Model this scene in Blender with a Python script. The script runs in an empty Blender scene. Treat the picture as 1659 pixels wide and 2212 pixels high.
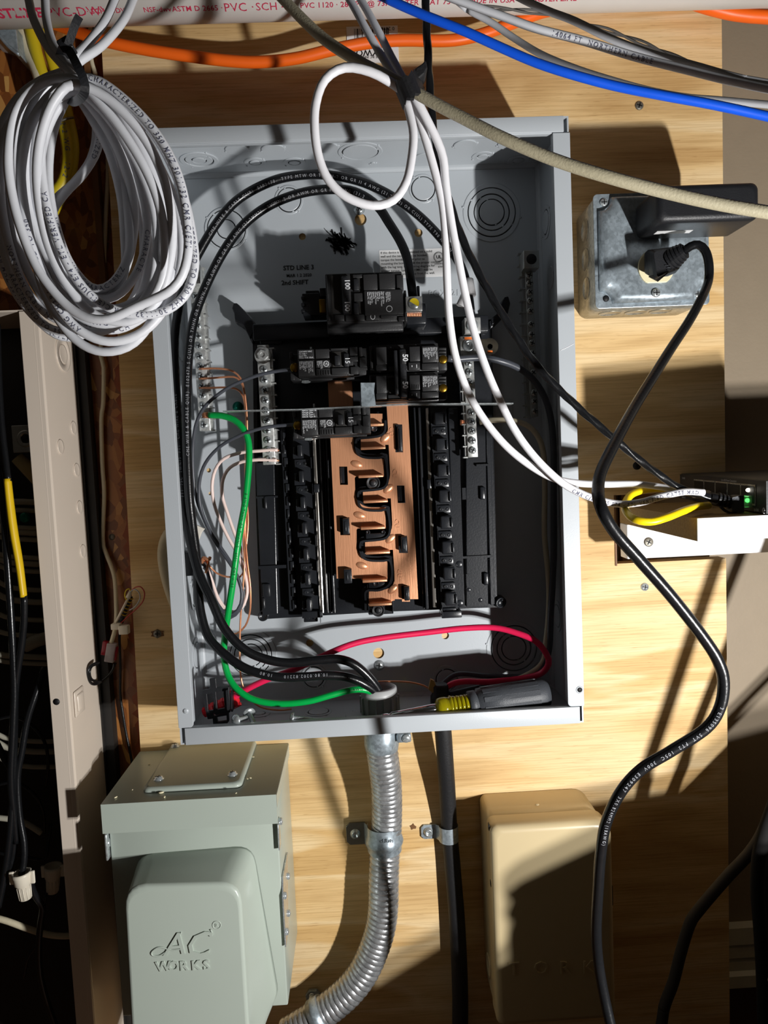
import bpy, bmesh, math, random
from mathutils import Vector, Matrix, Euler

S = bpy.context.scene
C = S.collection
random.seed(7)

# ------------------------------------------------------------------ camera
CAM_LOC = Vector((-.0108, -.7452, -.0190))
CAM_ROT = Euler((1.4982, .0443, -.0338), 'XYZ')
F_PX, CX, CY = 1593.0, 829.5, 1106.0            # frame 1659 x 2212
cd = bpy.data.cameras.new('camera')
cam = bpy.data.objects.new('camera', cd); C.objects.link(cam)
cam.location = CAM_LOC; cam.rotation_euler = CAM_ROT
cd.sensor_fit = 'VERTICAL'; cd.sensor_height = 36.0; cd.lens = 36.0 * F_PX / 2212.0
cd.clip_start = .01; cd.clip_end = 60
S.camera = cam

# ------------------------------------------------------------------ world, lamps, exposure
w = bpy.data.worlds.new('world'); S.world = w; w.use_nodes = True
bg = w.node_tree.nodes['Background']
bg.inputs[0].default_value = (1.0, .84, .66, 1); bg.inputs[1].default_value = .018

def lamp(name, loc, power, radius, color=(1, 1, 1)):
    l = bpy.data.lights.new(name, 'POINT'); l.energy = power; l.shadow_soft_size = radius; l.color = color
    o = bpy.data.objects.new(name, l); o.location = loc; C.objects.link(o); return o
# hand-held LED work lamp low on the right, outside the frame: two emitters side by side
lamp('work_lamp_light', (.481, -.702, -.326), 21.5, .010, (1, .985, .965))
lamp('work_lamp_light', (.474, -.692, -.296), 14.8, .009, (1, .985, .965))

S.view_settings.view_transform = 'Standard'; S.view_settings.look = 'None'
S.view_settings.exposure = 0.0; S.view_settings.gamma = 1.0; S.view_settings.use_curve_mapping = False

# ------------------------------------------------------------------ helpers
_R = CAM_ROT.to_matrix()
def ray(px, py): return _R @ Vector(((px - CX) / F_PX, -(py - CY) / F_PX, -1.0))
def at(px, py, Y):
    v = ray(px, py); return CAM_LOC + v * ((Y - CAM_LOC.y) / v.y)
def atx(px, py, X):
    v = ray(px, py); return CAM_LOC + v * ((X - CAM_LOC.x) / v.x)
def atz(px, py, Z):
    v = ray(px, py); return CAM_LOC + v * ((Z - CAM_LOC.z) / v.z)
def A(l): return [at(*p) for p in l]

class MB:
    """collects shapes in world space; becomes ONE mesh"""
    def __init__(s): s.v = []; s.f = []; s.sm = []
    def add(s, vs, fs, smooth=False):
        n = len(s.v); s.v += [Vector(v) for v in vs]
        for f in fs: s.f.append(tuple(i + n for i in f)); s.sm.append(smooth)
        return s
    def bm(s, b, smooth=False, mat=None):
        b.verts.index_update()
        vs = [(mat @ v.co if mat else v.co.copy()) for v in b.verts]
        s.add(vs, [[v.index for v in f.verts] for f in b.faces], smooth); b.free(); return s
    def box(s, x0, x1, y0, y1, z0, z1, bev=0, seg=2, smooth=None, mat=None):
        x0, x1 = sorted((x0, x1)); y0, y1 = sorted((y0, y1)); z0, z1 = sorted((z0, z1))
        b = bmesh.new(); bmesh.ops.create_cube(b, size=1)
        for v in b.verts: v.co = Vector(((x0 + x1) / 2 + v.co.x * (x1 - x0), (y0 + y1) / 2 + v.co.y * (y1 - y0), (z0 + z1) / 2 + v.co.z * (z1 - z0)))
        if bev > 0:
            bmesh.ops.bevel(b, geom=b.edges[:] , offset=bev, segments=seg, affect='EDGES', profile=.5)
        return s.bm(b, bev > 0 and seg > 1 if smooth is None else smooth, mat)
    def bpx(s, x0, y0, x1, y1, yf, yb, bev=0, seg=2, mat=None):
        """box whose front face (depth yf) has these top-left and bottom-right pixels"""
        a = at(x0, y0, yf); b = at(x1, y1, yf)
        return s.box(a.x, b.x, yf, yb, a.z, b.z, bev, seg, None, mat)
    def bmid(s, l, r, t, b, yf, yb, bev=0, seg=2):
        return s.box(at(*l, yf).x, at(*r, yf).x, yf, yb, at(*t, yf).z, at(*b, yf).z, bev, seg)
    def prism(s, loops, y0, y1, smooth=False, axis='y', bev=0):
        """extrude xz polygon (first loop outer, others holes) from y0 to y1"""
        b = bmesh.new()
        def mk(p, y): return (p[0], y, p[1]) if axis == 'y' else ((y, p[0], p[1]) if axis == 'x' else (p[0], p[1], y))
        allb = []
        for lp in loops:
            vs = [b.verts.new(mk(p, y0)) for p in lp]
            es = [b.edges.new((vs[i], vs[(i + 1) % len(vs)])) for i in range(len(vs))]; allb += es
        if len(loops) == 1: b.faces.new(list(b.verts))
        else: bmesh.ops.triangle_fill(b, edges=allb, use_beauty=True)
        fs = b.faces[:]
        r = bmesh.ops.extrude_face_region(b, geom=fs)
        for g in r['geom']:
            if isinstance(g, bmesh.types.BMVert):
                if axis == 'y': g.co.y = y1
                elif axis == 'x': g.co.x = y1
                else: g.co.z = y1
        bmesh.ops.recalc_face_normals(b, faces=b.faces[:])
        if bev > 0:
            es = [e for e in b.edges if len(e.link_faces) == 2 and e.calc_face_angle(0) > .6]
            bmesh.ops.bevel(b, geom=es, offset=bev, segments=2, affect='EDGES', profile=.5)
        return s.bm(b, smooth)
    def cyl(s, p0, p1, r0, r1=None, n=20, smooth=True, caps=True):
        r1 = r0 if r1 is None else r1
        p0 = Vector(p0); p1 = Vector(p1); d = (p1 - p0).normalized(); a = d.orthogonal().normalized(); c = d.cross(a)
        vs = []; fs = []
        for p, r in ((p0, r0), (p1, r1)):
            for i in range(n):
                t = 2 * math.pi * i / n; vs.append(p + a * math.cos(t) * r + c * math.sin(t) * r)
        side = [(i, (i + 1) % n, n + (i + 1) % n, n + i) for i in range(n)]
        s.add(vs, side, smooth)
        if caps:
            s.add(vs[:n], [tuple(range(n))[::-1]]); s.add(vs[n:], [tuple(range(n))])
        return s
    def lathe(s, org, axis, prof, n=28, smooth=True, up=None, sx=1, sz=1):
        """prof: list of (radius, height along axis)"""
        org = Vector(org); d = Vector(axis).normalized(); a = (Vector(up) if up else d.orthogonal()).normalized(); c = d.cross(a)
        vs = []; m = len(prof)
        for r, h in prof:
            for i in range(n):
                t = 2 * math.pi * i / n; vs.append(org + d * h + a * math.cos(t) * r * sx + c * math.sin(t) * r * sz)
        fs = [(j * n + i, j * n + (i + 1) % n, (j + 1) * n + (i + 1) % n, (j + 1) * n + i) for j in range(m - 1) for i in range(n)]
        s.add(vs, fs, smooth)
        closed_ = prof[0] == prof[-1]
        if prof[0][0] > 1e-6 and not closed_: s.add(vs[:n], [tuple(range(n))[::-1]])
        if prof[-1][0] > 1e-6 and not closed_: s.add(vs[-n:], [tuple(range(n))])
        return s
    def tube(s, pts, r, n=10, smooth=True, caps=True, flat=1.0):
        m = len(pts); R = r if isinstance(r, (list, tuple)) else [r] * m
        fr = frames(pts); vs = []
        for i in range(m):
            p, t, a, c = fr[i]
            for k in range(n):
                th = 2 * math.pi * k / n; vs.append(p + a * math.cos(th) * R[i] + c * math.sin(th) * R[i] * flat)
        fs = [(i * n + k, i * n + (k + 1) % n, (i + 1) * n + (k + 1) % n, (i + 1) * n + k) for i in range(m - 1) for k in range(n)]
        s.add(vs, fs, smooth)
        if caps: s.add(vs[:n], [tuple(range(n))[::-1]]); s.add(vs[-n:], [tuple(range(n))])
        return s
    def ell(s, c, rx, ry, rz, mat=None, seg=20):
        b = bmesh.new(); bmesh.ops.create_uvsphere(b, u_segments=seg, v_segments=seg // 2, radius=1)
        for v in b.verts:
            v.co = Vector((v.co.x * rx, v.co.y * ry, v.co.z * rz))
            if mat: v.co = mat @ v.co
            v.co += Vector(c)
        return s.bm(b, True)

def frames(pts):
    pts = [Vector(p) for p in pts]; m = len(pts); out = []; a = None
    for i in range(m):
        t = (pts[min(i + 1, m - 1)] - pts[max(i - 1, 0)])
        t = t.normalized() if t.length > 1e-9 else Vector((0, 0, 1))
        if a is None:
            a = Vector((0, -1, 0)); a = (a - t * a.dot(t))
            a = a.normalized() if a.length > .05 else t.orthogonal().normalized()
        else:
            a = (a - t * a.dot(t)).normalized()
        out.append((pts[i], t, a, t.cross(a)))
    return out

def smooth_path(pts, step=.004, closed=False):
    """Catmull-Rom through 3-D points, resampled"""
    P = [Vector(p) for p in pts]; n = len(P); out = []
    rng = range(n) if closed else range(n - 1)
    for i in rng:
        if closed: a, b, c, d = P[(i - 1) % n], P[i], P[(i + 1) % n], P[(i + 2) % n]
        else: a, b, c, d = P[max(i - 1, 0)], P[i], P[i + 1], P[min(i + 2, n - 1)]
        k = max(2, int((c - b).length / step))
        for j in range(k):
            t = j / k
            out.append(.5 * ((2 * b) + (c - a) * t + (2 * a - 5 * b + 4 * c - d) * t * t + (3 * b - a - 3 * c + d) * t ** 3))
    out.append(P[0].copy() if closed else P[-1]); return out

def run_on(pts, L=.22):
    """3-D points from (px, py, depth); ends that leave the picture run on straight past it"""
    q = [at(*p) for p in pts]; off = lambda p: (p[0] < 0 and p[1] < 560) or p[0] > 1659 or p[1] < 0 or p[1] > 2212; e = 0
    if off(pts[-1]): q.append(q[-1] + (q[-1] - q[-2]).normalized() * L)
    if off(pts[0]): q.insert(0, q[0] + (q[0] - q[1]).normalized() * L); e = L
    return q, e
def build(name, mb, mat, parent=None, label=None, cat=None, group=None, kind=None, keep=False):
    me = bpy.data.meshes.new(name)
    if parent is not None:
        base = world_loc(parent)
    else:
        n = len(mb.v); mn = [min(v[i] for v in mb.v) for i in range(3)]; mx = [max(v[i] for v in mb.v) for i in range(3)]
        base = Vector([(mn[i] + mx[i]) / 2 for i in range(3)])
    me.from_pydata([v - base for v in mb.v], [], mb.f)
    me.polygons.foreach_set('use_smooth', mb.sm)
    me.update()
    b = bmesh.new(); b.from_mesh(me)
    bmesh.ops.remove_doubles(b, verts=b.verts[:], dist=2e-6)
    bmesh.ops.recalc_face_normals(b, faces=b.faces[:]); b.to_mesh(me); b.free()
    if isinstance(mat, (list, tuple)):
        for m in mat: me.materials.append(m)
    else: me.materials.append(mat)
    o = bpy.data.objects.new(name, me); C.objects.link(o)
    if parent is not None: o.parent = parent
    else: o.location = base
    if label: o['label'] = label
    if cat: o['category'] = cat
    if group: o['group'] = group
    if kind: o['kind'] = kind
    return o
def world_loc(o):
    l = Vector(o.location)
    while o.parent: o = o.parent; l += Vector(o.location)
    return l
def thing(name, loc, label, cat, group=None):
    o = bpy.data.objects.new(name, None); o.empty_display_size = .02; C.objects.link(o); o.location = loc
    o['label'] = label; o['category'] = cat
    if group: o['group'] = group
    return o
def dup(root, delta, label=None):
    r = root.copy(); C.objects.link(r); r.location = Vector(root.location) + Vector(delta)
    if label: r['label'] = label
    for ch in list(root.children):
        c = ch.copy(); C.objects.link(c); c.parent = r
        for g in list(ch.children):
            d = g.copy(); C.objects.link(d); d.parent = c
    return r

# ---- lettering as real geometry
_tc = {}
def text_geo(s, size, bold=0.0, spacing=1.0, shear=0.0):
    key = (s, size, bold, spacing, shear)
    if key in _tc: return _tc[key]
    cu = bpy.data.curves.new('t', 'FONT'); cu.body = s; cu.size = size; cu.resolution_u = 2; cu.space_character = spacing
    cu.offset = bold * size; cu.shear = shear; cu.align_x = 'LEFT'; cu.space_line = .9
    o = bpy.data.objects.new('t', cu); C.objects.link(o)
    bpy.context.view_layer.update()
    me = bpy.data.meshes.new_from_object(o.evaluated_get(bpy.context.evaluated_depsgraph_get()))
    vs = [v.co.copy() for v in me.vertices]; fs = [tuple(p.vertices) for p in me.polygons]
    bpy.data.objects.remove(o); bpy.data.curves.remove(cu); bpy.data.meshes.remove(me)
    _tc[key] = (vs, fs); return vs, fs
def text_flat(mb, s, org, right, up, size, bold=0, lift=.0002, center=False, spacing=1.0, shear=0.0, raise_=0):
    vs, fs = text_geo(s, size, bold, spacing, shear)
    if not vs: return mb
    right = Vector(right).normalized(); up = Vector(up); up = (up - right * up.dot(right)).normalized(); n = right.cross(up)
    w = max(v.x for v in vs) if center else 0
    org = Vector(org) - right * (w / 2)
    front = [org + right * v.x + up * v.y + n * (lift + raise_) for v in vs]
    mb.add(front, fs)
    if raise_ > 0:
        cnt = {}
        for f in fs:
            for i in range(len(f)):
                a, b = f[i], f[(i + 1) % len(f)]; cnt[(a, b)] = cnt.get((a, b), 0) + 1
        be = [e for e in cnt if (e[1], e[0]) not in cnt]
        base = [p - n * (raise_ + lift + .0002) for p in front]
        for a, b in be: mb.add([front[a], base[a], base[b], front[b]], [(0, 1, 2, 3)])
    return mb
def text_tube(mb, s, path, r, size, start=0.0, around=0.0, flip=False, bold=0, spacing=1.15, repeat=1, gap=.02):
    """letters wrapped on the tube surface facing the room; start in metres along the path"""
    vs, fs = text_geo(s, size, bold, spacing)
    if not vs: return mb
    fr = frames(path); L = [0]
    for i in range(1, len(path)): L.append(L[-1] + (Vector(path[i]) - Vector(path[i - 1])).length)
    tot = L[-1]; w = max(v.x for v in vs)
    for k in range(repeat):
        s0 = start + k * (w + gap)
        if s0 + w > tot - .001:
            keep = int(len(s) * (tot - .004 - s0) / w)
            if k > 0 or keep < 3: break
            return text_tube(mb, s[:keep], path, r, size, start, around, flip, bold, spacing)
        out = []; j = 0
        for v in vs:
            u = s0 + (w - v.x if flip else v.x); h = (v.y - size * .35) * (-1 if flip else 1)
            lo, hi = 0, len(L) - 1
            while hi - lo > 1:
                mid = (lo + hi) // 2
                if L[mid] <= u: lo = mid
                else: hi = mid
            t = (u - L[lo]) / max(1e-9, L[hi] - L[lo])
            p = fr[lo][0].lerp(fr[hi][0], t); tg = fr[lo][1].lerp(fr[hi][1], t).normalized()
            c = (CAM_LOC - p); c = (c - tg * c.dot(tg)).normalized()   # room-facing side of the jacket
            b = c.cross(tg)
            if b.z < -1e9: b = -b
            th = h / r + around
            out.append(p + (c * math.cos(th) + b * math.sin(th)) * (r + .00022))
        mb.add(out, fs)
    return mb

# ------------------------------------------------------------------ materials
def srgb(r, g, b):
    f = lambda c: ((c / 255 + .055) / 1.055) ** 2.4 if c / 255 > .04045 else c / 255 / 12.92
    return (f(r), f(g), f(b), 1)
def material(name, col, rough=.5, metal=0.0, vary=.06, scale=60, bump=0.0, bscale=300, spec=.5, coat=0, trans=0, emit=None, stretch=(1, 1, 1), ior=1.45):
    m = bpy.data.materials.new(name); m.use_nodes = True; nt = m.node_tree; N = nt.nodes; Lk = nt.links
    p = N['Principled BSDF']
    tc = N.new('ShaderNodeTexCoord'); mp = N.new('ShaderNodeMapping'); mp.inputs['Scale'].default_value = stretch
    Lk.new(tc.outputs['Object'], mp.inputs[0])
    nz = N.new('ShaderNodeTexNoise'); nz.inputs['Scale'].default_value = scale; nz.inputs['Detail'].default_value = 4
    Lk.new(mp.outputs[0], nz.inputs['Vector'])
    mx = N.new('ShaderNodeMix'); mx.data_type = 'RGBA'
    mx.inputs[6].default_value = tuple(max(0, c * (1 - vary)) for c in col[:3]) + (1,)
    mx.inputs[7].default_value = tuple(min(1, c * (1 + vary)) for c in col[:3]) + (1,)
    Lk.new(nz.outputs['Fac'], mx.inputs[0]); Lk.new(mx.outputs[2], p.inputs['Base Color'])
    p.inputs['Roughness'].default_value = rough; p.inputs['Metallic'].default_value = metal
    p.inputs['Specular IOR Level'].default_value = spec; p.inputs['Coat Weight'].default_value = coat
    p.inputs['Transmission Weight'].default_value = trans; p.inputs['IOR'].default_value = ior
    if bump > 0:
        n2 = N.new('ShaderNodeTexNoise'); n2.inputs['Scale'].default_value = bscale; n2.inputs['Detail'].default_value = 3
        Lk.new(mp.outputs[0], n2.inputs['Vector'])
        bp = N.new('ShaderNodeBump'); bp.inputs['Strength'].default_value = bump; bp.inputs['Distance'].default_value = .001
        Lk.new(n2.outputs['Fac'], bp.inputs['Height']); Lk.new(bp.outputs[0], p.inputs['Normal'])
    if emit:
        p.inputs['Emission Color'].default_value = emit[0]; p.inputs['Emission Strength'].default_value = emit[1]
    return m
def ramp(N, stops):
    r = N.new('ShaderNodeValToRGB'); e = r.color_ramp.elements
    e[0].position, e[0].color = stops[0]; e[1].position, e[1].color = stops[-1]
    for p, c in stops[1:-1]: x = e.new(p); x.color = c
    return r
def wood_material():
    m = bpy.data.materials.new('plywood'); m.use_nodes = True; nt = m.node_tree; N = nt.nodes; Lk = nt.links; p = N['Principled BSDF']
    tc = N.new('ShaderNodeTexCoord')
    def mapping(sc):
        mp = N.new('ShaderNodeMapping'); mp.inputs['Scale'].default_value = sc; Lk.new(tc.outputs['Object'], mp.inputs[0]); return mp
    def noise(sc, scale, det=4, dist=0.0):
        n = N.new('ShaderNodeTexNoise'); n.inputs['Scale'].default_value = scale; n.inputs['Detail'].default_value = det
        n.inputs['Distortion'].default_value = dist; Lk.new(mapping(sc).outputs[0], n.inputs['Vector']); return n
    # broad cathedral figure, running left-right
    wv = noise((.9, 1, 6.0), 3.2, 3, .8)
    r1 = ramp(N, [(.30, srgb(196, 158, 104)), (.45, srgb(222, 188, 134)), (.55, srgb(231, 204, 158)), (.62, srgb(214, 176, 118)), (.72, srgb(205, 168, 112))])
    Lk.new(wv.outputs['Fac'], r1.inputs[0])
    # grain lines
    gl = noise((4, 1, 150), 4.0, 3); r2 = ramp(N, [(.35, (.80, .76, .70, 1)), (.55, (1, 1, 1, 1))]); Lk.new(gl.outputs['Fac'], r2.inputs[0])
    mx = N.new('ShaderNodeMix'); mx.data_type = 'RGBA'; mx.blend_type = 'MULTIPLY'; mx.inputs[0].default_value = .8
    Lk.new(r1.outputs[0], mx.inputs[6]); Lk.new(r2.outputs[0], mx.inputs[7])
    # short dark ticks
    tk = noise((20, 1, 420), 3.0, 1); r3 = ramp(N, [(.27, (.62, .52, .42, 1)), (.34, (1, 1, 1, 1))]); Lk.new(tk.outputs['Fac'], r3.inputs[0])
    mx2 = N.new('ShaderNodeMix'); mx2.data_type = 'RGBA'; mx2.blend_type = 'MULTIPLY'; mx2.inputs[0].default_value = .6
    Lk.new(mx.outputs[2], mx2.inputs[6]); Lk.new(r3.outputs[0], mx2.inputs[7])
    Lk.new(mx2.outputs[2], p.inputs['Base Color']); p.inputs['Roughness'].default_value = .62; p.inputs['Specular IOR Level'].default_value = .3
    bp = N.new('ShaderNodeBump'); bp.inputs['Strength'].default_value = .25; bp.inputs['Distance'].default_value = .0006
    Lk.new(gl.outputs['Fac'], bp.inputs['Height']); Lk.new(bp.outputs[0], p.inputs['Normal'])
    return m
def flake_material():
    m = bpy.data.materials.new('strand_board'); m.use_nodes = True; nt = m.node_tree; N = nt.nodes; Lk = nt.links; p = N['Principled BSDF']
    tc = N.new('ShaderNodeTexCoord'); mp = N.new('ShaderNodeMapping'); mp.inputs['Scale'].default_value = (1, 1, .5); Lk.new(tc.outputs['Object'], mp.inputs[0])
    nz = N.new('ShaderNodeTexNoise'); nz.inputs['Scale'].default_value = 14; Lk.new(mp.outputs[0], nz.inputs[0])
    ad = N.new('ShaderNodeVectorMath'); ad.operation = 'MULTIPLY_ADD'; ad.inputs[1].default_value = (.05, .05, .05); Lk.new(nz.outputs['Color'], ad.inputs[0]); Lk.new(mp.outputs[0], ad.inputs[2])
    vo = N.new('ShaderNodeTexVoronoi'); vo.inputs['Scale'].default_value = 150; Lk.new(ad.outputs[0], vo.inputs['Vector'])
    r = ramp(N, [(0, srgb(96, 54, 26)), (.45, srgb(136, 80, 38)), (.75, srgb(164, 106, 52)), (1, srgb(205, 158, 90))]); Lk.new(vo.outputs['Color'], r.inputs[0])
    Lk.new(r.outputs[0], p.inputs['Base Color']); p.inputs['Roughness'].default_value = .38
    bp = N.new('ShaderNodeBump'); bp.inputs['Strength'].default_value = .7; bp.inputs['Distance'].default_value = .002
    Lk.new(vo.outputs['Color'], bp.inputs['Height']); Lk.new(bp.outputs[0], p.inputs['Normal'])
    return m
def galv_material(name, col, rough=.35, metal=.85, scale=260):
    metal = metal * .72
    m = bpy.data.materials.new(name); m.use_nodes = True; nt = m.node_tree; N = nt.nodes; Lk = nt.links; p = N['Principled BSDF']
    tc = N.new('ShaderNodeTexCoord')
    vo = N.new('ShaderNodeTexVoronoi'); vo.inputs['Scale'].default_value = scale; Lk.new(tc.outputs['Object'], vo.inputs['Vector'])
    nz = N.new('ShaderNodeTexNoise'); nz.inputs['Scale'].default_value = scale * .35; nz.inputs['Detail'].default_value = 6; Lk.new(tc.outputs['Object'], nz.inputs['Vector'])
    a = N.new('ShaderNodeMix'); a.data_type = 'FLOAT'; a.inputs[0].default_value = .6; Lk.new(vo.outputs['Color'], a.inputs[2]); Lk.new(nz.outputs['Fac'], a.inputs[3])
    r = ramp(N, [(.2, tuple(c * .6 for c in col[:3]) + (1,)), (.8, tuple(min(1, c * 1.25) for c in col[:3]) + (1,))]); Lk.new(a.outputs[0], r.inputs[0])
    Lk.new(r.outputs[0], p.inputs['Base Color']); p.inputs['Metallic'].default_value = metal
    rr = N.new('ShaderNodeMapRange'); rr.inputs[3].default_value = rough * .7; rr.inputs[4].default_value = rough * 1.5; Lk.new(nz.outputs['Fac'], rr.inputs[0]); Lk.new(rr.outputs[0], p.inputs['Roughness'])
    return m

PLY = wood_material(); OSB = flake_material()
GREY = material('grey_enamel', srgb(182, 188, 193), .34, 0, .03, 20, .05, 900, .5)
TAN = material('tan_enamel', srgb(216, 203, 188), .28, 0, .03, 20)
SAGE = material('sage_grey_enamel', srgb(172, 182, 172), .30, 0, .03, 20)
BEIGE = material('beige_enamel', srgb(196, 178, 140), .32, 0, .03, 20)
BLACK = material('black_plastic', srgb(33, 35, 39), .27, 0, .2, 80, .08, 500)
BLACKM = material('black_matte_plastic', srgb(30, 31, 34), .45, 0, .2, 80, .15, 700)
BREAK = material('breaker_bakelite', srgb(44, 44, 45), .36, 0, .2, 120, .12, 900)
WIREB = material('black_jacket', srgb(20, 21, 23), .26, 0, .25, 200, .1, 500)
WIREG = material('grey_black_jacket', srgb(70, 73, 80), .35, 0, .15, 200)
CHAR = material('charcoal_rubber', srgb(62, 65, 70), .5, 0, .1, 200, .2, 900)
LGREY = material('light_grey_jacket', srgb(206, 208, 213), .42, 0, .05, 150)
WHITEJ = material('white_jacket', srgb(226, 226, 230), .38, 0, .04, 150)
CREAM = material('cream_jacket', srgb(206, 196, 168), .5, 0, .06, 300, .15, 600)
COAX = material('beige_coax_jacket', srgb(176, 168, 142), .5, 0, .08, 400, .25, 700)
GREEN = material('green_jacket', srgb(0, 165, 72), .33, 0, .05, 200)
RED = material('red_jacket', srgb(226, 34, 84), .36, 0, .05, 200)
REDP = material('red_plastic', srgb(220, 30, 40), .35, 0, .05, 200)
ORANGE = material('orange_jacket', srgb(246, 104, 22), .42, 0, .06, 60)
BLUE = material('blue_jacket', srgb(16, 84, 214), .38, 0, .08, 120)
YELLOW = material('yellow_jacket', srgb(245, 212, 20), .36, 0, .05, 120)
YELD = material('yellow_cable_sheath', srgb(200, 178, 30), .45, 0, .08, 120)
PINKW = material('pale_pink_jacket', srgb(240, 216, 208), .4, 0, .04, 200)
COPPER = material('bus_copper', srgb(238, 172, 130), .34, .62, .10, 18, .15, 60, stretch=(30, 1, .6))
WIREC = material('bare_copper', srgb(232, 160, 120), .30, .7, .15, 300)
ZINC = galv_material('zinc_plate', srgb(205, 212, 214), .22, .9, 700)
GALV = galv_material('galvanised_steel', srgb(168, 180, 188), .34, .75, 420)
ALU = galv_material('tinned_aluminium', srgb(214, 216, 214), .28, .85, 500)
CHROME = material('chrome', srgb(215, 218, 222), .12, 1, .04, 200)
BRASS = material('brass', srgb(150, 116, 40), .3, .95, .1, 200)
GRNS = material('green_screw', srgb(10, 120, 100), .3, .6, .1, 200)
PVC = material('pvc_pipe', srgb(214, 208, 202), .4, 0, .05, 40)
REDINK = material('red_ink', srgb(190, 40, 74), .6)
INK = material('black_ink', srgb(96, 98, 116), .6)
INKD = material('dark_ink', srgb(20, 20, 22), .6)
WINK = material('white_ink', srgb(205, 207, 210), .6)
DINK = material('grey_ink', srgb(150, 152, 158), .6)
WLAB = material('white_paper', srgb(232, 232, 232), .6, 0, .02)
WHITEP = material('white_laminate', srgb(238, 238, 240), .35, 0, .02)
CHIP = material('particle_board', srgb(150, 122, 76), .75, 0, .35, 420, .6, 500)
WALLM = material('beige_wall_paint', srgb(138, 124, 104), .6, 0, .05, 60, .15, 300)
BROWNW = material('brown_wall_paint', srgb(84, 58, 38), .6, 0, .08, 60)
MOULD = material('grey_white_moulding', srgb(196, 196, 182), .5, 0, .04, 60)
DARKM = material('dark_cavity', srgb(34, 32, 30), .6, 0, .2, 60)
RUBBER = material('black_rubber', srgb(26, 26, 28), .6, 0, .2, 200, .3, 400)
IVORY = material('ivory_plastic', srgb(236, 226, 186), .4, 0, .03)
YCLEAR = material('clear_yellow_acetate', srgb(235, 222, 30), .12, 0, .05, 200, trans=.75)
SWITCHM = material('dark_metal_case', srgb(58, 58, 60), .5, .2, .15, 200, .1, 600)
GREYP = material('grey_nylon', srgb(176, 178, 178), .4, 0, .06, 100)
STUD = material('brown_stud', srgb(112, 76, 44), .6, 0, .2, 60, .3, 200)
LED = material('green_led', srgb(20, 200, 40), .4, emit=((.1, 1, .15, 1), 4))
LEDW = material('amber_white_led', srgb(255, 240, 200), .4, emit=((1, .95, .8, 1), 6))
TAPEW = material('white_tape', srgb(214, 214, 216), .45, 0, .05)
CLEARP = material('clear_plastic', srgb(225, 215, 218), .15, 0, .1, 300, trans=.6)
REDT = material('red_clear_plastic', srgb(170, 30, 50), .2, 0, .1, 300, trans=.4)
NYL = material('cream_nylon', srgb(226, 218, 200), .35, 0, .05)
# ================================================================== STRUCTURE AND BOARDS
def poly(px, Y): return [(at(x, y, Y).x, at(x, y, Y).z) for x, y in px]
WY = .032        # painted wall surface behind the boards
rz1 = at(1600, 1990, WY).z; rz0 = at(1600, 2116, WY).z
mb = MB(); mb.box(-1.3, 1.5, WY, WY + .08, rz1 - .004, .9); build('wall_back', mb, WALLM, kind='structure')
mb = MB(); mb.box(-1.3, 1.5, WY + .001, WY + .08, -1.2, rz1 - .004); build('wall_back_lower', mb, BROWNW, kind='structure')
# chair-rail moulding between the two paints
h = rz1 - rz0; prof = [(WY + .002, rz1), (WY - .012, rz1), (WY - .012, rz1 - h * .28), (WY - .006, rz1 - h * .30), (WY - .010, rz1 - h * .34), (WY - .010, rz1 - h * .52),
        (WY - .004, rz1 - h * .56), (WY - .008, rz1 - h * .62), (WY - .008, rz1 - h * .76), (WY - .013, rz1 - h * .80), (WY - .013, rz0), (WY + .002, rz0)]
mb = MB(); mb.prism([prof], .30, 1.4, axis='x'); build('trim_1', mb, MOULD, kind='structure')

# plywood board with the notch for the shelf bracket
pl = at(258, 800, 0).x; pr = .3665
_a = at(222, 150, 0); _b = at(303, 1620, 0)
def plx(z): return _a.x + (_b.x - _a.x) * (z - _a.z) / (_b.z - _a.z)
_c = at(1560, 100, 0); _d = at(1572, 1600, 0)
def prx(z): return _c.x + (_d.x - _c.x) * (z - _c.z) / (_d.z - _c.z)
n0 = at(1327, 1070, 0); n1 = at(1372, 1216, 0)
out = [(plx(-1), -1.0), (prx(-1), -1.0), (prx(n1.z), n1.z), (n0.x, n1.z), (n0.x, n0.z), (prx(n0.z), n0.z), (prx(.62), .62), (plx(.62), .62)]
plyo = thing('plywood_board', (.06, 0, 0), 'tan plywood backing board with wavy grain behind the open grey panel', 'board')
mb = MB(); mb.prism([out], .0005, .018); build('board', mb, PLY, plyo)
mb = MB(); mb.box(n0.x - .0005, n0.x + .0012, -.0008, .018, n1.z - .002, n0.z); build('notch_edge', mb, STUD, plyo, label='dark rough sawn edge of the notch')
mb = MB(); a = at(1345, 1190, .02); b = at(1420, 1216, .02); mb.box(a.x, b.x, .0205, .0315, b.z - .03, a.z + .1); build('blocking', mb, STUD, plyo, label='brown wood block seen through the notch')
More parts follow.
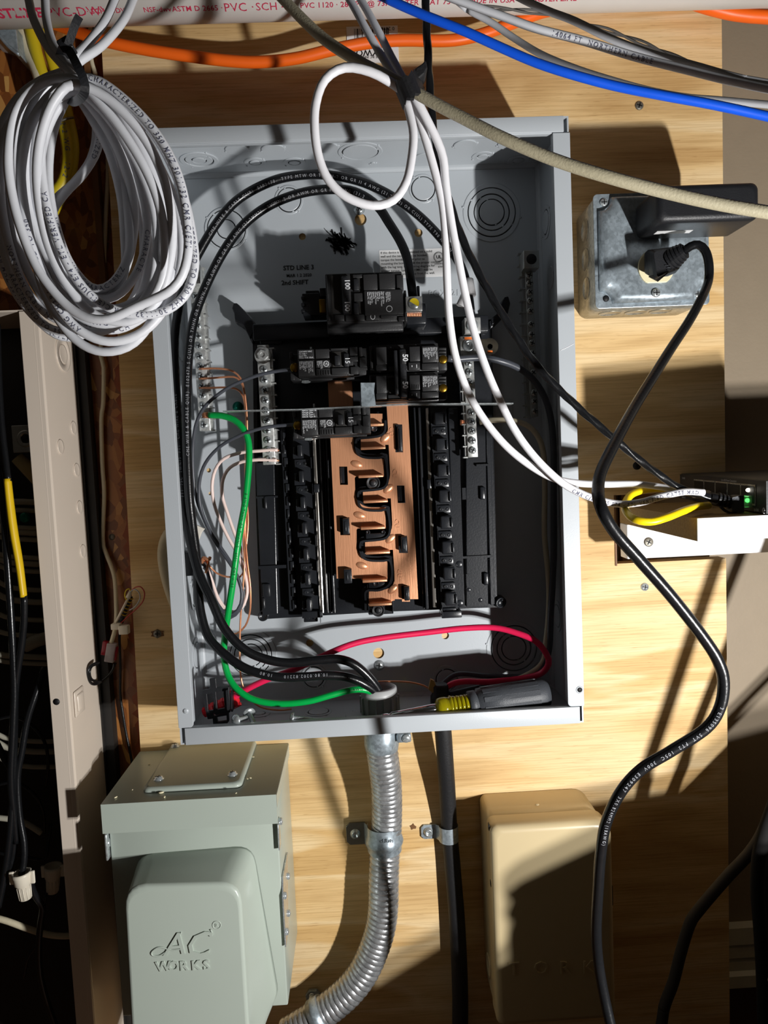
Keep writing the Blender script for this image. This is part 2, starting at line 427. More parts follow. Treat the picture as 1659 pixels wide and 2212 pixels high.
# wall screws in the plywood
def wood_screw(px, py, mat, label, r=.0042, rust=False):
    p = at(px, py, 0)
    t = thing('wood_screw', p, label, 'screw')
    m = MB(); m.lathe(p + Vector((0, .001, 0)), (0, -1, 0), [(r, 0), (r, .0012), (r * .85, .0018), (0.0001, .0019)], 20); build('head', m, mat, t)
    m = MB(); a_ = random.random()
    for k in (0, 1):
        M4 = Matrix.Rotation(a_ + k * math.pi / 2, 4, 'Y'); bb = MB(); bb.box(-r * .62, r * .62, -.0012, .0002, -r * .13, r * .13)
        m.add([M4 @ v + p for v in bb.v], bb.f)
    build('cross_slot', m, INKD, t)
    return t
DULLS = material('dull_screw_steel', srgb(120, 116, 106), .45, .6, .15, 300)
wood_screw(1381, 228, DULLS, 'dull cross-head screw in the plywood under the blue cable, upper right')
wood_screw(1393, 1268, ZINC, 'bright cross-head screw in the plywood below the white shelf bracket')
wood_screw(1376, 1006, INKD, 'black screw head in the dark shaded plywood above the network switch')
wood_screw(340, 1369, DULLS, 'dull screw sunk in splintered plywood left of the grey panel near the clipped plug')
m = MB(); p = at(340, 1369, 0)
m.prism([[(p.x + math.cos(i * .52) * (.0075 if i % 2 else .0052), p.z + math.sin(i * .52) * (.0048 if i % 2 else .0036)) for i in range(12)]], -.0002, .0004)
build('splintered_patch', m, STUD, plyo, label='torn dark patch around a sunken screw')
m = MB(); p = at(892, 1786, 0); m.prism([[(p.x + math.cos(i * .7) * (.0022 if i % 2 else .0036), p.z + math.sin(i * .7) * (.0022 if i % 2 else .0036)) for i in range(9)]], -.0002, .0004)
build('screw_hole', m, STUD, plyo, label='splintered empty screw hole between the two pipe straps')
# price label on the plywood, upside down
t = thing('barcode_label', at(805, 95, 0), 'white barcode label upside down on the plywood behind the orange cable', 'label')
a = at(748, 58, -.0004); b = at(862, 134, -.0004)
m = MB(); m.box(a.x, b.x, -.0005, .0004, b.z, a.z); build('paper', m, WLAB, t)
m = MB(); x = a.x + .0075; random.seed(3)
zt = at(800, 60, 0).z; zb = at(800, 92, 0).z
while x < b.x - .009:
    wd = random.choice([.0004, .0004, .0008, .0012]); m.box(x, x + wd, -.0008, -.0005, zb, zt - .001); x += wd + random.choice([.0005, .0008, .0011])
build('bars', m, INKD, t)
m = MB(); text_flat(m, '0 26981 87316 2', (b.x - .003, -.0006, zt - .0001), (-1, 0, 0), (0, 0, -1), .0048)
text_flat(m, 'PLYWOOD', (b.x - .012, -.0006, at(805, 108, 0).z), (-1, 0, 0), (0, 0, -1), .0085, .01)
text_flat(m, 'SUBSTRATE BC PINE 23/32', (b.x - .004, -.0006, at(805, 121, 0).z), (-1, 0, 0), (0, 0, -1), .0036); build('print', m, INKD, t)

# strand board on the left, behind the tan panel
osb = thing('strand_board', (-.4, .02, 0), 'reddish brown oriented strand board between the tan panel and the plywood', 'board')
m = MB(); m.prism([[(-1, -1), (plx(-1) - .0008, -1), (plx(.62) - .0008, .62), (-1, .62)]], .014, .031); build('board', m, OSB, osb)
REDE = material('red_stain', srgb(128, 62, 26), .40, 0, .5, 90, .5, 120)
m = MB(); random.seed(5); L_ = []; z = -.62
while z < .45: L_.append((plx(z) - .003 - random.random() * .008, z)); z += .006
m.prism([[(plx(-.62) - .001, -.62)] + L_ + [(plx(.45) - .001, .45)]], .0134, .0142); build('stained_edge', m, REDE, osb, label='red brown stained strip beside the plywood')
m = MB(); p = at(242, 1160, .014); m.lathe(p + Vector((0, .001, 0)), (0, -1, 0), [(.0032, 0), (.0032, .0014), (.0001, .0016)], 16); build('nail_head', m, DULLS, osb)
# dark stud standing between the boards at the top left
m = MB(); m.box(at(183, 200, 0).x, at(196, 200, 0).x, .004, .0135, at(190, 640, 0).z, .5); build('batten', m, STUD, osb)
# ================================================================== OPEN GREY BREAKER PANEL
PF, PB = -.1, -.0005          # front and back of the enclosure
PXL, PXR, PZT, PZB = -.181, .181, .2648, -.2648
T = .0014
panel = thing('breaker_panel_enclosure', (0, 0, PZB), 'open grey steel breaker panel box with knockouts, its cover removed', 'electrical panel')
def circle(cx, cz, r, n=20): return [(cx + r * math.cos(2 * math.pi * i / n), cz + r * math.sin(2 * math.pi * i / n)) for i in range(n)]
def keyhole(cx, cz, r, r2, down=True):
    s_ = -1 if down else 1; pts = []
    for i in range(17): t_ = math.radians(-60 + 300 * i / 16) ; pts.append((cx + r * math.cos(t_), cz - s_ * r * math.sin(t_)))
    for i in range(9): t_ = math.radians(180 - 180 * i / 8); pts.append((cx + r2 * math.cos(t_), cz + s_ * (r * 1.5) + s_ * r2 * math.sin(t_) ))
    return pts
def pz(px, py, Y=PB - T): p_ = at(px, py, Y); return p_.x, p_.z
holes = []
for px, py, r in ((653, 511, .0034), (904, 503, .0040), (669, 1389, .0038), (962, 1373, .0038), (451, 1016, .0022), (454, 1066, .0018)):
    x, z = pz(px, py); holes.append(circle(x, z, r))
x, z = pz(818, 1411); holes.append(circle(x, z, .0056, 24)); x2, z2 = pz(779, 474); holes.append(circle(x2, z2, .0058, 24))
x, z = pz(1171, 346); holes.append(circle(x, z, .0022, 12)); x, z = pz(1200, 1499); holes.append(circle(x, z, .0020, 12))
m = MB(); m.prism([[(PXL + T, PZB + T), (PXR - T, PZB + T), (PXR - T, PZT - T), (PXL + T, PZT - T)]] + holes, PB - T, PB)
build('back_plate', m, GREY, panel)
# side walls: rounded bend at the back, hole for the conduit in the bottom wall
m = MB(); m.box(PXL, PXL + T, PF, PB, PZB, PZT); build('side_wall', m, GREY, panel)
m = MB(); m.box(PXR - T, PXR, PF, PB, PZB, PZT); build('side_wall', m, GREY, panel)
m = MB(); m.box(PXL + T, PXR - T, PF, PB, PZT - T, PZT); build('top_wall', m, GREY, panel)
m = MB(); m.box(PXL + T, PXR - T, PF, PB, PZB, PZB + T); build('bottom_wall', m, GREY, panel)
# folded bends where walls meet the back plate
def bend(horizontal, s_, a0, a1, edge):
    m = MB(); r = .004; prof = [(0, 0)] + [(r - r * math.sin(t * math.pi / 12), r - r * math.cos(t * math.pi / 12)) for t in range(7)]
    vs = []
    for e in (a0, a1):
        for u, v in prof:
            q = edge - s_ * u; y = PB - T - v
            vs.append((q, y, e) if not horizontal else (e, y, q))
    n = len(prof); m.add(vs, [(i, (i + 1) % n, n + (i + 1) % n, n + i) for i in range(n)], True); return m
b1 = bend(False, 1, PZB + T, PZT - T, PXR - T); b2 = bend(False, -1, PZB + T, PZT - T, PXL + T)
b3 = bend(True, 1, PXL + T, PXR - T, PZT - T); b4 = bend(True, -1, PXL + T, PXR - T, PZB + T)
for b_ in (b1, b2, b3, b4): build('bent_corner', b_, GREY, panel)
# front lips: side lips lie in front of the top and bottom lips
def lip_v(x0, x1, s_):
    m = MB(); z0, z1 = PZB + .0155, PZT - .0165
    if s_ > 0: z1 = PZT - .014
    r = .0035; xi = x0 if s_ > 0 else x1; xo = x1 if s_ > 0 else x0
    pts = [(xo, z0), (xo, z1), (xi, z1)]
    for k in range(5): t_ = math.pi / 2 * k / 4; pts.append((xi + s_ * (r - r * math.cos(t_)), z0 + r - r * math.sin(t_)))
    m.prism([pts], PF - .0012, PF + .0004, bev=.0004)
    m.box(xi, xi + s_ * .0012, PF, PF + .006, z0 + .004, z1)
    return m
FW = .0142
build('front_lip', lip_v(PXR - FW, PXR + .0006, 1), GREY, panel)
lm = lip_v(PXL - .0006, PXL + FW - .0015, -1); build('front_lip', lm, GREY, panel)
m = MB(); m.box(PXL + .0045, PXR - .0045, PF - .0012, PF + .0004, PZT - .0132, PZT, .0004, 2); m.box(PXL + .005, PXR - .005, PF, PF + .006, PZT - .0140, PZT - .0128, .0004); build('front_lip', m, GREY, panel)
m = MB(); m.box(PXL + .0045, PXR - .0035, PF - .0012, PF + .0004, PZB - .0003, PZB + .0150, .0004, 2); m.box(PXL + .005, PXR - .004, PF, PF + .006, PZB + .0140, PZB + .0152, .0004); build('front_lip', m, GREY, panel)
# lip screw and lip hole
p = at(401, 1536, PF - .0012); m = MB(); m.lathe(p + Vector((0, .0003, 0)), (0, -1, 0), [(.0026, 0), (.0024, .0006), (.0001, .0007)], 18); m.box(p.x - .0018, p.x + .0018, p.y - .0006, p.y, p.z - .0003, p.z + .0003, mat=Matrix.Translation(p) @ Matrix.Rotation(.7, 4, 'Y') @ Matrix.Translation(-p))
build('lip_screw', m, GREY, panel)
p = at(1252, 1490, PF - .0012); m = MB(); m.lathe(p, (0, -1, 0), [(.0022, -.0002), (.0022, .0002), (.0001, .0002)], 18); build('lip_hole', m, INKD, panel)
m = MB(); m.lathe(p, (0, -1, 0), [(.0022, 0), (.0034, 0), (.0030, .0004), (.0023, .0004), (.0022, 0)], 18); build('lip_hole_rim', m, GREY, panel)

def knockout(center, normal, radii, offs=None, tabs=2, sq=1.0):
    """concentric stamped knock-out rings, one part"""
    c = Vector(center); n = Vector(normal).normalized(); m = MB(); prof = []; R_ = sorted(radii); g = .00045; prev = 0
    up = n.orthogonal().normalized(); sd = n.cross(up)
    for i, r in enumerate(R_):
        o_ = (offs[i] if offs else 0)
        cc = c + up * o_
        a0 = prev + g if prev else 0.0001
        hgt = .0011 if i % 2 == 0 else .0007
        m.lathe(cc, n, [(a0, .00005), (a0 + .0002 if prev else .0001, hgt), (r - g - .0005, hgt), (r - g, hgt - .0003), (r - g, .00005)], 36, smooth=False, up=up)
        for k in range(tabs):
            an = 1.1 + k * math.pi + i * .35
            q = cc + (up * math.cos(an) + sd * math.sin(an)) * r; m.ell(q + n * .0002, .0011, .0011, .0011, seg=8)
        prev = r
    return build('knockout', m, GREY, panel)
BK = PB - T
def ko_back(px, py, radii, **k): p = at(px, py, BK); return knockout((p.x, BK, p.z), (0, -1, 0), radii, **k)
ko_back(1062, 459, [.0125, .0175, .0235, .029])
ko_back(489, 495, [.009, .0185, .0215])
ko_back(624, 432, [.0115, .0145])
ko_back(914, 408, [.0115, .0145])
ko_back(542, 1415, [.0115, .0165, .021, .027])
ko_back(1110, 1400, [.0125, .0175, .0235, .0290])
ko_back(678, 1462, [.0105, .0140])
ko_back(965, 1468, [.0110, .0160])
ko_back(1140, 895, [.004]); 
def ko_top(px, py, radii, **k): p = atz(px, py, PZT - T); return knockout(p, (0, 0, -1), radii, **k)
for px, py, rr in ((430, 345, [.0065, .013, .018]), (512, 322, [.0112]), (590, 321, [.0112]), (551, 350, [.0055, .0110]), (636, 350, [.0055, .0110]), (778, 327, [.0165, .021]),
                   (706, 318, [.0112]), (806, 352, [.003]), (1005, 312, [.0112]), (1043, 337, [.0055, .0110]), (918, 340, [.0112]), (1100, 310, [.0112]), (1120, 345, [.0055, .011])):
    ko_top(px, py, rr)
def ko_bot(px, py, radii, **k): p = atz(px, py, PZB + T); return knockout(p, (0, 0, 1), radii, **k)
for px, py, rr in ((561, 1542, [.0055, .0110]), (688, 1538, [.0100, .0135]), (770, 1545, [.0110]), (905, 1500, [.006]), (1010, 1508, [.009, .013])): ko_bot(px, py, rr)
def ko_left(px, py, radii, **k): p = atx(px, py, PXL + T); return knockout(p, (1, 0, 0), radii, **k)
for px, py, rr in ((390, 755, [.0112]), (391, 845, [.0112]), (418, 1285, [.0112, .016]), (424, 1415, [.0125, .018])): ko_left(px, py, rr)
def ko_right(px, py, radii, **k): p = atx(px, py, PXR - T); return knockout(p, (-1, 0, 0), radii, **k)
for px, py, rr in ((1190, 600, [.0112]), (1180, 480, [.0112, .016]), (1200, 1120, [.0112]), (1205, 1330, [.0112, .016])): ko_right(px, py, rr)

# screws that hang the box
def pan_screw(name, px, py, Y, r, label, mat=ZINC, axis=(0, -1, 0)):
    p = at(px, py, Y); t = thing(name, p, label, 'screw'); m = MB()
    m.lathe(p, axis, [(r * 1.25, 0), (r * 1.25, .0004), (r, .0006), (r * .95, .0016), (r * .6, .0024), (.0001, .0026)], 22); build('head', m, mat, t)
    m = MB(); a_ = random.random()
    for k in (0, 1):
        bb = MB().box(-r * .6, r * .6, -.0029, -.002, -r * .12, r * .12); M4 = Matrix.Rotation(a_ + k * math.pi / 2, 4, 'Y'); m.add([M4 @ v + p for v in bb.v], bb.f)
    build('cross_slot', m, INKD, t)
pan_screw('mounting_screw', 776, 452, BK, .0046, 'zinc pan-head screw above a keyhole at the top of the grey panel back')
pan_screw('mounting_screw', 819, 1437, BK, .0044, 'zinc pan-head screw below the large hole at the bottom of the grey panel back')
# stamped factory writing
m = MB()
for s_, px, py, sz in (('STD LINE 3', 612, 584, .0062), ('MAR 1 2 2020', 619, 599, .0042), ('2nd SHIFT', 608, 616, .0062)):
    text_flat(m, s_, at(px, py, BK), (1, 0, 0), (0, 0, 1), sz, .02, lift=.0003)
build('stamped_ink', m, INKD, panel, label='black ink stamp reading STD LINE 3, 2nd SHIFT')
m = MB(); random.seed(11); p = at(735, 524, BK)
for k in range(70):
    a_ = random.random() * 6.3; r_ = random.random() ** .6 * .009; q = p + Vector((math.cos(a_) * r_ * 1.1, -.0003, math.sin(a_) * r_ * .8))
    l_ = .002 + random.random() * .006; M4 = Matrix.Translation(q) @ Matrix.Rotation(random.gauss(.9, .5), 4, 'Y')
    m.box(-l_, l_, -.0002, .0001, -.0004 - random.random() * .0007, .0006, mat=M4)
for x_ in (0, 5, 9): q0 = at(700 + x_, 493 + x_, BK - .0002); q1 = at(708 + x_ * 1.2, 503 + x_, BK - .0002); m.cyl(q0, q1, .0003, n=5)
build('marker_scribble', m, INKD, panel, label='black marker scribble on the back plate')
# printed label
lb = thing('instruction_label', at(890, 565, BK), 'white printed instruction label on the back of the grey panel above the main breaker', 'label')
a = at(819, 541, BK - .0002); b = at(962, 597, BK - .0002)
m = MB(); m.box(a.x, b.x, BK - .0003, BK, b.z, a.z); build('paper', m, WLAB, lb)
m = MB(); lines = ['If this device is to be mounted on a solid', 'wall and the neutral is to be bonded,', 'torque the bonding screw prior to', 'mounting the box. Consult the proper contact', 'with the lug tang. Using wiring diagram for', 'proper torque. Spec. No. HMK1 may be', 'bonded or the torque away from the wall.']
for i, l_ in enumerate(lines): text_flat(m, l_, (a.x + .0012, BK - .0003, a.z - .0036 - i * .0035), (1, 0, 0), (0, 0, 1), .0031, .005)
c_ = Vector((b.x - .006, BK - .0005, a.z - .0085))
m.lathe(c_, (0, -1, 0), [(.0050, 0), (.0046, 0), (.0046, .0001), (.0050, .0001), (.0050, 0)], 24, False)
m.lathe(c_, (0, -1, 0), [(.0041, 0), (.0039, 0), (.0039, .0001), (.0041, .0001), (.0041, 0)], 24, False)
text_flat(m, 'UL', c_ + Vector((-.0024, 0, -.0014)), (1, 0, 0), (0, 0, 1), .0044, .02); text_flat(m, 'PANELBOARD', c_ + Vector((-.0045, 0, -.0072)), (1, 0, 0), (0, 0, 1), .0018)
text_flat(m, '47H42', c_ + Vector((-.0010, 0, -.0105)), (1, 0, 0), (0, 0, 1), .0024)
build('print', m, INKD, lb)
# serial number label on the right inner wall
a = atx(1206, 862, PXR - T - .0002); 
p0 = Vector((PXR - T - .0003, -.092, at(1200, 868, -.09).z)); p1 = Vector((PXR - T - .0003, -.078, at(1208, 985, -.09).z))
sl = thing('serial_label', (p0 + p1) / 2, 'grey-white serial number strip on the right inner wall of the grey panel', 'label')
m = MB(); m.box(p0.x - .0001, p0.x + .0002, p0.y, p1.y, p1.z, p0.z); build('paper', m, WLAB, sl)
m = MB(); text_flat(m, 'Issue No.   0176086', Vector((p0.x - .0001, (p0.y + p1.y) / 2 - .0018, p0.z - .003)), (0, 0, -1), (0, -1, 0) , .0058, .02); build('print', m, INKD, sl)
m = MB(); text_flat(m, 'BOX  21', at(926, 641, BK), (1, 0, 0), (0, 0, 1), .0085, 0, raise_=.0004); build('embossed_number', m, GREY, panel)
# thin scratch on the right lip is real relief
m = MB(); m.tube(smooth_path([at(1210, 757, PF - .0012), at(1222, 752, PF - .0012), at(1240, 742, PF - .0012)], .002), .00025, 5); build('scratch', m, WHITEP, panel)
# ================================================================== BLACK PLASTIC INTERIOR BASE
def rect(m, x0, y0, x1, y1, yf, yb, bev=0, seg=1): return m.bpx(x0, y0, x1, y1, yf, yb, bev, seg)
base = thing('interior_base', (at(820, 1320, -.02).x, BK, at(820, 1320, -.02).z), 'black moulded plastic base carrying the copper bus bars and breakers inside the grey panel', 'panel interior')
m = MB()
Y0 = -.016
m.prism([poly([(545, 700), (1062, 690), (1066, 900), (1074, 1312), (820, 1322), (562, 1338), (553, 1100)], Y0)], Y0, BK - .002)
build('base_plate', m, BLACK, base)
m = MB()   # left wing, raised ledges
m.prism([poly([(552, 1000), (592, 998), (600, 1326), (567, 1330), (560, 1180)], -.024)], -.024, Y0, bev=.0006)
m.prism([poly([(555, 780), (556, 1000), (549, 1000), (546, 780)], -.026)], -.026, Y0)
m.bpx(553, 1073, 600, 1075, -.0262, -.024); m.bpx(558, 1223, 640, 1226, -.0262, -.02)
m.bpx(566, 1262, 584, 1290, -.028, -.02, .001, 2); m.bpx(570, 1073, 577, 1100, -.0275, -.02, .001, 2)
m.bpx(567, 1292, 573, 1316, -.027, -.02, .001, 2)
build('left_wing', m, BLACK, base)
m = MB()   # right wing
m.prism([poly([(1006, 880), (1048, 880), (1055, 1310), (1008, 1312)], -.024)], -.024, Y0, bev=.0006)
m.prism([poly([(1050, 930), (1060, 930), (1069, 1306), (1060, 1308)], -.022)], -.022, Y0, bev=.0006)
m.prism([poly([(968, 880), (990, 880), (1004, 1312), (982, 1314)], -.030)], -.030, Y0, bev=.0008)
m.bpx(1029, 1003, 1058, 1006, -.028, -.022); m.bpx(1000, 1202, 1062, 1204, -.0258, -.02)
m.bpx(1037, 1052, 1049, 1079, -.028, -.02, .001, 2); m.bpx(1045, 1238, 1056, 1264, -.028, -.02, .001, 2)
m.bpx(998, 1054, 1007, 1079, -.0245, -.02); m.bpx(1007, 1240, 1014, 1266, -.0245, -.02)
for px, py, r in ((992, 1219, .0035), (994, 1303, .0035), (1013, 1274, .002), (1038, 1296, .0022), (1044, 900, .003)):
    p = at(px, py, -.030 if px < 1000 else -.024); m.lathe(p, (0, -1, 0), [(r, 0), (r, .0002), (r - .0003, .0005), (.0001, .0003)], 18)
build('right_wing', m, BLACK, base)
m = MB()   # deep centre trough ribs
for x0, x1, x2, x3, yf in ((686, 690, 706, 710, -.030), (693, 697, 714, 718, -.026), (700, 704, 720, 725, -.030)):
    m.prism([poly([(x0, 880), (x1, 880), (x3, 1325), (x2, 1325)], yf)], yf, Y0, bev=.0006)
for x0, x1, x2, x3, yf in ((893, 897, 914, 918, -.028), (903, 908, 920, 926, -.032)):
    m.prism([poly([(x0, 880), (x1, 880), (x3, 1316), (x2, 1316)], yf)], yf, Y0, bev=.0006)
build('centre_rib', m, BLACK, base)
m = MB(); m.bpx(545, 700, 1056, 716, -.030, Y0, .001, 2); m.bpx(560, 718, 610, 742, -.022, Y0, .001); m.bpx(980, 716, 1040, 740, -.024, Y0, .001); build('top_rail', m, BLACK, base)
# hold-down ears at the top corners, feet at the bottom
def ear(px, name='corner_ear'):
    m = MB(); m.prism([poly(px, -.020)], -.020, -.006, bev=.0018); m.prism([poly([(x * .86 + px[0][0] * .14, y * .86 + px[0][1] * .14) for x, y in px], -.0205)], -.0212, -.019, bev=.0006); build(name, m, BLACK, base)
ear([(505, 655), (513, 655), (545, 688), (560, 712), (546, 745), (530, 712), (517, 702), (508, 698), (506, 678), (501, 668)])
ear([(1090, 642), (1099, 640), (1103, 655), (1098, 676), (1070, 704), (1058, 712), (1056, 696), (1075, 680), (1083, 655)])
for px, py in ((569, 1330), (1082, 1302)):
    p = at(px, py, -.020); m = MB(); m.lathe(p, (0, -1, 0), [(.0052, -.014), (.0052, 0), (.0046, .0012), (.0036, .0012), (.0033, .0004), (.0001, .0004)], 24, sx=1.15)
    m.lathe(p + Vector((.001, -.001, .003)), (0, -1, 0), [(.0014, 0), (.0012, .0012), (.0001, .0014)], 12); build('corner_foot', m, BLACK, base)
# two combs that grip the breakers
lx = lambda y: (y - 970) * .0588
def comb(name, xs, ys, left=True):
    m = MB(); y0, y1 = 880, 1325
    a, b = xs; yf = -.034
    m.prism([poly([(a + lx(y0), y0), (b + lx(y0), y0), (b + lx(y1), y1), (a + lx(y1), y1)], yf)], yf, Y0)
    rail = build(name, m, BLACK, base)
    hooks = None
    for i, y in enumerate(ys):
        o_ = lx(y + 14); hx0, hx1 = (a + 9 + o_, a + 22 + o_) if left else (a + 8 + o_, b - 1 + o_)
        m = MB(); m.bpx(hx0, y, hx1, y + 27, -.047, -.030, .0016, 3)
        if left: m.bpx(hx0 - 8, y + 5, hx0 - 1, y + 22, -.040, -.034, .0006)
        else: m.bpx(hx1 - 4, y + 4, hx1 + 1, y + 24, -.049, -.034, .0005)
        build('breaker_hook', m, BLACK, rail)
    m = MB()
    for y in ys:
        o_ = lx(y + 42); m.bpx(a + 2 + o_, y + 33, b - 3 + o_, y + 49, -.0365, -.034, .0006)
        for k, (dx, r) in enumerate(((11, .0021), (25, .0017))):
            if a + dx + o_ < b + o_ - 2: p = at(a + dx + o_, y + 41, -.0365); m.lathe(p, (0, -1, 0), [(r, 0), (r, .0004), (r * .75, .0005), (.0001, .0001)], 14)
        for s_ in (-1,): m.bpx((b + 1 if left else a) + o_, y + 28, (b + 3 if left else a + 2) + o_, y + 52, -.043, -.034)
    build('spacer_plates', m, BLACK, rail)
    m = MB()
    for i, y in enumerate(ys): p = at((a + 26 if left else a + 9) + lx(y + 42), y + 41, -.0370); m.lathe(p, (0, -1, 0), [(.0013, 0), (.0013, .0002), (.0001, .0002)], 12)
    build('dimple_holes', m, INKD, rail)
    m = MB(); m.bpx(a + lx(1325) - 1, 1322, b + lx(1325) + 8, 1334, -.040, Y0, .0006); build('end_cap', m, BLACK, rail)
comb('left_comb', (632, 668), (904, 960, 1017, 1073, 1129, 1185, 1239, 1294))
comb('right_comb', (934, 969), (890, 947, 1003, 1059, 1115, 1170, 1226, 1281), False)
m = MB(); random.seed(2)
for y in range(905, 1310, 28): o_ = lx(y); m.bpx(612 + o_, y, 618 + o_ + random.choice((0, 3)), y + 20, -.030, Y0, .0006)
m.prism([poly([(604, 880), (613, 880), (637, 1320), (626, 1320)], -.028)], -.028, Y0); build('serrated_rib', m, BLACK, base)
STEELS = material('polished_steel_rail', srgb(225, 220, 212), .18, .95, .06, 40)
m = MB(); m.prism([poly([(674, 930), (681, 930), (700, 1325), (691, 1325)], -.036)], -.036, -.030, bev=.0009); build('steel_rail', m, STEELS, base)
m = MB(); m.bpx(677, 1046, 690, 1064, -.040, -.03, .0008); build('rail_clip', m, BLACK, base)
m = MB(); m.prism([poly([(919, 880), (926, 880), (944, 1312), (935, 1312)], -.034)], -.034, -.028, bev=.0009); build('steel_rail', m, STEELS, base)
m = MB(); m.bpx(922, 1036, 933, 1056, -.038, -.028, .0008); build('rail_clip', m, BLACK, base)

# ------------------------------------------------------------------ copper bus bars
YB_ = -.046; TH = .0018
def c2(u, v): return (480 + u / 2.592, 940 + v / 2.592)
def arc(cx, cy, rx, ry, a0, a1, n=7): return [(cx + rx * math.cos(math.radians(a0 + (a1 - a0) * i / n)), cy + ry * math.sin(math.radians(a0 + (a1 - a0) * i / n))) for i in range(n + 1)]
left_bar = [(600, -290), (905, -290), (905, -230), (745, -230)]
# v of fingers (top, bottom) with drift in u
out_ = [(575, -330), (770, -330)]
def lf(du, vt, vb):   # concave approach + finger
    return arc(830 + du, vt - 75, 95, 75, 180, 90) + [(905 + du, vt), (905 + du, vb), (748 + du, vb), (742 + du, vb + 8)]
pts = [(590, -330), (725, -330), (733, -150)] + lf(-8, -120, -55) + lf(0, 132, 232) + lf(10, 405, 522) + arc(848, 625, 95, 75, 180, 90) + [(925, 700), (925, 818), (780, 812), (778, 803), (641, 803)]
lb_px = [c2(u, v) for u, v in pts]
slotL = [[(655, 176), (700, 176), (704, 278), (660, 278)], [(657, 460), (712, 460), (716, 560), (662, 560)], [(664, 745), (726, 745), (729, 835), (668, 835)]]
slotR = [[(965, -60), (1008, -60), (1013, 96), (970, 96)], [(978, 282), (1020, 282), (1026, 380), (983, 380)], [(985, 563), (1035, 563), (1040, 660), (990, 660)], [(1002, 843), (1048, 843), (1052, 932), (1007, 932)]]
bus = thing('copper_bus_bars', tuple(at(812, 1295, YB_)), 'pair of interleaved bare copper bus bars down the middle of the black base', 'bus bar')
m = MB(); m.prism([poly(lb_px, YB_)] + [poly([c2(*q) for q in s_], YB_) for s_ in slotL[:2]], YB_, YB_ + TH)
build('left_bar', m, COPPER, bus)
def rf(du, v0, vt, vb):   # edge comes down at u=940, bends diagonally left to finger top, finger, back
    return [(940 + du, v0)] + arc(860 + du, v0 + 10, 80, vt - v0 - 12, 0, 90, 6) + [(788 + du, vt), (788 + du, vb), (925 + du, vb), (925 + du, vb - 22), (944 + du, vb - 22)]
pts = [(1030, -330), (1098, 918), (966, 918)]
left_edge = [(905, -330), (920, -180)] + rf(-12, -40, 10, 76) + rf(0, 210, 308, 376) + rf(12, 490, 590, 664) + [(964, 770), (965, 820)] + arc(880, 820, 82, 48, 0, 90, 6) + [(822, 870), (820, 952), (948, 952), (948, 930), (966, 925)]
rb_px = [c2(u, v) for u, v in ([(1030, -330), (1098, 918), (966, 918)] + left_edge[::-1])]
m = MB(); m.prism([poly(rb_px, YB_)] + [poly([c2(*q) for q in s_], YB_) for s_ in (slotR[0], slotR[1], slotR[2], slotR[3])], YB_, YB_ + TH)
build('right_bar', m, COPPER, bus)
# stabs: fins folded out of every finger
for u0, u1, v in ((777, 905, -62), (762, 902, 226), (775, 912, 516), (785, 924, 812)):
    m = MB(); a = c2(u0, v); b = c2(u1, v + 9); m.bpx(a[0], a[1], b[0], b[1], YB_ - .012, YB_ + TH, .0006); build('bus_stab', m, COPPER, bus)
for u0, u1, v in ((775, 915, 68), (790, 928, 367), (803, 940, 654), (822, 950, 944)):
    m = MB(); a = c2(u0, v); b = c2(u1, v + 9); m.bpx(a[0], a[1], b[0], b[1], YB_ - .012, YB_ + TH, .0006); build('bus_stab', m, COPPER, bus)
for u, v in ((720, -125), (752, 162), (768, 448), (782, 730), (912, 15), (930, 300), (942, 580), (955, 862)):
    p = at(*c2(u, v), YB_); m = MB(); m.ell(p, .0058, .0016, .0034, Matrix.Rotation(.35 if u < 800 else -.7, 4, 'Y'), 20); build('raised_dimple', m, COPPER, bus)
m = MB()
for u, v in ((925, -35), (945, 200), (957, 480), (970, 760)): text_flat(m, 'CU', at(*c2(u + 10, v - 10), YB_), (0, 0, -1), (1, 0, 0), .0062, .0, raise_=.0003)
build('stamped_letters', m, COPPER, bus)
for s_, yf in ((slotL[1], -.054), (slotL[2], -.054), (slotR[0], -.052), (slotR[2], -.054), (slotR[3], -.054)):
    q = [c2(*k) for k in s_]; xa = q[0][0] + 6; xb = q[1][0] + 1; ya = q[0][1] + 3; yb_ = q[2][1] - 2
    m = MB(); m.bpx(xa, ya, xb, yb_, yf, -.02, .0008, 2); m.bpx(xa + (xb - xa) * .28, ya + 6, xa + (xb - xa) * .55, yb_ - 6, yf - .0006, yf, .0003)
    build('retaining_clip', m, BLACK, base)
for s_ in (slotL[0], slotR[1]):
    q = [c2(*k) for k in s_]; m = MB(); m.bpx(q[0][0] + 1, q[0][1] + 1, q[2][0] - 1, q[2][1] - 1, -.042, -.02, .0006); build('retaining_clip', m, BLACK, base)
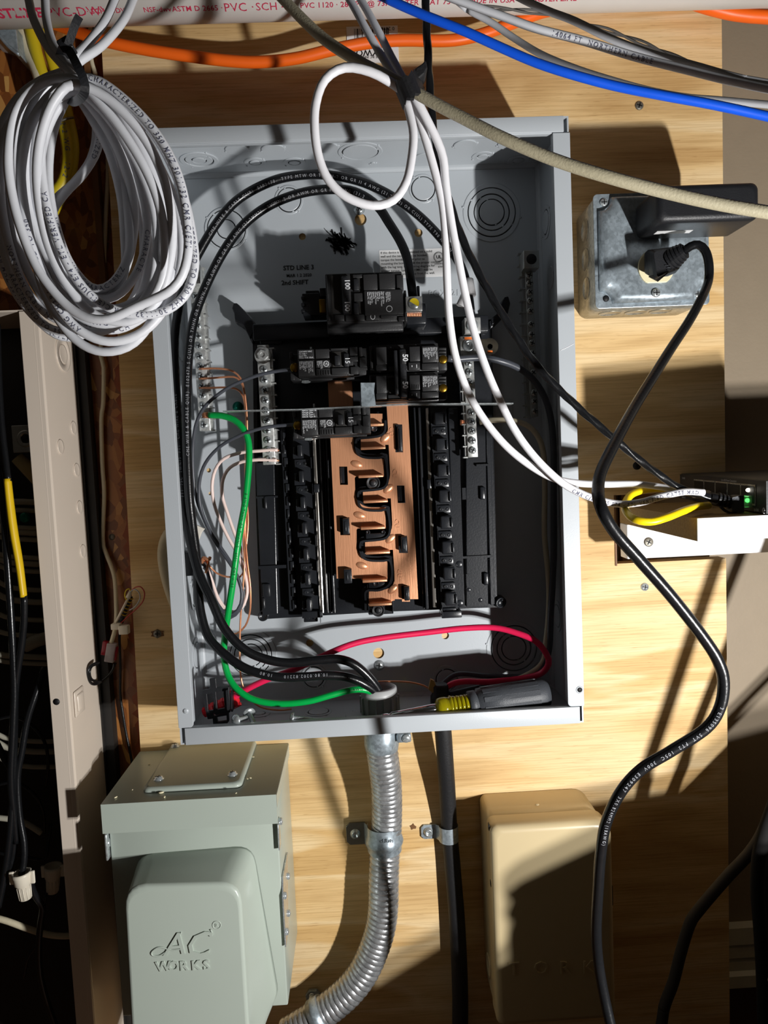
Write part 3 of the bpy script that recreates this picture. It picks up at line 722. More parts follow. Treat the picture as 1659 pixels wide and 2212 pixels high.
# serpentine insulator between the bars
sp = []
def sl(du, v0): return [(940 + du, v0), (938 + du, v0 + 50), (915 + du, v0 + 78), (870 + du, v0 + 88), (790 + du, v0 + 96), (776 + du, v0 + 110), (776 + du, v0 + 150), (790 + du, v0 + 185), (830 + du, v0 + 202), (905 + du, v0 + 204), (936 + du, v0 + 206)]
path = []
for du, v0 in ((-12, -82), (0, 212), (12, 492)): path += [c2(u - 14, v + (0 if i in (0, 10) else 6)) for i, (u, v) in enumerate(sl(du, v0))]
path += [c2(948, 730), c2(950, 790), c2(930, 840), c2(880, 866), c2(808, 872), c2(803, 930), c2(803, 985)]
P3 = smooth_path([at(x, y, -.047) for x, y in path], .002)
m = MB()
fr_ = [(P3[i], (P3[min(i + 1, len(P3) - 1)] - P3[max(i - 1, 0)]).normalized()) for i in range(len(P3))]
def ribbon(m, hw, yf, yb):
    vs = []
    for p, t in fr_:
        n_ = Vector((t.z, 0, -t.x)).normalized() * hw
        vs += [Vector((p.x + n_.x, yf, p.z + n_.z)), Vector((p.x - n_.x, yf, p.z - n_.z)), Vector((p.x - n_.x, yb, p.z - n_.z)), Vector((p.x + n_.x, yb, p.z + n_.z))]
    n4 = len(fr_); fs = [(i * 4 + k, i * 4 + (k + 1) % 4, (i + 1) * 4 + (k + 1) % 4, (i + 1) * 4 + k) for i in range(n4 - 1) for k in range(4)]
    m.add(vs, fs)
ribbon(m, .0038, -.0440, -.018); ribbon(m, .0010, -.0495, -.044)
build('serpentine_insulator', m, BLACK, base)
m = MB(); m.bpx(793, 1262, 850, 1326, -.036, Y0, .001); m.bpx(793, 1262, 797, 1326, -.046, -.03, .0006); m.bpx(846, 1290, 850, 1326, -.046, -.03, .0006); build('bottom_socket', m, BLACK, base)
m = MB(); 
for px, py in ((795, 1150), (828, 1150)):
    m = MB(); p = at(px, py, -.048); m.lathe(p, (0, -1, 0), [(.0021, -.01), (.0021, 0), (.0017, .0005), (.0014, .0005), (.0013, -.001), (.0001, -.001)], 18); build('screw_boss', m, BLACK, base)
m = MB(); m.bpx(790, 1153, 833, 1166, -.047, -.03, .0006); build('boss_plate', m, BLACK, base)
for px, py in ((812, 1260), (808, 926)):
    m = MB(); p = at(px, py, -.047); m.lathe(p, (0, -1, 0), [(.0030, -.01), (.0030, 0), (.0026, .0004), (.0024, 0), (.0001, 0)], 18); build('screw_boss', m, BLACK, base)
m = MB(); m.bpx(796, 1258, 832, 1270, -.046, -.03, .0006); build('boss_plate', m, BLACK, base)
for px, py, r in ((806, 1043, .0056), (817, 1318, .0052)):
    p = at(px, py, -.046); m = MB(); m.lathe(p, (0, -1, 0), [(r * 1.2, -.012), (r * 1.2, .001), (r * 1.05, .0018), (r * .95, .0005), (r * .5, .0005), (r * .5, .0018), (r * .4, .0022), (.0001, .0022)], 28); build('boss_screw', m, BLACKM, base)
# ------------------------------------------------------------------ terminal bars
def term_bar(name, label, top, bot, wpx, screws, yf, depth, sidew, mat, smat, empties=(), group=None, side_right=True, hl=None, r=.0033):
    """tilted bar: pixel centre line top->bottom, front width in px"""
    p0 = at(*top, yf); p1 = at(*bot, yf); W_ = wpx / 1593 * (yf - CAM_LOC.y) / 1.0
    t = thing(name, tuple(p1), label, 'terminal bar', group)
    d = (p1 - p0); L_ = d.length; ang = math.atan2(d.x, -d.z)
    M4 = Matrix.Translation((p0 + p1) / 2) @ Matrix.Rotation(-ang, 4, 'Y')
    m = MB(); m.box(-W_ / 2, W_ / 2, 0, depth, -L_ / 2, L_ / 2, .0006, 2, mat=M4); build('bar_body', m, mat, t)
    m = MB(); n = max(1, len(screws)); 
    for i in range(n + 1):
        zz = L_ / 2 - L_ * (i + .02) / (n + .04); sgn = 1 if side_right else -1
        m.box(sgn * W_ / 2, sgn * (W_ / 2 + sidew), .001, depth * .8, zz - .0006, zz + .0006, mat=M4)
    m.box(sgn * W_ / 2, sgn * (W_ / 2 + sidew * .5), .003, depth, -L_ / 2, L_ / 2, mat=M4)
    build('side_fins', m, mat, t)
    random.seed(int(top[0]))
    for f in screws:
        q = p0 + d * f + Vector((0, -.0002, 0)); m = MB(); hh = .0012 + random.random() * .0010
        m.lathe(q, (0, -1, 0), [(r, 0), (r, hh), (r * .82, hh + .0007), (.0001, hh + .0009)], 18); sc = build('clamp_screw', m, smat, t)
        a_ = random.random() * 3; m = MB()
        for k in (0, 1):
            bb = MB().box(-r * .68, r * .68, -hh - .0013, -hh - .0002, -r * .13, r * .13); R4 = Matrix.Translation(q) @ Matrix.Rotation(a_ + k * math.pi / 2, 4, 'Y'); m.add([R4 @ v for v in bb.v], bb.f)
        build('screw_slot', m, INKD, sc)
    for f in empties:
        q = p0 + d * f + Vector((0, -.0001, 0)); m = MB(); m.lathe(q, (0, -1, 0), [(r, 0), (r, .0003), (.0001, .0003)], 16); build('empty_hole', m, INKD, t)
    return t, M4
ss = lambda a, b, ys: [(y - a) / (b - a) for y in ys]
gb, _ = term_bar('left_ground_bar', 'silver ground terminal bar with the thick green wire, on the left inside wall', (420, 578), (443, 931), 24, ss(578, 931, (640, 662, 683, 703, 726, 747, 769, 791, 812, 834, 854, 876, 899, 918)), -.040, .012, .0035, ALU, ZINC)
m = MB(); p = at(416, 592, -.052); m.box(p.x - .0068, p.x + .0068, -.054, -.04, p.z - .009, p.z + .009, .0006); 
build('lug', m, ALU, gb); m = MB(); m.lathe(Vector((p.x, -.0541, p.z)), (0, -1, 0), [(.0045, 0), (.0045, .0002), (.0001, .0002)], 20); build('lug_hole', m, INKD, gb)
nb, _ = term_bar('left_neutral_bar', 'silver neutral terminal bar with a large washered nut, left of the top breaker', (568, 752), (582, 1004), 27, ss(752, 1004, (798, 821, 843, 865, 887, 909, 930, 951, 972, 993)), -.046, .012, .0042, ALU, ZINC)
p = at(568, 768, -.048); m = MB(); m.lathe(p, (0, -1, 0), [(.0078, 0), (.0078, .0010), (.0070, .0014), (.003, .0014)], 26); w_ = build('washer', m, ALU, nb)
m = MB(); m.lathe(p + Vector((0, -.0012, 0)), (0, -1, 0), [(.0052, 0), (.0052, .003), (.0046, .0036), (.0026, .0036), (.0024, .002), (.0001, .002)], 6, smooth=False); build('hex_nut', m, ALU, nb)
m = MB(); a = at(568, 748, -.046); m.box(a.x - .0052, a.x + .0052, -.0462, -.040, a.z - .004, a.z + .0012, .0004); build('bar_tongue', m, ALU, nb)
rb, _ = term_bar('right_neutral_bar', 'silver neutral terminal bar crossed by two white network cables, right of the breakers', (1012, 772), (1022, 988), 22, ss(772, 988, (785, 804, 826, 846, 891, 911, 931, 952, 973)), -.046, .012, .0042, ALU, ZINC, side_right=False)
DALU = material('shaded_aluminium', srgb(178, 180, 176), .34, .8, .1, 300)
rg, _ = term_bar('right_ground_bar', 'unwired terminal bar in deep shadow on the right inside of the grey panel', (1141, 545), (1155, 900), 16, ss(545, 900, (595, 612, 631, 649, 671, 700, 722, 740, 762, 785, 804, 848, 867, 888)), -.032, .012, .0055, DALU, DALU, side_right=False)
p = at(1147, 561, -.045); m = MB(); m.box(p.x - .0072, p.x + .0072, -.047, -.03, p.z - .0082, p.z + .0082, .0006); build('lug', m, DALU, rg)
m = MB(); m.lathe(Vector((p.x, -.0471, p.z)), (0, -1, 0), [(.0048, 0), (.0048, .0002), (.0001, .0002)], 20); build('lug_hole', m, INKD, rg)
# neutral lugs
lg = thing('neutral_lug', tuple(at(1015, 770, -.05)), 'stacked silver neutral lugs clamping the white-taped black conductor', 'lug')
p = at(1020, 704, -.055); m = MB(); m.box(p.x - .0075, p.x + .0075, -.058, -.040, p.z - .0072, p.z + .0072, .0007); build('upper_block', m, ALU, lg)
m = MB(); m.lathe(Vector((p.x - .0005, -.058, p.z)), (0, -1, 0), [(.0056, 0), (.0056, .001), (.0046, .0022), (.003, .0022), (.0028, .0008), (.0001, .0008)], 24); build('socket_screw', m, ZINC, lg)
p = at(1012, 747, -.052); m = MB(); m.box(p.x - .0080, p.x + .0070, -.054, -.040, p.z - .0095, p.z + .0085, .0007); build('lower_block', m, ALU, lg)
m = MB(); m.lathe(Vector((p.x, -.054, p.z)), (0, -1, 0), [(.0060, 0), (.0060, .001), (.005, .0022), (.003, .0022), (.0028, .0008), (.0001, .0008)], 24); build('socket_screw', m, ZINC, lg)
ORG = material('orange_paint', srgb(240, 120, 40), .5)
m = MB(); p = at(1017, 731, -.055); m.box(p.x - .006, p.x + .006, -.0562, -.0555, p.z - .001, p.z + .0012); build('paint_mark', m, ORG, lg)
tb = thing('bonding_tab', tuple(at(1058, 749, -.045)), 'round chromed tab with a hole and an orange mark, right of the neutral lugs', 'tab')
p = at(1058, 749, -.045); m = MB(); ring = circle(p.x, p.z, .0078, 28); tab = [q for q in ring if q[0] > p.x - .002] 
m.prism([ring, circle(p.x, p.z, .0026, 16)], -.0462, -.0448); m.box(p.x - .013, p.x - .004, -.0461, -.0449, p.z - .007, p.z + .0072); build('disc', m, CHROME, tb)
m = MB(); m.lathe(Vector((p.x, -.0446, p.z)), (0, -1, 0), [(.0032, 0), (.0001, 0)], 16); build('tab_hole', m, INKD, tb)
m = MB(); m.box(p.x - .0025, p.x + .0022, -.0466, -.0463, p.z - .006, p.z - .0038); build('paint_mark', m, ORG, tb)
# green bonding screw on its small plate
p = at(514, 879, BK - .001); gs = thing('green_bonding_screw', tuple(p), 'green hex grounding screw on a small square plate above the green wire', 'screw')
m = MB(); m.box(p.x - .0085, p.x + .0085, BK - .0012, BK, p.z - .009, p.z + .009, .0004); build('plate', m, GREY, gs)
m = MB(); m.lathe(p, (0, -1, 0), [(.0052, 0), (.0052, .001), (.0042, .0012), (.0042, .003), (.0001, .0034)], 20); build('head', m, GRNS, gs)
a = at(1088, 884, BK); m = MB(); m.box(a.x - .009, a.x + .009, BK - .0012, BK, a.z - .009, a.z + .009, .0004); build('bonding_plate', m, GREY, panel)
# flat steel barrier strip across the breakers (seen edge on)
st = thing('barrier_strip', tuple(at(800, 878, -.09)), 'thin flat steel strip seen edge-on, lying across the panel between two breakers', 'strip')
a = at(481, 888, -.092); b = at(660, 884, -.092); c_ = at(880, 873, -.092); d_ = at(975, 872.5, -.092); e_ = at(1109, 871.5, -.092)
m = MB()
for i, (p, q, tk) in enumerate(((a, b, .0009), (b, c_, .0011), (c_, d_, .0011), (d_, e_, .0012))):
    vs = [];
    for P_ in (p, q):
        for dy in (0, .013):
            for dz in (-tk / 2, tk / 2): vs.append(Vector((P_.x, -.092 + dy, P_.z + dz)))
    m.add(vs, [(0, 1, 3, 2), (4, 6, 7, 5), (0, 4, 5, 1), (2, 3, 7, 6), (0, 2, 6, 4), (1, 5, 7, 3)])
build('strip', m, ZINC, st)
p0 = at(779, 827, -.093); p1 = at(812, 877, -.093)
m = MB(); m.prism([[(p0.x, p0.z), (at(810, 828, -.093).x, p0.z - .0004), (at(808, 845, -.093).x, at(808, 845, -.093).z), (p1.x, p1.z), (at(781, 877, -.093).x, p1.z)]], -.0936, -.0924); build('upright_tab', m, GALV, st)
# ================================================================== BREAKERS
def fine_print(m, x0, z0, x1, z1, y, rows, vertical=False, seed=1, words=None):
    """rows of small white lettering filling a rectangle on a plane facing the room"""
    rnd = random.Random(seed); W_ = ['HACR Type', 'SWD', 'Suitable for', 'Type QP', '120/240V', 'Max. 75C', 'Wire 14-8', 'Torque 25', 'lb-in', 'Issue No.', 'Cu only', 'Al-Cu', '10kA', 'Circuit', 'Listed']
    if vertical:
        st_ = (x1 - x0) / rows
        for i in range(rows):
            s_ = ' '.join(rnd.choice(W_) for _ in range(2)); text_flat(m, s_[:rnd.randint(9, 15)], (x0 + i * st_ + st_ * .1, y, z0), (0, 0, -1), (1, 0, 0), st_ * 1.05, .02, lift=.00025)
    else:
        st_ = (z0 - z1) / rows
        for i in range(rows):
            s_ = ' '.join(rnd.choice(W_) for _ in range(2)); text_flat(m, s_[:rnd.randint(9, 14)], (x0, y, z0 - (i + .85) * st_), (1, 0, 0), (0, 0, 1), st_ * 1.05, .02, lift=.00025)
    return m
def breaker15(x0, y0, x1, y1, label):
    """single-pole breaker; front face corners in px, face at -.083"""
    YF = -.083; a = at(x0, y0, YF); b = at(x1, y1, YF); X0, X1, Z1, Z0 = a.x, b.x, a.z, b.z; L_ = X1 - X0; H_ = Z1 - Z0
    t = thing('single_pole_breaker', (X0, -.045, Z0), label, 'circuit breaker')
    fx = lambda u: X0 + L_ * u; fz = lambda v: Z1 - H_ * v
    m = MB(); m.box(fx(.115), fx(.82), -.080, -.045, Z0, Z1, .0006, 2); m.box(fx(.80), X1, -.076, -.042, Z0 + .0004, Z1 - .0003, .0006, 2); m.box(X0, fx(.13), -.066, -.042, Z0 - .0012, Z1 - .002, .0008, 2)
    m.box(fx(0.02), fx(.95), -.062, -.045, Z0 - .0014, Z0 + .001, .0004); m.box(X0, fx(.04), -.072, -.05, fz(.28), Z1 - .001, .0004); m.box(X0, fx(.05), -.070, -.05, Z0 - .001, fz(.78), .0004)
    build('case', m, BREAK, t)
    m = MB(); e = .0004
    for (u0, u1, v0, v1, h) in ((.12, .325, .03, .36, .0830), (.12, .325, .40, .97, .0834), (.345, .52, .03, .36, .0826), (.345, .52, .42, .70, .0834), (.345, .52, .72, .97, .0826), (.54, .76, .72, .96, .0832), (.54, .76, .02, .10, .0830), (.78, .88, .0, .30, .0826), (.78, .88, .34, .52, .0826), (.78, .88, .70, .97, .0826), (.90, .99, .36, .72, .0790), (.90, .94, .0, .33, .0800)):
        m.box(fx(u0), fx(u1), -h, -.079 if h > .08 else -.075, fz(v1), fz(v0), e, 2)
    build('face_panels', m, BREAK, t)
    m = MB()
    for k in range(5): m.box(fx(.37 + k * .032), fx(.378 + k * .032), -.0834, -.0826, fz(.95), fz(.80))
    build('face_ribs', m, BREAK, t)
    m = MB(); m.box(fx(.55), fx(.70), -.0812, -.0795, fz(.70), fz(.12), .0003); build('handle_well', m, DARKM, t)
    m = MB(); m.box(fx(.585), fx(.655), -.0880, -.0790, fz(.66), fz(.30), .0008, 2); m.box(fx(.70), fx(.765), -.0845, -.0795, fz(.70), fz(.22), .0008, 2); hd = build('toggle', m, BLACKM, t)
    m = MB(); text_flat(m, '15', (fx(.720), -.0845, fz(.36)), (0, 0, -1), (1, 0, 0), .0058, .02); build('amp_marking', m, WINK, hd, label='15 in white')
    m = MB(); fine_print(m, fx(.135), fz(.06), fx(.32), fz(.35), -.0830, 4, False, int(x0)); fine_print(m, fx(.135), fz(.44), fx(.31), fz(.95), -.0834, 8, True, int(y0)); fine_print(m, fx(.36), fz(.45), fx(.43), fz(.68), -.0834, 5, True, 4)
    c_ = Vector((fx(.475), -.0835, fz(.56)))
    for i in range(16):
        a0 = i * math.pi / 8; a1 = a0 + math.pi / 8.5; q = [c_ + Vector((math.cos(w) * r, 0, math.sin(w) * r)) for w, r in ((a0, .0026), (a1, .0026), (a1, .0020), (a0, .0020))]; m.add(q, [(0, 1, 2, 3)])
    text_flat(m, 'UL', c_ + Vector((-.0014, 0, -.0008)), (1, 0, 0), (0, 0, 1), .0026, .02, lift=.0001)
    build('printed_rating', m, WINK, t, label='white fine print')
    p = Vector((fx(.055), -.0665, fz(.57))); m = MB(); m.lathe(p, (0, -1, 0), [(.0042, 0), (.0042, .001), (.0030, .0016), (.0001, .0016)], 18); build('terminal_screw', m, BRASS, t)
    p = Vector((fx(.18), -.058, Z0 - .0015)); m = MB(); m.ell(p, .0046, .0046, .0016); m.box(p.x - .003, p.x + .003, -.0630, -.0622, p.z - .0012, p.z + .0008); build('rivet', m, ZINC, t)
    p = Vector((fx(.82), -.058, Z0 - .0005)); m = MB(); m.ell(p, .0022, .0022, .001); build('rivet', m, ZINC, t)
    m = MB(); m.box(fx(.26), fx(.285), -.060, -.05, Z1, Z1 + .005, .0003); build('wire_clip', m, ZINC, t)
    return t
breaker15(622, 755, 795, 809, 'upper black 15 amp single-pole breaker on the left, above the steel strip')
breaker15(629, 882, 802, 937, 'lower black 15 amp single-pole breaker on the left, below the steel strip')

def breaker50():
    YF = -.082; t = thing('double_pole_breaker', tuple(at(880, 866, -.05)), 'black 50 amp double-pole breaker with a tied handle marked 50 twice', 'circuit breaker')
    for y0, y1 in ((747, 800), (809, 862)):
        m = MB(); m.bpx(797, y0, 948, y1, -.076, -.045, .0006); m.bpx(797, y0 + 2, 948, y1 + 4, -.064, -.045, .0004); m.bpx(946, y0 + 4, 966, y1, -.068, -.045, .0006)
        for k in range(5): m.bpx(948, y0 + 5 + k * 7, 964, y0 + 8 + k * 7, -.070, -.06, .0003)
        build('case', m, BREAK, t)
        m = MB()
        for (a, b, c_, d, h) in ((798, y0 + 1, 806, y1 - 4, -.080), (812, y0 + 3, 836, y0 + 40, -.087), (812, y0 + 41, 836, y1, -.083), (838, y0 + 2, 866, y0 + 7, -.081), (838, y1 - 9, 880, y1, -.081), (884, y0 + 2, 908, y0 + 33, -.083), (882, y0 + 36, 908, y1 - 1, -.081), (911, y0 + 1, 948, y0 + 35, -.0825), (911, y0 + 38, 948, y1 - 3, -.082)):
            m.bpx(a, b, c_, d, h, -.074, .0005, 2)
        build('face_panels', m, BREAK, t)
        m = MB(); m.bpx(840, y0 + 8, 876, y0 + 44, -.0775, -.074); build('handle_well', m, DARKM, t)
        m = MB()
        if y0 > 800:
            for k in range(6): m.bpx(886 + k * 3.5, y0 + 22, 887.4 + k * 3.5, y0 + 31, -.0836, -.0828)
            build('face_ribs', m, BREAK, t); m = MB()
        a = at(913, y0 + 3, -.0825); b = at(946, y0 + 34, -.0825); fine_print(m, a.x, a.z - .0005, b.x, b.z, -.0825, 9, True, y0)
        p = at(890, y0 + 44, -.081); m.box(p.x - .0003, p.x + .0003, -.0813, -.081, p.z - .0008, p.z + .0008); p = at(900, y0 + 44, -.081); m.box(p.x - .0003, p.x + .0003, -.0813, -.081, p.z - .0015, p.z + .0015)
        build('printed_rating', m, WINK, t, label='white fine print')
        p = at(957, y0 + 30, -.069); m = MB(); m.lathe(p, (0, -1, 0), [(.0040, 0), (.0040, .001), (.003, .0016), (.0001, .0016)], 18); build('terminal_screw', m, BRASS, t)
    m = MB(); m.bpx(850, 756, 862, 852, -.092, -.079, .001, 2); m.bpx(862, 754, 881, 858, -.0905, -.079, .0012, 2); hd = build('tied_handle', m, BLACKM, t)
    m = MB(); 
    for y in (764, 823): m.bpx(866, y - 4, 878, y + 22, -.0911, -.090, .0005)
    build('number_plates', m, BREAK, hd)
    m = MB()
    for y in (765, 824): text_flat(m, '50', at(870, y, -.0912) , (0, 0, -1), (1, 0, 0), .0064, .03); 
    text_flat(m, '50', at(870, 0, -.0912), (1, 0, 0), (0, 0, 1), .0001)
    build('amp_marking', m, WINK, hd, label='50 in white')
breaker50()

def main_breaker():
    t = thing('main_breaker', tuple(at(790, 716, -.05)), 'large black two-pole main breaker with yellow-marked lug, at the top of the base', 'circuit breaker')
    m = MB(); m.bpx(702, 592, 872, 694, -.084, -.035, .0008); m.bpx(706, 690, 872, 714, -.062, -.03, .0008); m.bpx(872, 627, 880, 694, -.076, -.04, .0006); build('case', m, BREAK, t)
    m = MB()
    for (a, b, c_, d, h) in ((704, 594, 711, 690, -.087), (738, 596, 760, 678, -.0905), (762, 593, 784, 600, -.0875), (784, 593, 816, 626, -.089), (818, 591, 854, 625, -.0885), (856, 594, 872, 628, -.086), (786, 628, 872, 678, -.0895), (764, 633, 784, 651, -.0875), (722, 680, 744, 693, -.086), (746, 680, 788, 693, -.0865), (790, 678, 820, 691, -.0875), (822, 676, 858, 686, -.087), (860, 684, 874, 694, -.086), (706, 634, 714, 692, -.086)):
        m.bpx(a, b, c_, d, h, -.083, .0006, 2)
    build('face_panels', m, BREAK, t)
    m = MB(); m.bpx(714, 596, 738, 676, -.0845, -.08); m.bpx(763, 601, 784, 632, -.0848, -.08); m.bpx(763, 652, 784, 680, -.0848, -.08); build('handle_well', m, DARKM, t)
    for y in (600, 652):
        m = MB(); m.bpx(763, y + 2, 776, y + 27, -.0895, -.083, .0008); build('arc_vent', m, BLACKM, t)
    m = MB(); m.bpx(737, 597, 755, 677, -.0945, -.085, .0014, 3); hd = build('handle', m, BLACKM, t)
    m = MB()
    for y in (603, 650): text_flat(m, '100', at(745, y, -.0946), (0, 0, -1), (1, 0, 0), .0060, .03)
    build('amp_marking', m, WINK, hd, label='100 in white')
    m = MB(); a = at(793, 631, -.0895); b = at(832, 674, -.0895); fine_print(m, a.x, a.z, b.x, b.z, -.0895, 9, True, 5); a = at(833, 631, -.0895); b = at(845, 660, -.0895); fine_print(m, a.x, a.z, b.x, b.z, -.0895, 3, True, 8)
    p = at(841, 667, -.0897)
    for r in (.0028,):
        for i in range(16):
            a0 = i * math.pi / 8; a1 = a0 + math.pi / 8.5; q = [p + Vector((math.cos(w_) * rr, 0, math.sin(w_) * rr)) for w_, rr in ((a0, r), (a1, r), (a1, r - .0006), (a0, r - .0006))]; m.add(q, [(0, 1, 2, 3)])
    build('printed_rating', m, WINK, t, label='white fine print')
    m = MB(); p = at(805, 684, -.0876); m.tube([p + Vector((math.cos(k * .35) * .0019, 0, math.sin(k * .35) * .0023)) for k in range(19)], .00035, 5); build('moulded_ring', m, WINK, t)
    m = MB(); m.bpx(652, 634, 704, 680, -.056, -.03, .0008); m.bpx(690, 622, 706, 640, -.060, -.03, .0008); m.bpx(660, 628, 690, 640, -.050, -.03, .0006)
    for k in range(3): m.bpx(650, 640 + k * 14, 658, 646 + k * 14, -.060, -.05, .0006)
    build('hold_down_block', m, BLACK, t)
    p = at(697, 661, -.062); m = MB(); m.box(p.x - .003, p.x + .003, -.063, -.05, p.z - .006, p.z + .006, .0005); build('terminal_plate', m, BRASS, t)
    m = MB(); m.bpx(876, 655, 922, 700, -.062, -.03, .0014); m.bpx(900, 617, 908, 660, -.058, -.03, .0008); build('lug_shroud', m, BLACK, t)
    p = at(894, 657, -.080); m = MB(); m.box(p.x - .0074, p.x + .0074, -.082, -.062, p.z - .0064, p.z + .0064, .0006); lg_ = build('line_lug', m, ALU, t)
    m = MB(); m.lathe(Vector((p.x, -.082, p.z)), (0, -1, 0), [(.0052, 0), (.0052, .001), (.0046, .0016), (.0001, .0016)], 24); build('lug_screw', m, ZINC, lg_)
    YP = material('yellow_paint', srgb(240, 212, 30), .5)
    m = MB(); q = [(p.x + math.cos(math.radians(a)) * .0044, p.z + math.sin(math.radians(a)) * .0044) for a in range(-40, 170, 15)]; m.prism([q], -.0839, -.0835); build('paint_mark', m, YP, lg_)
    m = MB(); 
    for k in range(9): m.cyl(at(880 + k * 3.6, 672, -.070), at(880 + k * 3.6, 684, -.070), .0008, n=6)
    build('conductor_strands', m, WIREC, t)
    for px, py in ((718, 703), (789, 697), (842, 692), (866, 698)):
        p = at(px, py, -.060); m = MB(); m.ell(p, .0034 if px < 730 else .0018, .003, .0014); build('rivet', m, ZINC, t)
main_breaker()
# ================================================================== THINGS AROUND THE PANEL
def rrect(x0, x1, z0, z1, r, n=5):
    """rounded rectangle, r = (tl,tr,br,bl) or number"""
    R4 = r if isinstance(r, (list, tuple)) else (r,) * 4; pts = []
    for (cx, cz, rr, a0) in ((x0 + R4[0], z1 - R4[0], R4[0], 180), (x1 - R4[1], z1 - R4[1], R4[1], 90), (x1 - R4[2], z0 + R4[2], R4[2], 0), (x0 + R4[3], z0 + R4[3], R4[3], -90)):
        for i in range(n + 1):
            t_ = math.radians(a0 - 90 * i / n); pts.append((cx + rr * math.cos(t_), cz + rr * math.sin(t_)))
    return pts
def loft(m, loops, cap0=True, cap1=True, smooth=True):
    """loops: list of lists of 3-D points with equal counts"""
    n = len(loops[0]); vs = [p for l in loops for p in l]
    m.add(vs, [(j * n + i, j * n + (i + 1) % n, (j + 1) * n + (i + 1) % n, (j + 1) * n + i) for j in range(len(loops) - 1) for i in range(n)], smooth)
    if cap0: m.add(loops[0], [tuple(range(n))[::-1]])
    if cap1: m.add(loops[-1], [tuple(range(n))])
    return m
def quadloop(tl, tr, br, bl, r, Y, n=5):
    """rounded quadrilateral from xz corners"""
    P_ = [Vector((p[0], 0, p[1])) for p in (tl, tr, br, bl)]; out = []
    rr = r if isinstance(r, (list, tuple)) else (r,) * 4
    for i in range(4):
        p, a, b = P_[i], P_[i - 1], P_[(i + 1) % 4]; ra = rr[i]
        u = (a - p).normalized() * ra; v = (b - p).normalized() * ra
        for k in range(n + 1):
            t = k / n; q = p + u * (1 - t) ** 2 + v * t ** 2; q.y = Y; out.append(q)
    return out

# ------------------------------------------------------------------ generator inlet box, lower left
X0, X1 = -.2475, -.0985; ZT = -.3075; ZB = at(440, 2184, -.105).z
ac = thing('power_inlet_box', ((X0 + X1) / 2, 0, ZB), 'sage-grey steel power inlet box embossed AC WORKS, below the left of the open panel', 'inlet box')
m = MB(); m.box(X0, X1, -.105, -.0005, ZB, ZT - .004, .0012, 2); build('body', m, SAGE, ac)
zl = at(230, 1801, -.116).z
m = MB(); T_ = .0015
m.prism([[(-.0005, ZT), (-.0965, ZT - .0005), (-.1160, ZT - .0005), (-.1160, zl), (-.1145, zl), (-.1145, ZT - .002), (-.0005, ZT - .0015)]], X0 - .0016, X1 + .0016, axis='x')
for xs in (X0 - .0016, X1 + .0004): m.box(xs, xs + .0012, -.1155, -.0005, ZT - .0125, ZT - .0008)
build('hood', m, SAGE, ac)
m = MB()
f = lambda px, py: atz(px, py, ZT)
q = [f(330, 1712), f(522, 1700), f(547, 1608), f(372, 1612)]
lo = [[Vector((p.x, p.y, ZT + h)) for p in [Vector((x, y, 0)) for x, y in rrect(min(q[0].x, q[3].x) + o_, max(q[1].x, q[2].x) - o_, q[0].y + o_, q[3].y + .004 - o_, .006, 4)]] for h, o_ in ((0, 0), (.0022, .0004), (.0036, .0018), (.0040, .0036))]
loft(m, lo); plate = build('gasket_plate', m, SAGE, ac)
for px, py in ((343, 1683), (502, 1673), (378, 1612)):
    p = atz(px, py, ZT + .004); m = MB(); m.lathe(p, (0, 0, 1), [(.0048, -.0002), (.0048, .0004), (.0036, .0008), (.0034, .0024), (.0001, .0030)], 20); sc = build('plate_screw', m, ZINC, ac)
    m = MB(); m.box(p.x - .0022, p.x + .0022, p.y - .0003, p.y + .0003, p.z + .0024, p.z + .0030); m.box(p.x - .0003, p.x + .0003, p.y - .0022, p.y + .0022, p.z + .0024, p.z + .0030); build('screw_slot', m, INKD, sc)
# deep-drawn flip cover
def ql(px, Y, r): return quadloop(*[(at(x, y, Y).x, at(x, y, Y).z) for x, y in px], r, Y)
B = [(294, 1846), (546, 1826), (603, 2165), (305, 2240)]; Fp = [(268, 1912), (519, 1906), (545, 2330), (292, 2350)]
def mixq(t, Y, r):
    out_ = []
    for b, f_ in zip(B, Fp):
        pb = at(*b, -.105); pf = at(*f_, -.155); v = pb.lerp(pf, t); out_.append((v.x, v.z))
    return quadloop(*out_, r, Y)
lo = [mixq(-.06, -.1052, .016), mixq(.02, -.108, .016), mixq(.12, -.114, .017)] + [mixq(.12 + .80 * k / 5, -.114 - .034 * k / 5, .018) for k in range(1, 6)] + [mixq(.965, -.1525, .018), mixq(1.0, -.1550, .018)]
i_ = mixq(1.0, -.1562, .018); cen = sum(i_, Vector()) / len(i_)
lo += [[cen + (p - cen) * .975 for p in i_], [cen + (p - cen) * .94 + Vector((0, -.0004, 0)) for p in i_]]
m = MB(); loft(m, lo, True, True); cover = build('flip_cover', m, SAGE, ac)
m = MB(); yt = -.1567
text_flat(m, 'A', at(352, 2064, yt), (1, .0, .03), (0, 0, 1), .0275, 0, lift=0, raise_=.0011, shear=.3)
text_flat(m, 'C', at(398, 2067, yt), (1, 0, .03), (0, 0, 1), .0300, -.002, lift=0, raise_=.0011, shear=.3)
for i, ch in enumerate('WORKS'): text_flat(m, ch, at(338 + i * 25.5, 2098 - i * .9, yt), (1, 0, .03), (0, 0, 1), .0118, .022, lift=0, raise_=.0009)
m.tube([p for p in smooth_path([at(x, y, yt - .0003) for x, y in ((392, 2050), (370, 2052), (345, 2046), (328, 2056), (330, 2064), (345, 2064), (362, 2052), (378, 2032), (392, 2014))], .001)], .0007, 6)
m.tube([p for p in smooth_path([at(x, y, yt - .0003) for x, y in ((452, 2022), (458, 2014), (454, 2008))], .001)], .0006, 6)
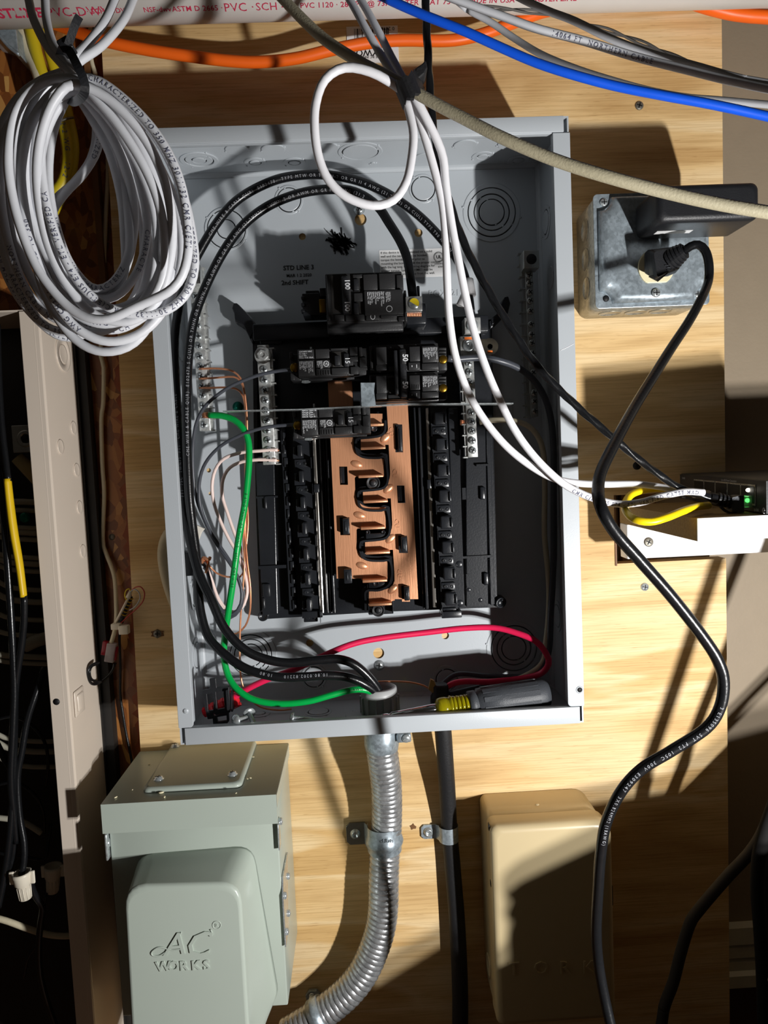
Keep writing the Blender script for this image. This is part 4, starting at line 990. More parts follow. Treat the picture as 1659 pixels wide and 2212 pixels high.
m.tube([at(468, 1998, yt) + Vector((math.cos(k * .4) * .0034, 0, math.sin(k * .4) * .0034)) for k in range(17)], .0004, 6)
text_flat(m, 'R', at(464.5, 2003, yt), (1, 0, 0), (0, 0, 1), .0044, 0, lift=0, raise_=.0004)
build('embossed_name', m, SAGE, cover, label='embossed lettering AC WORKS')
# side hardware
m = MB(); pts = [at(620, 1878, -.09), at(613, 1925, -.10), at(617, 2033, -.10)]
zz = [p.z for p in pts]; m.prism([[(-.060, zz[0]), (-.102, zz[0]), (-.108, zz[1]), (-.108, zz[2]), (-.085, zz[2])]], X1 + .0005, X1 + .0018, axis='x'); build('side_hasp', m, ZINC, ac)
for px, py in ((627, 1892), (620, 1934), (628, 1972), (623, 2020), (607, 1792)):
    p = atx(px, py, X1 + .004); m = MB(); m.lathe((X1, max(p.y, -.1), p.z), (1, 0, 0), [(.0032, 0), (.0032, .0025), (.0028, .0035), (.0001, .004)], 14); build('side_screw', m, ZINC, ac)
m = MB(); m.box(X1, X1 + .0012, -.110, -.098, at(600, 1838, -.11).z, at(600, 1782, -.11).z, .0004); build('hinge_tab', m, ZINC, ac)
m = MB(); m.box(X0 - .0030, X0 - .0008, -.110, -.098, at(236, 1860, -.11).z, at(236, 1803, -.11).z, .0008); build('hinge_tab', m, ZINC, ac)
p = at(230, 1822, -.106); m = MB(); m.lathe((X0, -.104, p.z), (-1, 0, 0), [(.0036, 0), (.0036, .004), (.0001, .005)], 14); build('side_screw', m, ZINC, ac)
random.seed(9); m = MB()
DUST = material('wood_crumbs', srgb(235, 225, 190), .7)
for px, py in ((250, 1722), (322, 1651), (286, 1706), (348, 1712), (355, 1721), (510, 1713), (395, 1664), (401, 1666), (497, 1627), (546, 1635), (540, 1680), (534, 1682), (452, 1639)):
    p = atz(px, py, ZT + .0004); s_ = .0006 + random.random() * .0009; m.ell(p, s_ * 2, s_, s_ * .6, Matrix.Rotation(random.random() * 3, 4, 'Z'), 8)
dust = build('sawdust_crumbs', m, DUST, None, 'pale sawdust crumbs scattered on top of the sage inlet box', 'sawdust', kind='stuff')

# ------------------------------------------------------------------ timer box, lower right
tx0, tx1 = .0985, .2125; tzt = -.3735; tzb = at(1190, 2203, -.07).z
tk = thing('timer_box', ((tx0 + tx1) / 2, 0, tzb), 'beige steel timer box embossed TORK, mounted at the lower right of the plywood', 'timer box')
def yloop(o_, Y, rad): return [Vector((x, Y, z)) for x, z in rrect(tx0 + o_, tx1 - o_, tzb + o_, tzt - o_, rad)]
m = MB(); loft(m, [yloop(0, -.0005, (.007, .016, .005, .005)), yloop(0, -.046, (.007, .016, .005, .005)), yloop(.0005, -.050, (.007, .016, .005, .005))]); build('housing', m, BEIGE, tk)
m = MB(); e = -.0012; R_ = (.007, .014, .006, .006)
loft(m, [yloop(e, -.0495, R_), yloop(e, -.068, R_)] + [yloop(e + .006 * (1 - math.cos(math.radians(a))), -.068 - .006 * math.sin(math.radians(a)), R_) for a in (22, 45, 67, 90)]); lid = build('front_door', m, BEIGE, tk)
m = MB(); 
for ch, px in zip('TORK', (1098, 1152, 1208, 1258)): text_flat(m, ch, at(px, 2106 - (px - 1098) * .02, -.0742), (1, 0, 0), (0, 0, 1), .0185, .0, lift=0, raise_=.0009, spacing=1); 
build('embossed_name', m, BEIGE, lid, label='embossed lettering TORK')
for py, h in ((1782, .006), (1904, .005)):
    z = at(1048, py, -.06).z; m = MB(); m.box(tx0 - .0016, tx0 - .0008, -.066, -.061, z - h / 2, z + h / 2); build('side_slot', m, INKD, tk)
z = at(1049, 2091, -.03).z; m = MB(); m.lathe((tx0, -.026, z), (-1, 0, 0), [(.0115, 0), (.0115, .0006), (.0100, .0012), (.0094, .0004), (.0001, .0004)], 30); build('side_knockout', m, BEIGE, tk)
z = at(1304, 1932, -.065).z; m = MB(); m.box(tx1 + .0008, tx1 + .0024, -.068, -.058, z - .010, z + .010, .0004); build('latch', m, BLACKM, tk)
p = atz(1150, 1718, tzt); m = MB(); m.ell((p.x, -.03, tzt), .0022, .0022, .0008); build('top_rivet', m, BEIGE, tk)

# ------------------------------------------------------------------ old tan panel on the far left
px0 = -.2895; ty = -.0790
ztop = at(60, 690, ty).z; 
old = thing('tan_panel_enclosure', (-.45, 0, -.62), 'tan-painted steel panel box at the far left edge, open and full of wires', 'electrical panel')
ztp = .075 + .0
ztp = at(100, 671, ty).z
_l0 = at(175, 1000, 0); _l1 = at(222, 1620, 0)
def leanx(z): return .0018 + _l0.x + (z - _l0.z) * (_l1.x - _l0.x) / (_l1.z - _l0.z)
m = MB(); m.prism([[(leanx(-.75), -.75), (leanx(-.75) - .0015, -.75), (leanx(ztp) - .0015, ztp), (leanx(ztp), ztp)]], ty, -.0005); build('side_wall', m, TAN, old)
lipw = .0158
m = MB(); m.prism([[(leanx(-.75) + .0006, -.75), (leanx(-.75) - lipw, -.75), (leanx(ztp) - lipw, ztp), (leanx(ztp) + .0006, ztp)]], ty - .0014, ty + .0002, bev=.0005)
m.prism([[(leanx(-.75) - lipw, -.75), (leanx(-.75) - lipw + .001, -.75), (leanx(ztp) - lipw + .001, ztp), (leanx(ztp) - lipw, ztp)]], ty, ty + .010); build('front_lip', m, TAN, old)
m = MB()
for i in range(7):   # soft rolled outer edge
    pass
vs = []; r_ = .0045
for z in (-.75, ztp):
    for k in range(7): a = math.pi / 2 * k / 6; vs.append((leanx(z) - r_ + r_ * math.sin(a) + .0007, ty + r_ - r_ * math.cos(a) - .0015, z))
m.add(vs, [(i, i + 1, 8 + i, 7 + i) for i in range(6)], True); build('rolled_edge', m, TAN, old)
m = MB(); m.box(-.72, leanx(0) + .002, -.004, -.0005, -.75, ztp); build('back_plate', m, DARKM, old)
m = MB(); m.box(-.72, leanx(ztp), ty, -.0005, ztp, ztp + .0015); build('top_wall', m, TAN, old)
m = MB(); m.prism([[(leanx(-.75) + .0003, -.75), (leanx(-.75) + .0095, -.75), (leanx(ztp) + .0095, ztp), (leanx(ztp) + .0003, ztp)]], .0008, .0136); build('standoff_board', m, DARKM, old, label='dark edge of the mounting board')
for px, py, rr in ((136, 765, (.009, .0165)), (130, 965, (.0068, .0008)), (163, 925, (.0065,)), (171, 1015, (.0065,)), (176, 1095, (.0065,)), (180, 1190, (.0065,))):
    p = atx(px, py, leanx(0)); m = MB(); prof = []; prev = 0
    for k, r in enumerate(sorted(rr)):
        if r < .002: continue
        m.lathe((leanx(p.z) - .0002, max(min(p.y, -.018), -.055), p.z), (1, 0, 0), [(r, 0), (r, .0011), (r - .0010, .0009), (prev if prev else .0001, .0009)] + ([(prev, 0)] if prev else []), 34, sx=1.0); prev = r + .0008
    build('knockout', m, TAN, old)
m = MB(); p = atx(148, 1525, px0); m.box(leanx(p.z), leanx(p.z) + .0016, -.068, -.045, p.z - .012, p.z + .012, .0012, 3); m.box(leanx(p.z) + .0010, leanx(p.z) + .0030, -.064, -.049, p.z - .008, p.z + .008, .0014, 3); build('stamped_rib', m, TAN, old)
p = at(122, 1516, ty - .0015); m = MB(); m.lathe(p, (0, -1, 0), [(.0030, -.0001), (.0030, .0002), (.0001, .0002)], 20); build('lip_hole', m, INKD, old)

# ------------------------------------------------------------------ outlet box with cover
bx0, bx1 = at(1249, 640, 0).x, at(1475, 685, 0).x; bz0, bz1 = .1115, .2135
ob = thing('outlet_box', ((bx0 + bx1) / 2, 0, bz0), 'galvanised square outlet box with a raised steel cover, on the plywood right of the panel', 'outlet box')
def ol(o_, Y, r, dx=0): return [Vector((x + dx, Y, z)) for x, z in rrect(bx0 + o_, bx1 - o_, bz0 + o_, bz1 - o_, r)]
GTAN = galv_material('galvanised_box_side', srgb(176, 172, 158), .36, .8, 420)
m = MB(); loft(m, [ol(0, -.0005, .008), ol(0, -.054, .005)]); build('box', m, GTAN, ob)
for px, py, r in ((1262, 500, .0108), (1264, 563, .0108), (1265, 625, .0108)):
    p = atx(px, py, bx0); m = MB(); m.lathe((bx0, -.027, p.z), (-1, 0, 0), [(r, 0), (r, .0007), (r - .0008, .0007), (r - .0008, .0001), (.0001, .0001)], 30); build('box_knockout', m, GTAN, ob)
for px in (1316, 1372, 1425):
    p = at(px, 678, -.025); m = MB(); m.lathe((p.x, -.027, bz0), (0, 0, -1), [(.0108, 0), (.0108, .0007), (.0100, .0007), (.0100, .0001), (.0001, .0001)], 30); build('box_knockout', m, GTAN, ob)
m = MB(); m.prism([rrect(bx0 - .0008, bx1 + .0008, bz0 - .0008, bz1 + .0008, .004)], -.0555, -.054, bev=.0004); build('cover_flange', m, GALV, ob)
# raised part with notched corners
def notched(o_, nr):
    x0, x1, z0, z1 = bx0 + .0035 + o_, bx1 - .0035 - o_, bz0 + .0035 + o_, bz1 - .0035 - o_; pts = []
    for cx, cz, a0 in ((x0, z1, -90), (x1, z1, 180), (x1, z0, 90), (x0, z0, 0)):
        # concave quarter round notch
        seq = [a0 + 90 * k / 6 for k in range(7)]
        for a in (seq if True else seq): pts.append((cx + nr * math.cos(math.radians(a)), cz + nr * math.sin(math.radians(a))))
    return pts
def nloop(o_, nr, Y):
    x0, x1, z0, z1 = bx0 + .003 + o_, bx1 - .003 - o_, bz0 + .003 + o_, bz1 - .003 - o_; P_ = []
    c_ = [(x0, z1, [( 1, 0), (0, -1)]), (x0, z0, None), (x1, z0, None), (x1, z1, None)]
    def q(cx, cz, sx, sz, first_x):
        out_ = []
        for k in range(7):
            a = math.pi / 2 * k / 6; u = math.cos(a) * nr; v = math.sin(a) * nr
            dx, dz = (u, v) if first_x else (v, u); out_.append((cx + sx * dx, cz + sz * dz))
        return out_
    P_ += q(x0, z1, 1, -1, True) + q(x0, z0, 1, 1, False) + q(x1, z0, -1, 1, True) + q(x1, z1, -1, -1, False)
    return [Vector((x, Y, z)) for x, z in P_]
m = MB(); loft(m, [nloop(0, .0115, -.0552), nloop(.0005, .0120, -.0590), nloop(.0018, .0125, -.0622), nloop(.0040, .0135, -.0640), nloop(.0062, .0145, -.0644)], False, True); rc = build('raised_cover', m, GALV, ob)
for px, py, mt in ((1304, 438, ZINC), (1506, 636, ZINC), (1417, 633, ZINC)):
    p = at(px, py, -.0650 if px == 1417 else -.0556); m = MB(); r = .0036 if px != 1417 else .0040; m.lathe(p, (0, -1, 0), [(r, 0), (r, .0010), (r * .7, .0018), (.0001, .0020)], 20); sc = build('cover_screw', m, mt, ob)
    m = MB(); m.box(p.x - r * .7, p.x + r * .7, p.y - .0022, p.y - .0014, p.z - .0004, p.z + .0004)
    if px != 1417 or True: m.box(p.x - .0004, p.x + .0004, p.y - .0022, p.y - .0014, p.z - r * .7, p.z + r * .7)
    build('screw_slot', m, INKD, sc)
p = at(1309, 645, -.0556); m = MB(); m.lathe(p, (0, -1, 0), [(.0030, 0), (.0030, .0002), (.0001, .0002)], 18); build('cover_hole', m, INKD, ob)
p = at(1417, 577, -.0646); m = MB(); R_ = .0168
cpts = [(p.x + R_ * math.cos(math.radians(a)), p.z + max(-.0142, min(.0142, R_ * math.sin(math.radians(a))))) for a in range(0, 360, 8)]
m.prism([cpts], -.0662, -.0640, bev=.0005); build('receptacle_face', m, IVORY, ob)

# wall-wart adapter plugged into the upper receptacle
ax0 = at(1421, 440, -.117).x; ax1 = at(1643, 440, -.117).x; az1 = at(1600, 392, -.117).z; az0 = at(1500, 478, -.117).z
ad = thing('power_adapter', ((ax0 + ax1) / 2, -.067, az0), 'large black rectangular power adapter plugged into the top of the outlet box', 'power adapter')
def al(o_, Y, r): return [Vector((x, Y, z)) for x, z in rrect(ax0 + o_, ax1 - o_, az0 + o_, az1 - o_, r)]
RR = .006
m = MB(); loft(m, [al(.002, -.0668, RR), al(0, -.0690, RR), al(0, -.1115, RR)] + [al(.0055 * (1 - math.cos(math.radians(a))), -.1115 - .0055 * math.sin(math.radians(a)), RR) for a in (20, 40, 60, 80, 90)]); build('case', m, BLACKM, ad)
m = MB(); p = Vector(((ax0 + .0035), 0, az0 - .0002)); a = atz(1410, 507, az0); b = atz(1487, 504, az0); m.box(a.x, b.x, -.092, -.084, az0 - .0002, az0 + .0002); lbl = build('rating_sticker', m, WLAB, ad)
m = MB(); text_flat(m, 'OUTPUT 12V 1.5A', (b.x - .001, -.0865, az0 - .0002), (-1, 0, 0), (0, -1, 0), .0034, .01); build('sticker_print', m, INKD, lbl)
m = MB(); m.box(a.x - .004, a.x + .010, -.0668, -.0640, az0 + .010, az0 + .026); build('blades', m, ZINC, ad)

# angled plug and its cord
pg = thing('power_plug', tuple(at(1417, 577, -.067)), 'black angled plug with thick black cord in the lower receptacle of the outlet box', 'plug')
def P(x, y, Y): return at(x, y, Y)
m = MB()
lo = []
for Y, px in ((-.0664, [(1394, 548), (1432, 546), (1440, 592), (1396, 592)]), (-.072, [(1392, 544), (1440, 540), (1446, 598), (1392, 592)]), (-.082, [(1396, 540), (1455, 534), (1462, 590), (1404, 600)]), (-.092, [(1404, 540), (1462, 532), (1470, 580), (1412, 606)]), (-.099, [(1412, 544), (1464, 536), (1470, 570), (1420, 600)])):
    lo.append(quadloop(*[(at(x, y, Y).x, at(x, y, Y).z) for x, y in px], .0028, Y))
loft(m, lo, smooth=False); body = build('plug_body', m, BLACKM, pg)
m = MB()
for k in range(8):
    pa = at(1402 + k * 2.6, 598 + k * 1.4, -.088); pb = at(1424 + k * 2.8, 592 + k * .4 - k, -.098); m.cyl(pa, pb, .0006, n=6)
build('grip_ridges', m, BLACKM, pg)
m = MB(); 
for k in range(3): m.cyl(at(1440, 578 + k * 5, -.0996), at(1449 - k * 2, 578 + k * 5, -.0996), .0004, n=6)
m.cyl(at(1436, 573, -.0998), at(1467, 573, -.0985), .0003, n=6); build('moulded_marks', m, CHAR, pg)
s0 = at(1448, 562, -.094); s1 = at(1480, 540, -.104); d = (s1 - s0)
m = MB(); prof = []
for k in range(5): prof += [(.0105 - k * .0008, d.length * (k / 5)), (.0105 - k * .0008, d.length * (k / 5 + .13)), (.0086 - k * .0007, d.length * (k / 5 + .14)), (.0086 - k * .0007, d.length * (k / 5 + .19))]
m.lathe(s0, d, prof, 22, smooth=False); build('strain_relief', m, BLACKM, pg)
cord = [(1478, 542, -0.104), (1492, 532, -0.108), (1508, 529, -0.11), (1523, 541, -0.112), (1531, 569, -0.115), (1530, 607, -0.118), (1515, 645, -0.1368), (1487, 696, -0.1577), (1450, 752, -0.1802), (1412, 812, -0.205), (1370, 880, -0.2344), (1332, 950, -0.2655), (1300, 1015, -0.2919), (1292, 1055, -0.3062), (1298, 1095, -0.3194), (1325, 1145, -0.319), (1380, 1208, -0.315), (1450, 1288, -0.31), (1520, 1378, -0.305), (1552, 1430, -0.303), (1563, 1475, -0.301), (1555, 1528, -0.299), (1525, 1573, -0.297), (1450, 1622, -0.295), (1385, 1662, -0.293), (1340, 1712, -0.2908), (1310, 1775, -0.2812), (1298, 1840, -0.2743), (1292, 1920, -0.2647), (1288, 2010, -0.2532), (1293, 2080, -0.2453), (1305, 2150, -0.2458), (1322, 2225, -0.2508), (1345, 2300, -0.2558)]
cp = smooth_path(run_on(cord, .03)[0], .003)
m = MB(); m.tube(cp, .0037, 14); build('cord', m, WIREB, pg)
m = MB(); text_tube(m, '3 E135096  SVT  FT2  105C  300V  E309247  3X0.824MM2 (18AWG)', cp, .0037, .0030, start=.52, around=.35, spacing=1.5, bold=.0, repeat=1); build('printed_text', m, DINK, pg, label='fine white cable print')

# ------------------------------------------------------------------ shelf, cleat and network switch
shz0, shz1 = -.0917, -.0745; shy = -.2005; shx = .2407
sh = thing('wall_shelf', (shx, -.1, shz0), 'white-edged particle-board shelf at the right edge carrying the network switch', 'shelf')
m = MB(); m.box(shx, 1.2, shy + .0006, -.0360, shz0, shz1); build('board', m, CHIP, sh)
m = MB(); m.box(shx + .0002, 1.2, shy - .0006, shy + .0008, shz0 - .0002, shz1 + .0002, .0003); build('front_edging', m, WHITEP, sh)
cz0 = at(1355, 1208, -.055).z
cl = thing('shelf_cleat', (shx, -.05, cz0), 'white-painted batten with one screw, under the shelf at the right', 'batten')
m = MB(); m.box(shx - .0001, 1.2, -.055, -.036, cz0, shz0 - .0003, .0008, 2); build('batten', m, WHITEP, cl)
p = at(1401, 1171, -.0552); m = MB(); m.lathe(p, (0, -1, 0), [(.0044, 0), (.0044, .0006), (.0036, .0010), (.0001, .0010)], 20); sc = build('batten_screw', m, DULLS, cl)
m = MB(); 
for a in (.5, .5 + math.pi / 2):
    bb = MB().box(-.0026, .0026, -.0014, -.0008, -.0005, .0005); R4 = Matrix.Translation(p) @ Matrix.Rotation(a, 4, 'Y'); m.add([R4 @ v for v in bb.v], bb.f)
build('cross_slot', m, INKD, sc)
# network switch: ports face left
a0 = Vector((.3172, .004, 0)); a1 = Vector((.2932, -.2028, 0)); u = (a1 - a0).normalized(); nrm = Vector((-u.y, u.x, 0)); nrm = nrm if nrm.x < 0 else -nrm   # nrm points out of the front (to the left)
Ls = (a1 - a0).length; hs = .0256; zb = shz1 + .0008
M4 = Matrix(((u.x, -nrm.x, 0, a0.x), (u.y, -nrm.y, 0, a0.y), (0, 0, 1, zb), (0, 0, 0, 1)))   # local: x along front, y into the body, z up
sw = thing('network_switch', tuple(a0.lerp(a1, .5) + Vector((0, 0, zb))), 'dark grey metal network switch with lit ports, resting on the white shelf', 'network switch')
def LB(m, *a, **k): return m.box(*a, mat=M4, **k)
m = MB(); LB(m, 0, Ls, .0012, .105, 0, hs, bev=.0008, seg=2); build('case', m, SWITCHM, sw)
m = MB(); LB(m, .0008, Ls - .0008, 0, .0014, .0004, hs - .0006); build('front_plate', m, SWITCHM, sw)
pw = .0145; 
nports = 5; start = .055
LIVE = material('port_gold', srgb(220, 190, 110), .35, .8)
for k in range(nports):
    x = .048 + k * .0285; m = MB(); LB(m, x - .0012, x + pw + .012, -.0004, .0006, .0052, .0215); build('port_frame', m, ZINC, sw)
    m = MB(); LB(m, x, x + pw + .0105, -.0007, .0002, .0066, .0202); LB(m, x + .004, x + pw + .006, -.0007, .0002, .0044, .0070); build('port_opening', m, INKD, sw)
lx_ = .1745
m = MB(); c_ = M4 @ Vector((lx_ - .002, -.0016, .0085)); m.ell(c_, .0016, .0016, .0014); build('status_light', m, LED, sw, label='green link light')
m = MB(); c_ = M4 @ Vector((lx_ + .0035, -.0014, .0170)); m.ell(c_, .0020, .0014, .0016); build('status_light', m, LEDW, sw, label='white activity light')
m = MB(); text_flat(m, '5-Port Gigabit Ethernet Switch', M4 @ Vector((Ls - .012, -.0004, .0012)), -u, (0, 0, 1), .0044, .01)
m2 = MB()
text_flat(m2, 'Reduce network Power Consumption', M4 @ Vector((.200, -.0004, .0236)), -u, (0, 0, -1), .0030, .0)
m = MB()
def lt(s_, x, z, sz, b=0.005): text_flat(m, s_, M4 @ Vector((x, -.0003, z)), u, (0, 0, 1), sz, b)
lt('5-Port Gigabit Desktop Switch', .118, .0012, .0036); lt('POWER', .012, .0205, .0026); lt('tp-link', .186, .0012, .0034); lt('Up to 80% Power Consumption', .118, .0222, .0026, 0); lt('Green Ethernet Technology', .140, .0193, .0026, 0); lt('LINK/ACT', .010, .0012, .0026)
build('front_print', m, WINK, sw)
m = MB(); c_ = M4 @ Vector((.204, -.0005, .0025)); m.tube([c_ + u * math.cos(k * .5) * .0020 + Vector((0, 0, math.sin(k * .5) * .0020)) for k in range(11)], .0004, 5); m.cyl(c_ + Vector((0, 0, -.001)), c_ + u * .001 + Vector((0, 0, .002)), .0004, n=5); build('round_emblem', m, WINK, sw)
m = MB(); LB(m, .105, .150, .045, .075, hs, hs + .0002); build('top_sticker', m, material('dusty_sticker', srgb(130, 116, 92), .7), sw)

# ------------------------------------------------------------------ flexible metal conduit, its connector and strap
cpx = [(824, 1612, -.048), (829, 1650, -.044), (834, 1690, -.036), (836, 1740, -.029), (835, 1790, -.026), (831, 1850, -.026), (829, 1910, -.028), (828, 1960, -.029), (822, 2005, -.029), (808, 2050, -.029), (786, 2098, -.030), (756, 2138, -.032), (718, 2172, -.033), (670, 2205, -.034), (620, 2235, -.034)]
cc = smooth_path([P(*q) for q in cpx], .0005)
fc = thing('flexible_conduit', tuple(at(829, 1850, 0)), 'ribbed flexible metal conduit curving down from the panel bottom to the left', 'conduit')
pitch = .0055; fr = frames(cc); Ls_ = [0]
for i in range(1, len(cc)): Ls_.append(Ls_[-1] + (cc[i] - cc[i - 1]).length)
m = MB(); nS = 36; vs = []
def rad(ph): 
    ph = ph % 1.0
    if ph < .10: return .0135
    if ph < .22: return .0149
    return .0149 + .0006 * math.sin((ph - .22) / .78 * math.pi)
for i in range(len(cc)):
    p, t_, a, b = fr[i]
    for k in range(nS):
        th = 2 * math.pi * k / nS; r = rad(Ls_[i] / pitch + k / nS); vs.append(p + a * math.cos(th) * r + b * math.sin(th) * r)
m.add(vs, [(i * nS + k, i * nS + (k + 1) % nS, (i + 1) * nS + (k + 1) % nS, (i + 1) * nS + k) for i in range(len(cc) - 1) for k in range(nS)], True)
CONDM = galv_material('conduit_steel', srgb(182, 184, 186), .26, .9, 300)
build('armour', m, CONDM, fc)
m = MB(); top = Vector((P(824, 1600, -.048).x, -.048, PZB)); 
m.lathe(top, (0, 0, -1), [(.0155, -.001), (.0155, .002), (.0168, .003), (.0168, top.z - at(826, 1616, -.048).z - .004), (.0158, top.z - at(826, 1619, -.048).z), (.0148, top.z - at(826, 1620, -.048).z)], 36); build('connector_body', m, GALV, fc)
p = at(875, 1593, -.062); m = MB(); m.box(p.x - .008, p.x + .006, -.062, -.050, p.z - .0055, p.z + .0035, .002, 3); build('clamp_ear', m, GALV, fc)
m = MB(); m.lathe((p.x + .001, -.0620, p.z - .001), (0, -1, 0), [(.0040, 0), (.0040, .001), (.0030, .002), (.0001, .002)], 18); m.box(p.x - .0015, p.x + .0035, -.0648, -.0638, p.z - .0014, p.z - .0006); build('clamp_screw', m, ZINC, fc)
# bushing and locknut inside the panel
bc = at(824, 1512, -.050); bc = Vector((top.x, -.048, PZB + .0015))
m = MB(); prof = [(.0155, 0), (.0172, .001), (.0176, .019), (.0168, .0245), (.0140, .0255), (.0128, .022), (.0125, .004)]; m.lathe(bc, (0, 0, 1), prof, 40); 
for k in range(14): a = 2 * math.pi * k / 14; q = bc + Vector((math.cos(a) * .0176, math.sin(a) * .0176, .009)); m.box(-.0008, .0008, -.0016, .0016, -.008, .008, mat=Matrix.Translation(q) @ Matrix.Rotation(a + math.pi / 2, 4, 'Z'))
build('bushing', m, GREYP, fc, label='grey plastic bushing ring inside the panel')
# conduit straps
def strap(name, label, hx0, hy0, hx1, hy1, sx0, sx1, sy0, sy1, yc, r, bead=True):
    t = thing(name, tuple(at((hx0 + hx1) / 2, hy1, 0)), label, 'strap')
    a = at(hx0, hy0, -.002); b = at(hx1, hy1, -.002); c = (b.x - a.x) * .18
    m = MB(); m.prism([[(a.x + c, a.z), (b.x, a.z), (b.x, b.z), (a.x + c, b.z), (a.x, b.z + c), (a.x, a.z - c)]], -.0022, -.0002, bev=.0003); build('foot', m, DULLS if bead else GALV, t)
    l = at(sx0, (sy0 + sy1) / 2, yc); rr_ = at(sx1, (sy0 + sy1) / 2, yc); xc = (l.x + rr_.x) / 2; z1 = at(sx0, sy0, yc - r).z; z0 = at(sx0, sy1, yc - r).z
    m = MB(); n = 22; tk_ = .0013
    rows_ = [(z1, 0), (z1 - (z1 - z0) * .35, 0), (z1 - (z1 - z0) * .5, .0014), (z1 - (z1 - z0) * .62, .0022), (z1 - (z1 - z0) * .75, .0012), (z1 - (z1 - z0) * .82, 0), (z0, 0)] if bead else [(z1, 0), (z0, 0)]
    vs = []
    for z, ex in rows_:
        for k in range(n + 1):
            th = math.radians(-20 + 220 * k / n); R_ = r + ex + tk_; x = xc + R_ * math.cos(th); y = yc - R_ * math.sin(th); vs.append((x, min(y, -.0006), z))
    m.add(vs, [(j * (n + 1) + k, j * (n + 1) + k + 1, (j + 1) * (n + 1) + k + 1, (j + 1) * (n + 1) + k) for j in range(len(rows_) - 1) for k in range(n)], True)
    vs2 = [(b.x - .0008, -.0022, a.z), (b.x - .0008, -.0022, b.z), (xc - (r + tk_) * .96, yc, z0), (xc - (r + tk_) * .96, yc, z1)]
    m.add(vs2, [(0, 1, 2, 3)], False); saddle = build('saddle', m, GALV, t)
    p = Vector(((a.x + b.x) / 2 - .0005, -.0022, (a.z + b.z) / 2)); m = MB(); m.lathe(p, (0, -1, 0), [(.0054, 0), (.0054, .0006), (.0040, .0012), (.0038, .0026), (.0026, .0032), (.0022, .0016), (.0001, .0016)], 22); build('strap_screw', m, ZINC, t)
    return t, xc, z0, z1, saddle
t_, xc, z0, z1, sd = strap('conduit_strap', 'galvanised one-hole strap holding the ribbed conduit to the plywood', 747, 1779, 790, 1823, 794, 868, 1800, 1856, -.026, .0158)
m = MB(); text_flat(m, 'cULus', (xc - .004, -.0440, z1 - .0095), (1, 0, 0), (0, 0, 1), .0050, .0, raise_=.0003); text_flat(m, 'HB', (xc - .007, -.0436, z0 + .0004), (1, 0, 0), (0, 0, 1), .0038, 0, raise_=.0003); build('stamped_text', m, GALV, sd)
strap('cable_strap', 'small galvanised strap holding the black cable, right of the ribbed conduit', 909, 1783, 944, 1811, 948, 991, 1793, 1826, -.010, .0088, False)

# PVC drain pipe across the top
r_ = .030; pc = []
pc = [P(-220, 24, -.050), P(829, 10, -.050), P(1900, -30, -.050)]
yb = -.058
def pipe_pt(px, py): p = at(px, py, yb); p.z += r_; return p
a = pipe_pt(-250, 62); b = pipe_pt(1900, 4); a0_ = pipe_pt(0, 53); b0_ = pipe_pt(1659, 7); dd = (b0_ - a0_).normalized(); a0_ -= dd * .35; b0_ += dd * .35
pp = thing('drain_pipe', tuple(a0_), 'off-white plastic drain pipe with red lettering running across the top', 'pipe')
m = MB(); m.cyl(a0_, b0_, r_, n=64); build('pipe', m, PVC, pp)
path = [a0_.lerp(b0_, i / 200) for i in range(201)]
Lp = (b0_ - a0_).length
def pipe_s(px): 
    best = min(range(201), key=lambda i: abs((lambda q: q.x - at(px, 20, yb - .02).x)(path[i]))); return best / 200 * Lp
m = MB()
def ptxt(s_, px, sz, bold=.01, ar=-.62, sp=1.15): text_tube(m, s_, path, r_, sz, start=pipe_s(px), around=-abs(ar), bold=bold, spacing=sp)
for s_, px_, sz_, b_ in (('STLINE', -14, .0120, .03), ('PVC-DWV', 84, .0115, 0), ('· SCH 40', 182, .0062, .01), ('· DWV', 240, .0062, .01), ('NSF-dwv', 302, .0062, .01), ('· ASTM D 2665 ·', 362, .0066, .01), ('PVC ·', 478, .0108, 0), ('SCH 40', 545, .0098, 0), ('· PVC 1120 · 280 PSI', 640, .0068, .01), ('@ 73F WATER', 790, .0068, .01), ('AT 73 F · MADE IN USA ·', 925, .0070, .01), ('· MASTER LINE', 1140, .007, .02)): ptxt(s_, px_, sz_, b_, .62, 1.05)
build('red_print', m, REDINK, pp)
m = MB()
for u0, u1, h0, h1 in ((293, 358, .0052, .0046), (293, 358, -.0052, -.0046)):
    pass
# ================================================================== CABLES
def cable(name, pts, r, mat, label, cat='cable', group=None, text=None, step=.004, n=12, closed=False, parent=None, flat=1.0, twist=None):
    q_, ext = run_on(pts); path = smooth_path(q_, step, closed)
    if parent is None and text:
        t = thing(name, tuple(path[len(path) // 2]), label, cat, group)
        m = MB(); m.tube(path, r, n, flat=flat); build('jacket', m, mat, t)
        m = MB()
        for tx in text: text_tube(m, tx[0], path, r, tx[1], start=tx[2] + ext, around=tx[3], flip=tx[4] if len(tx) > 4 else False, bold=.008, spacing=1.35, repeat=tx[5] if len(tx) > 5 else 1, gap=.012)
        build('printed_text', m, text[0][6] if len(text[0]) > 6 else INK, t)
        return t
    m = MB(); m.tube(path, r, n, flat=flat)
    return build(name, m, mat, parent, label if parent is None else None, cat if parent is None else None, group if parent is None else None)

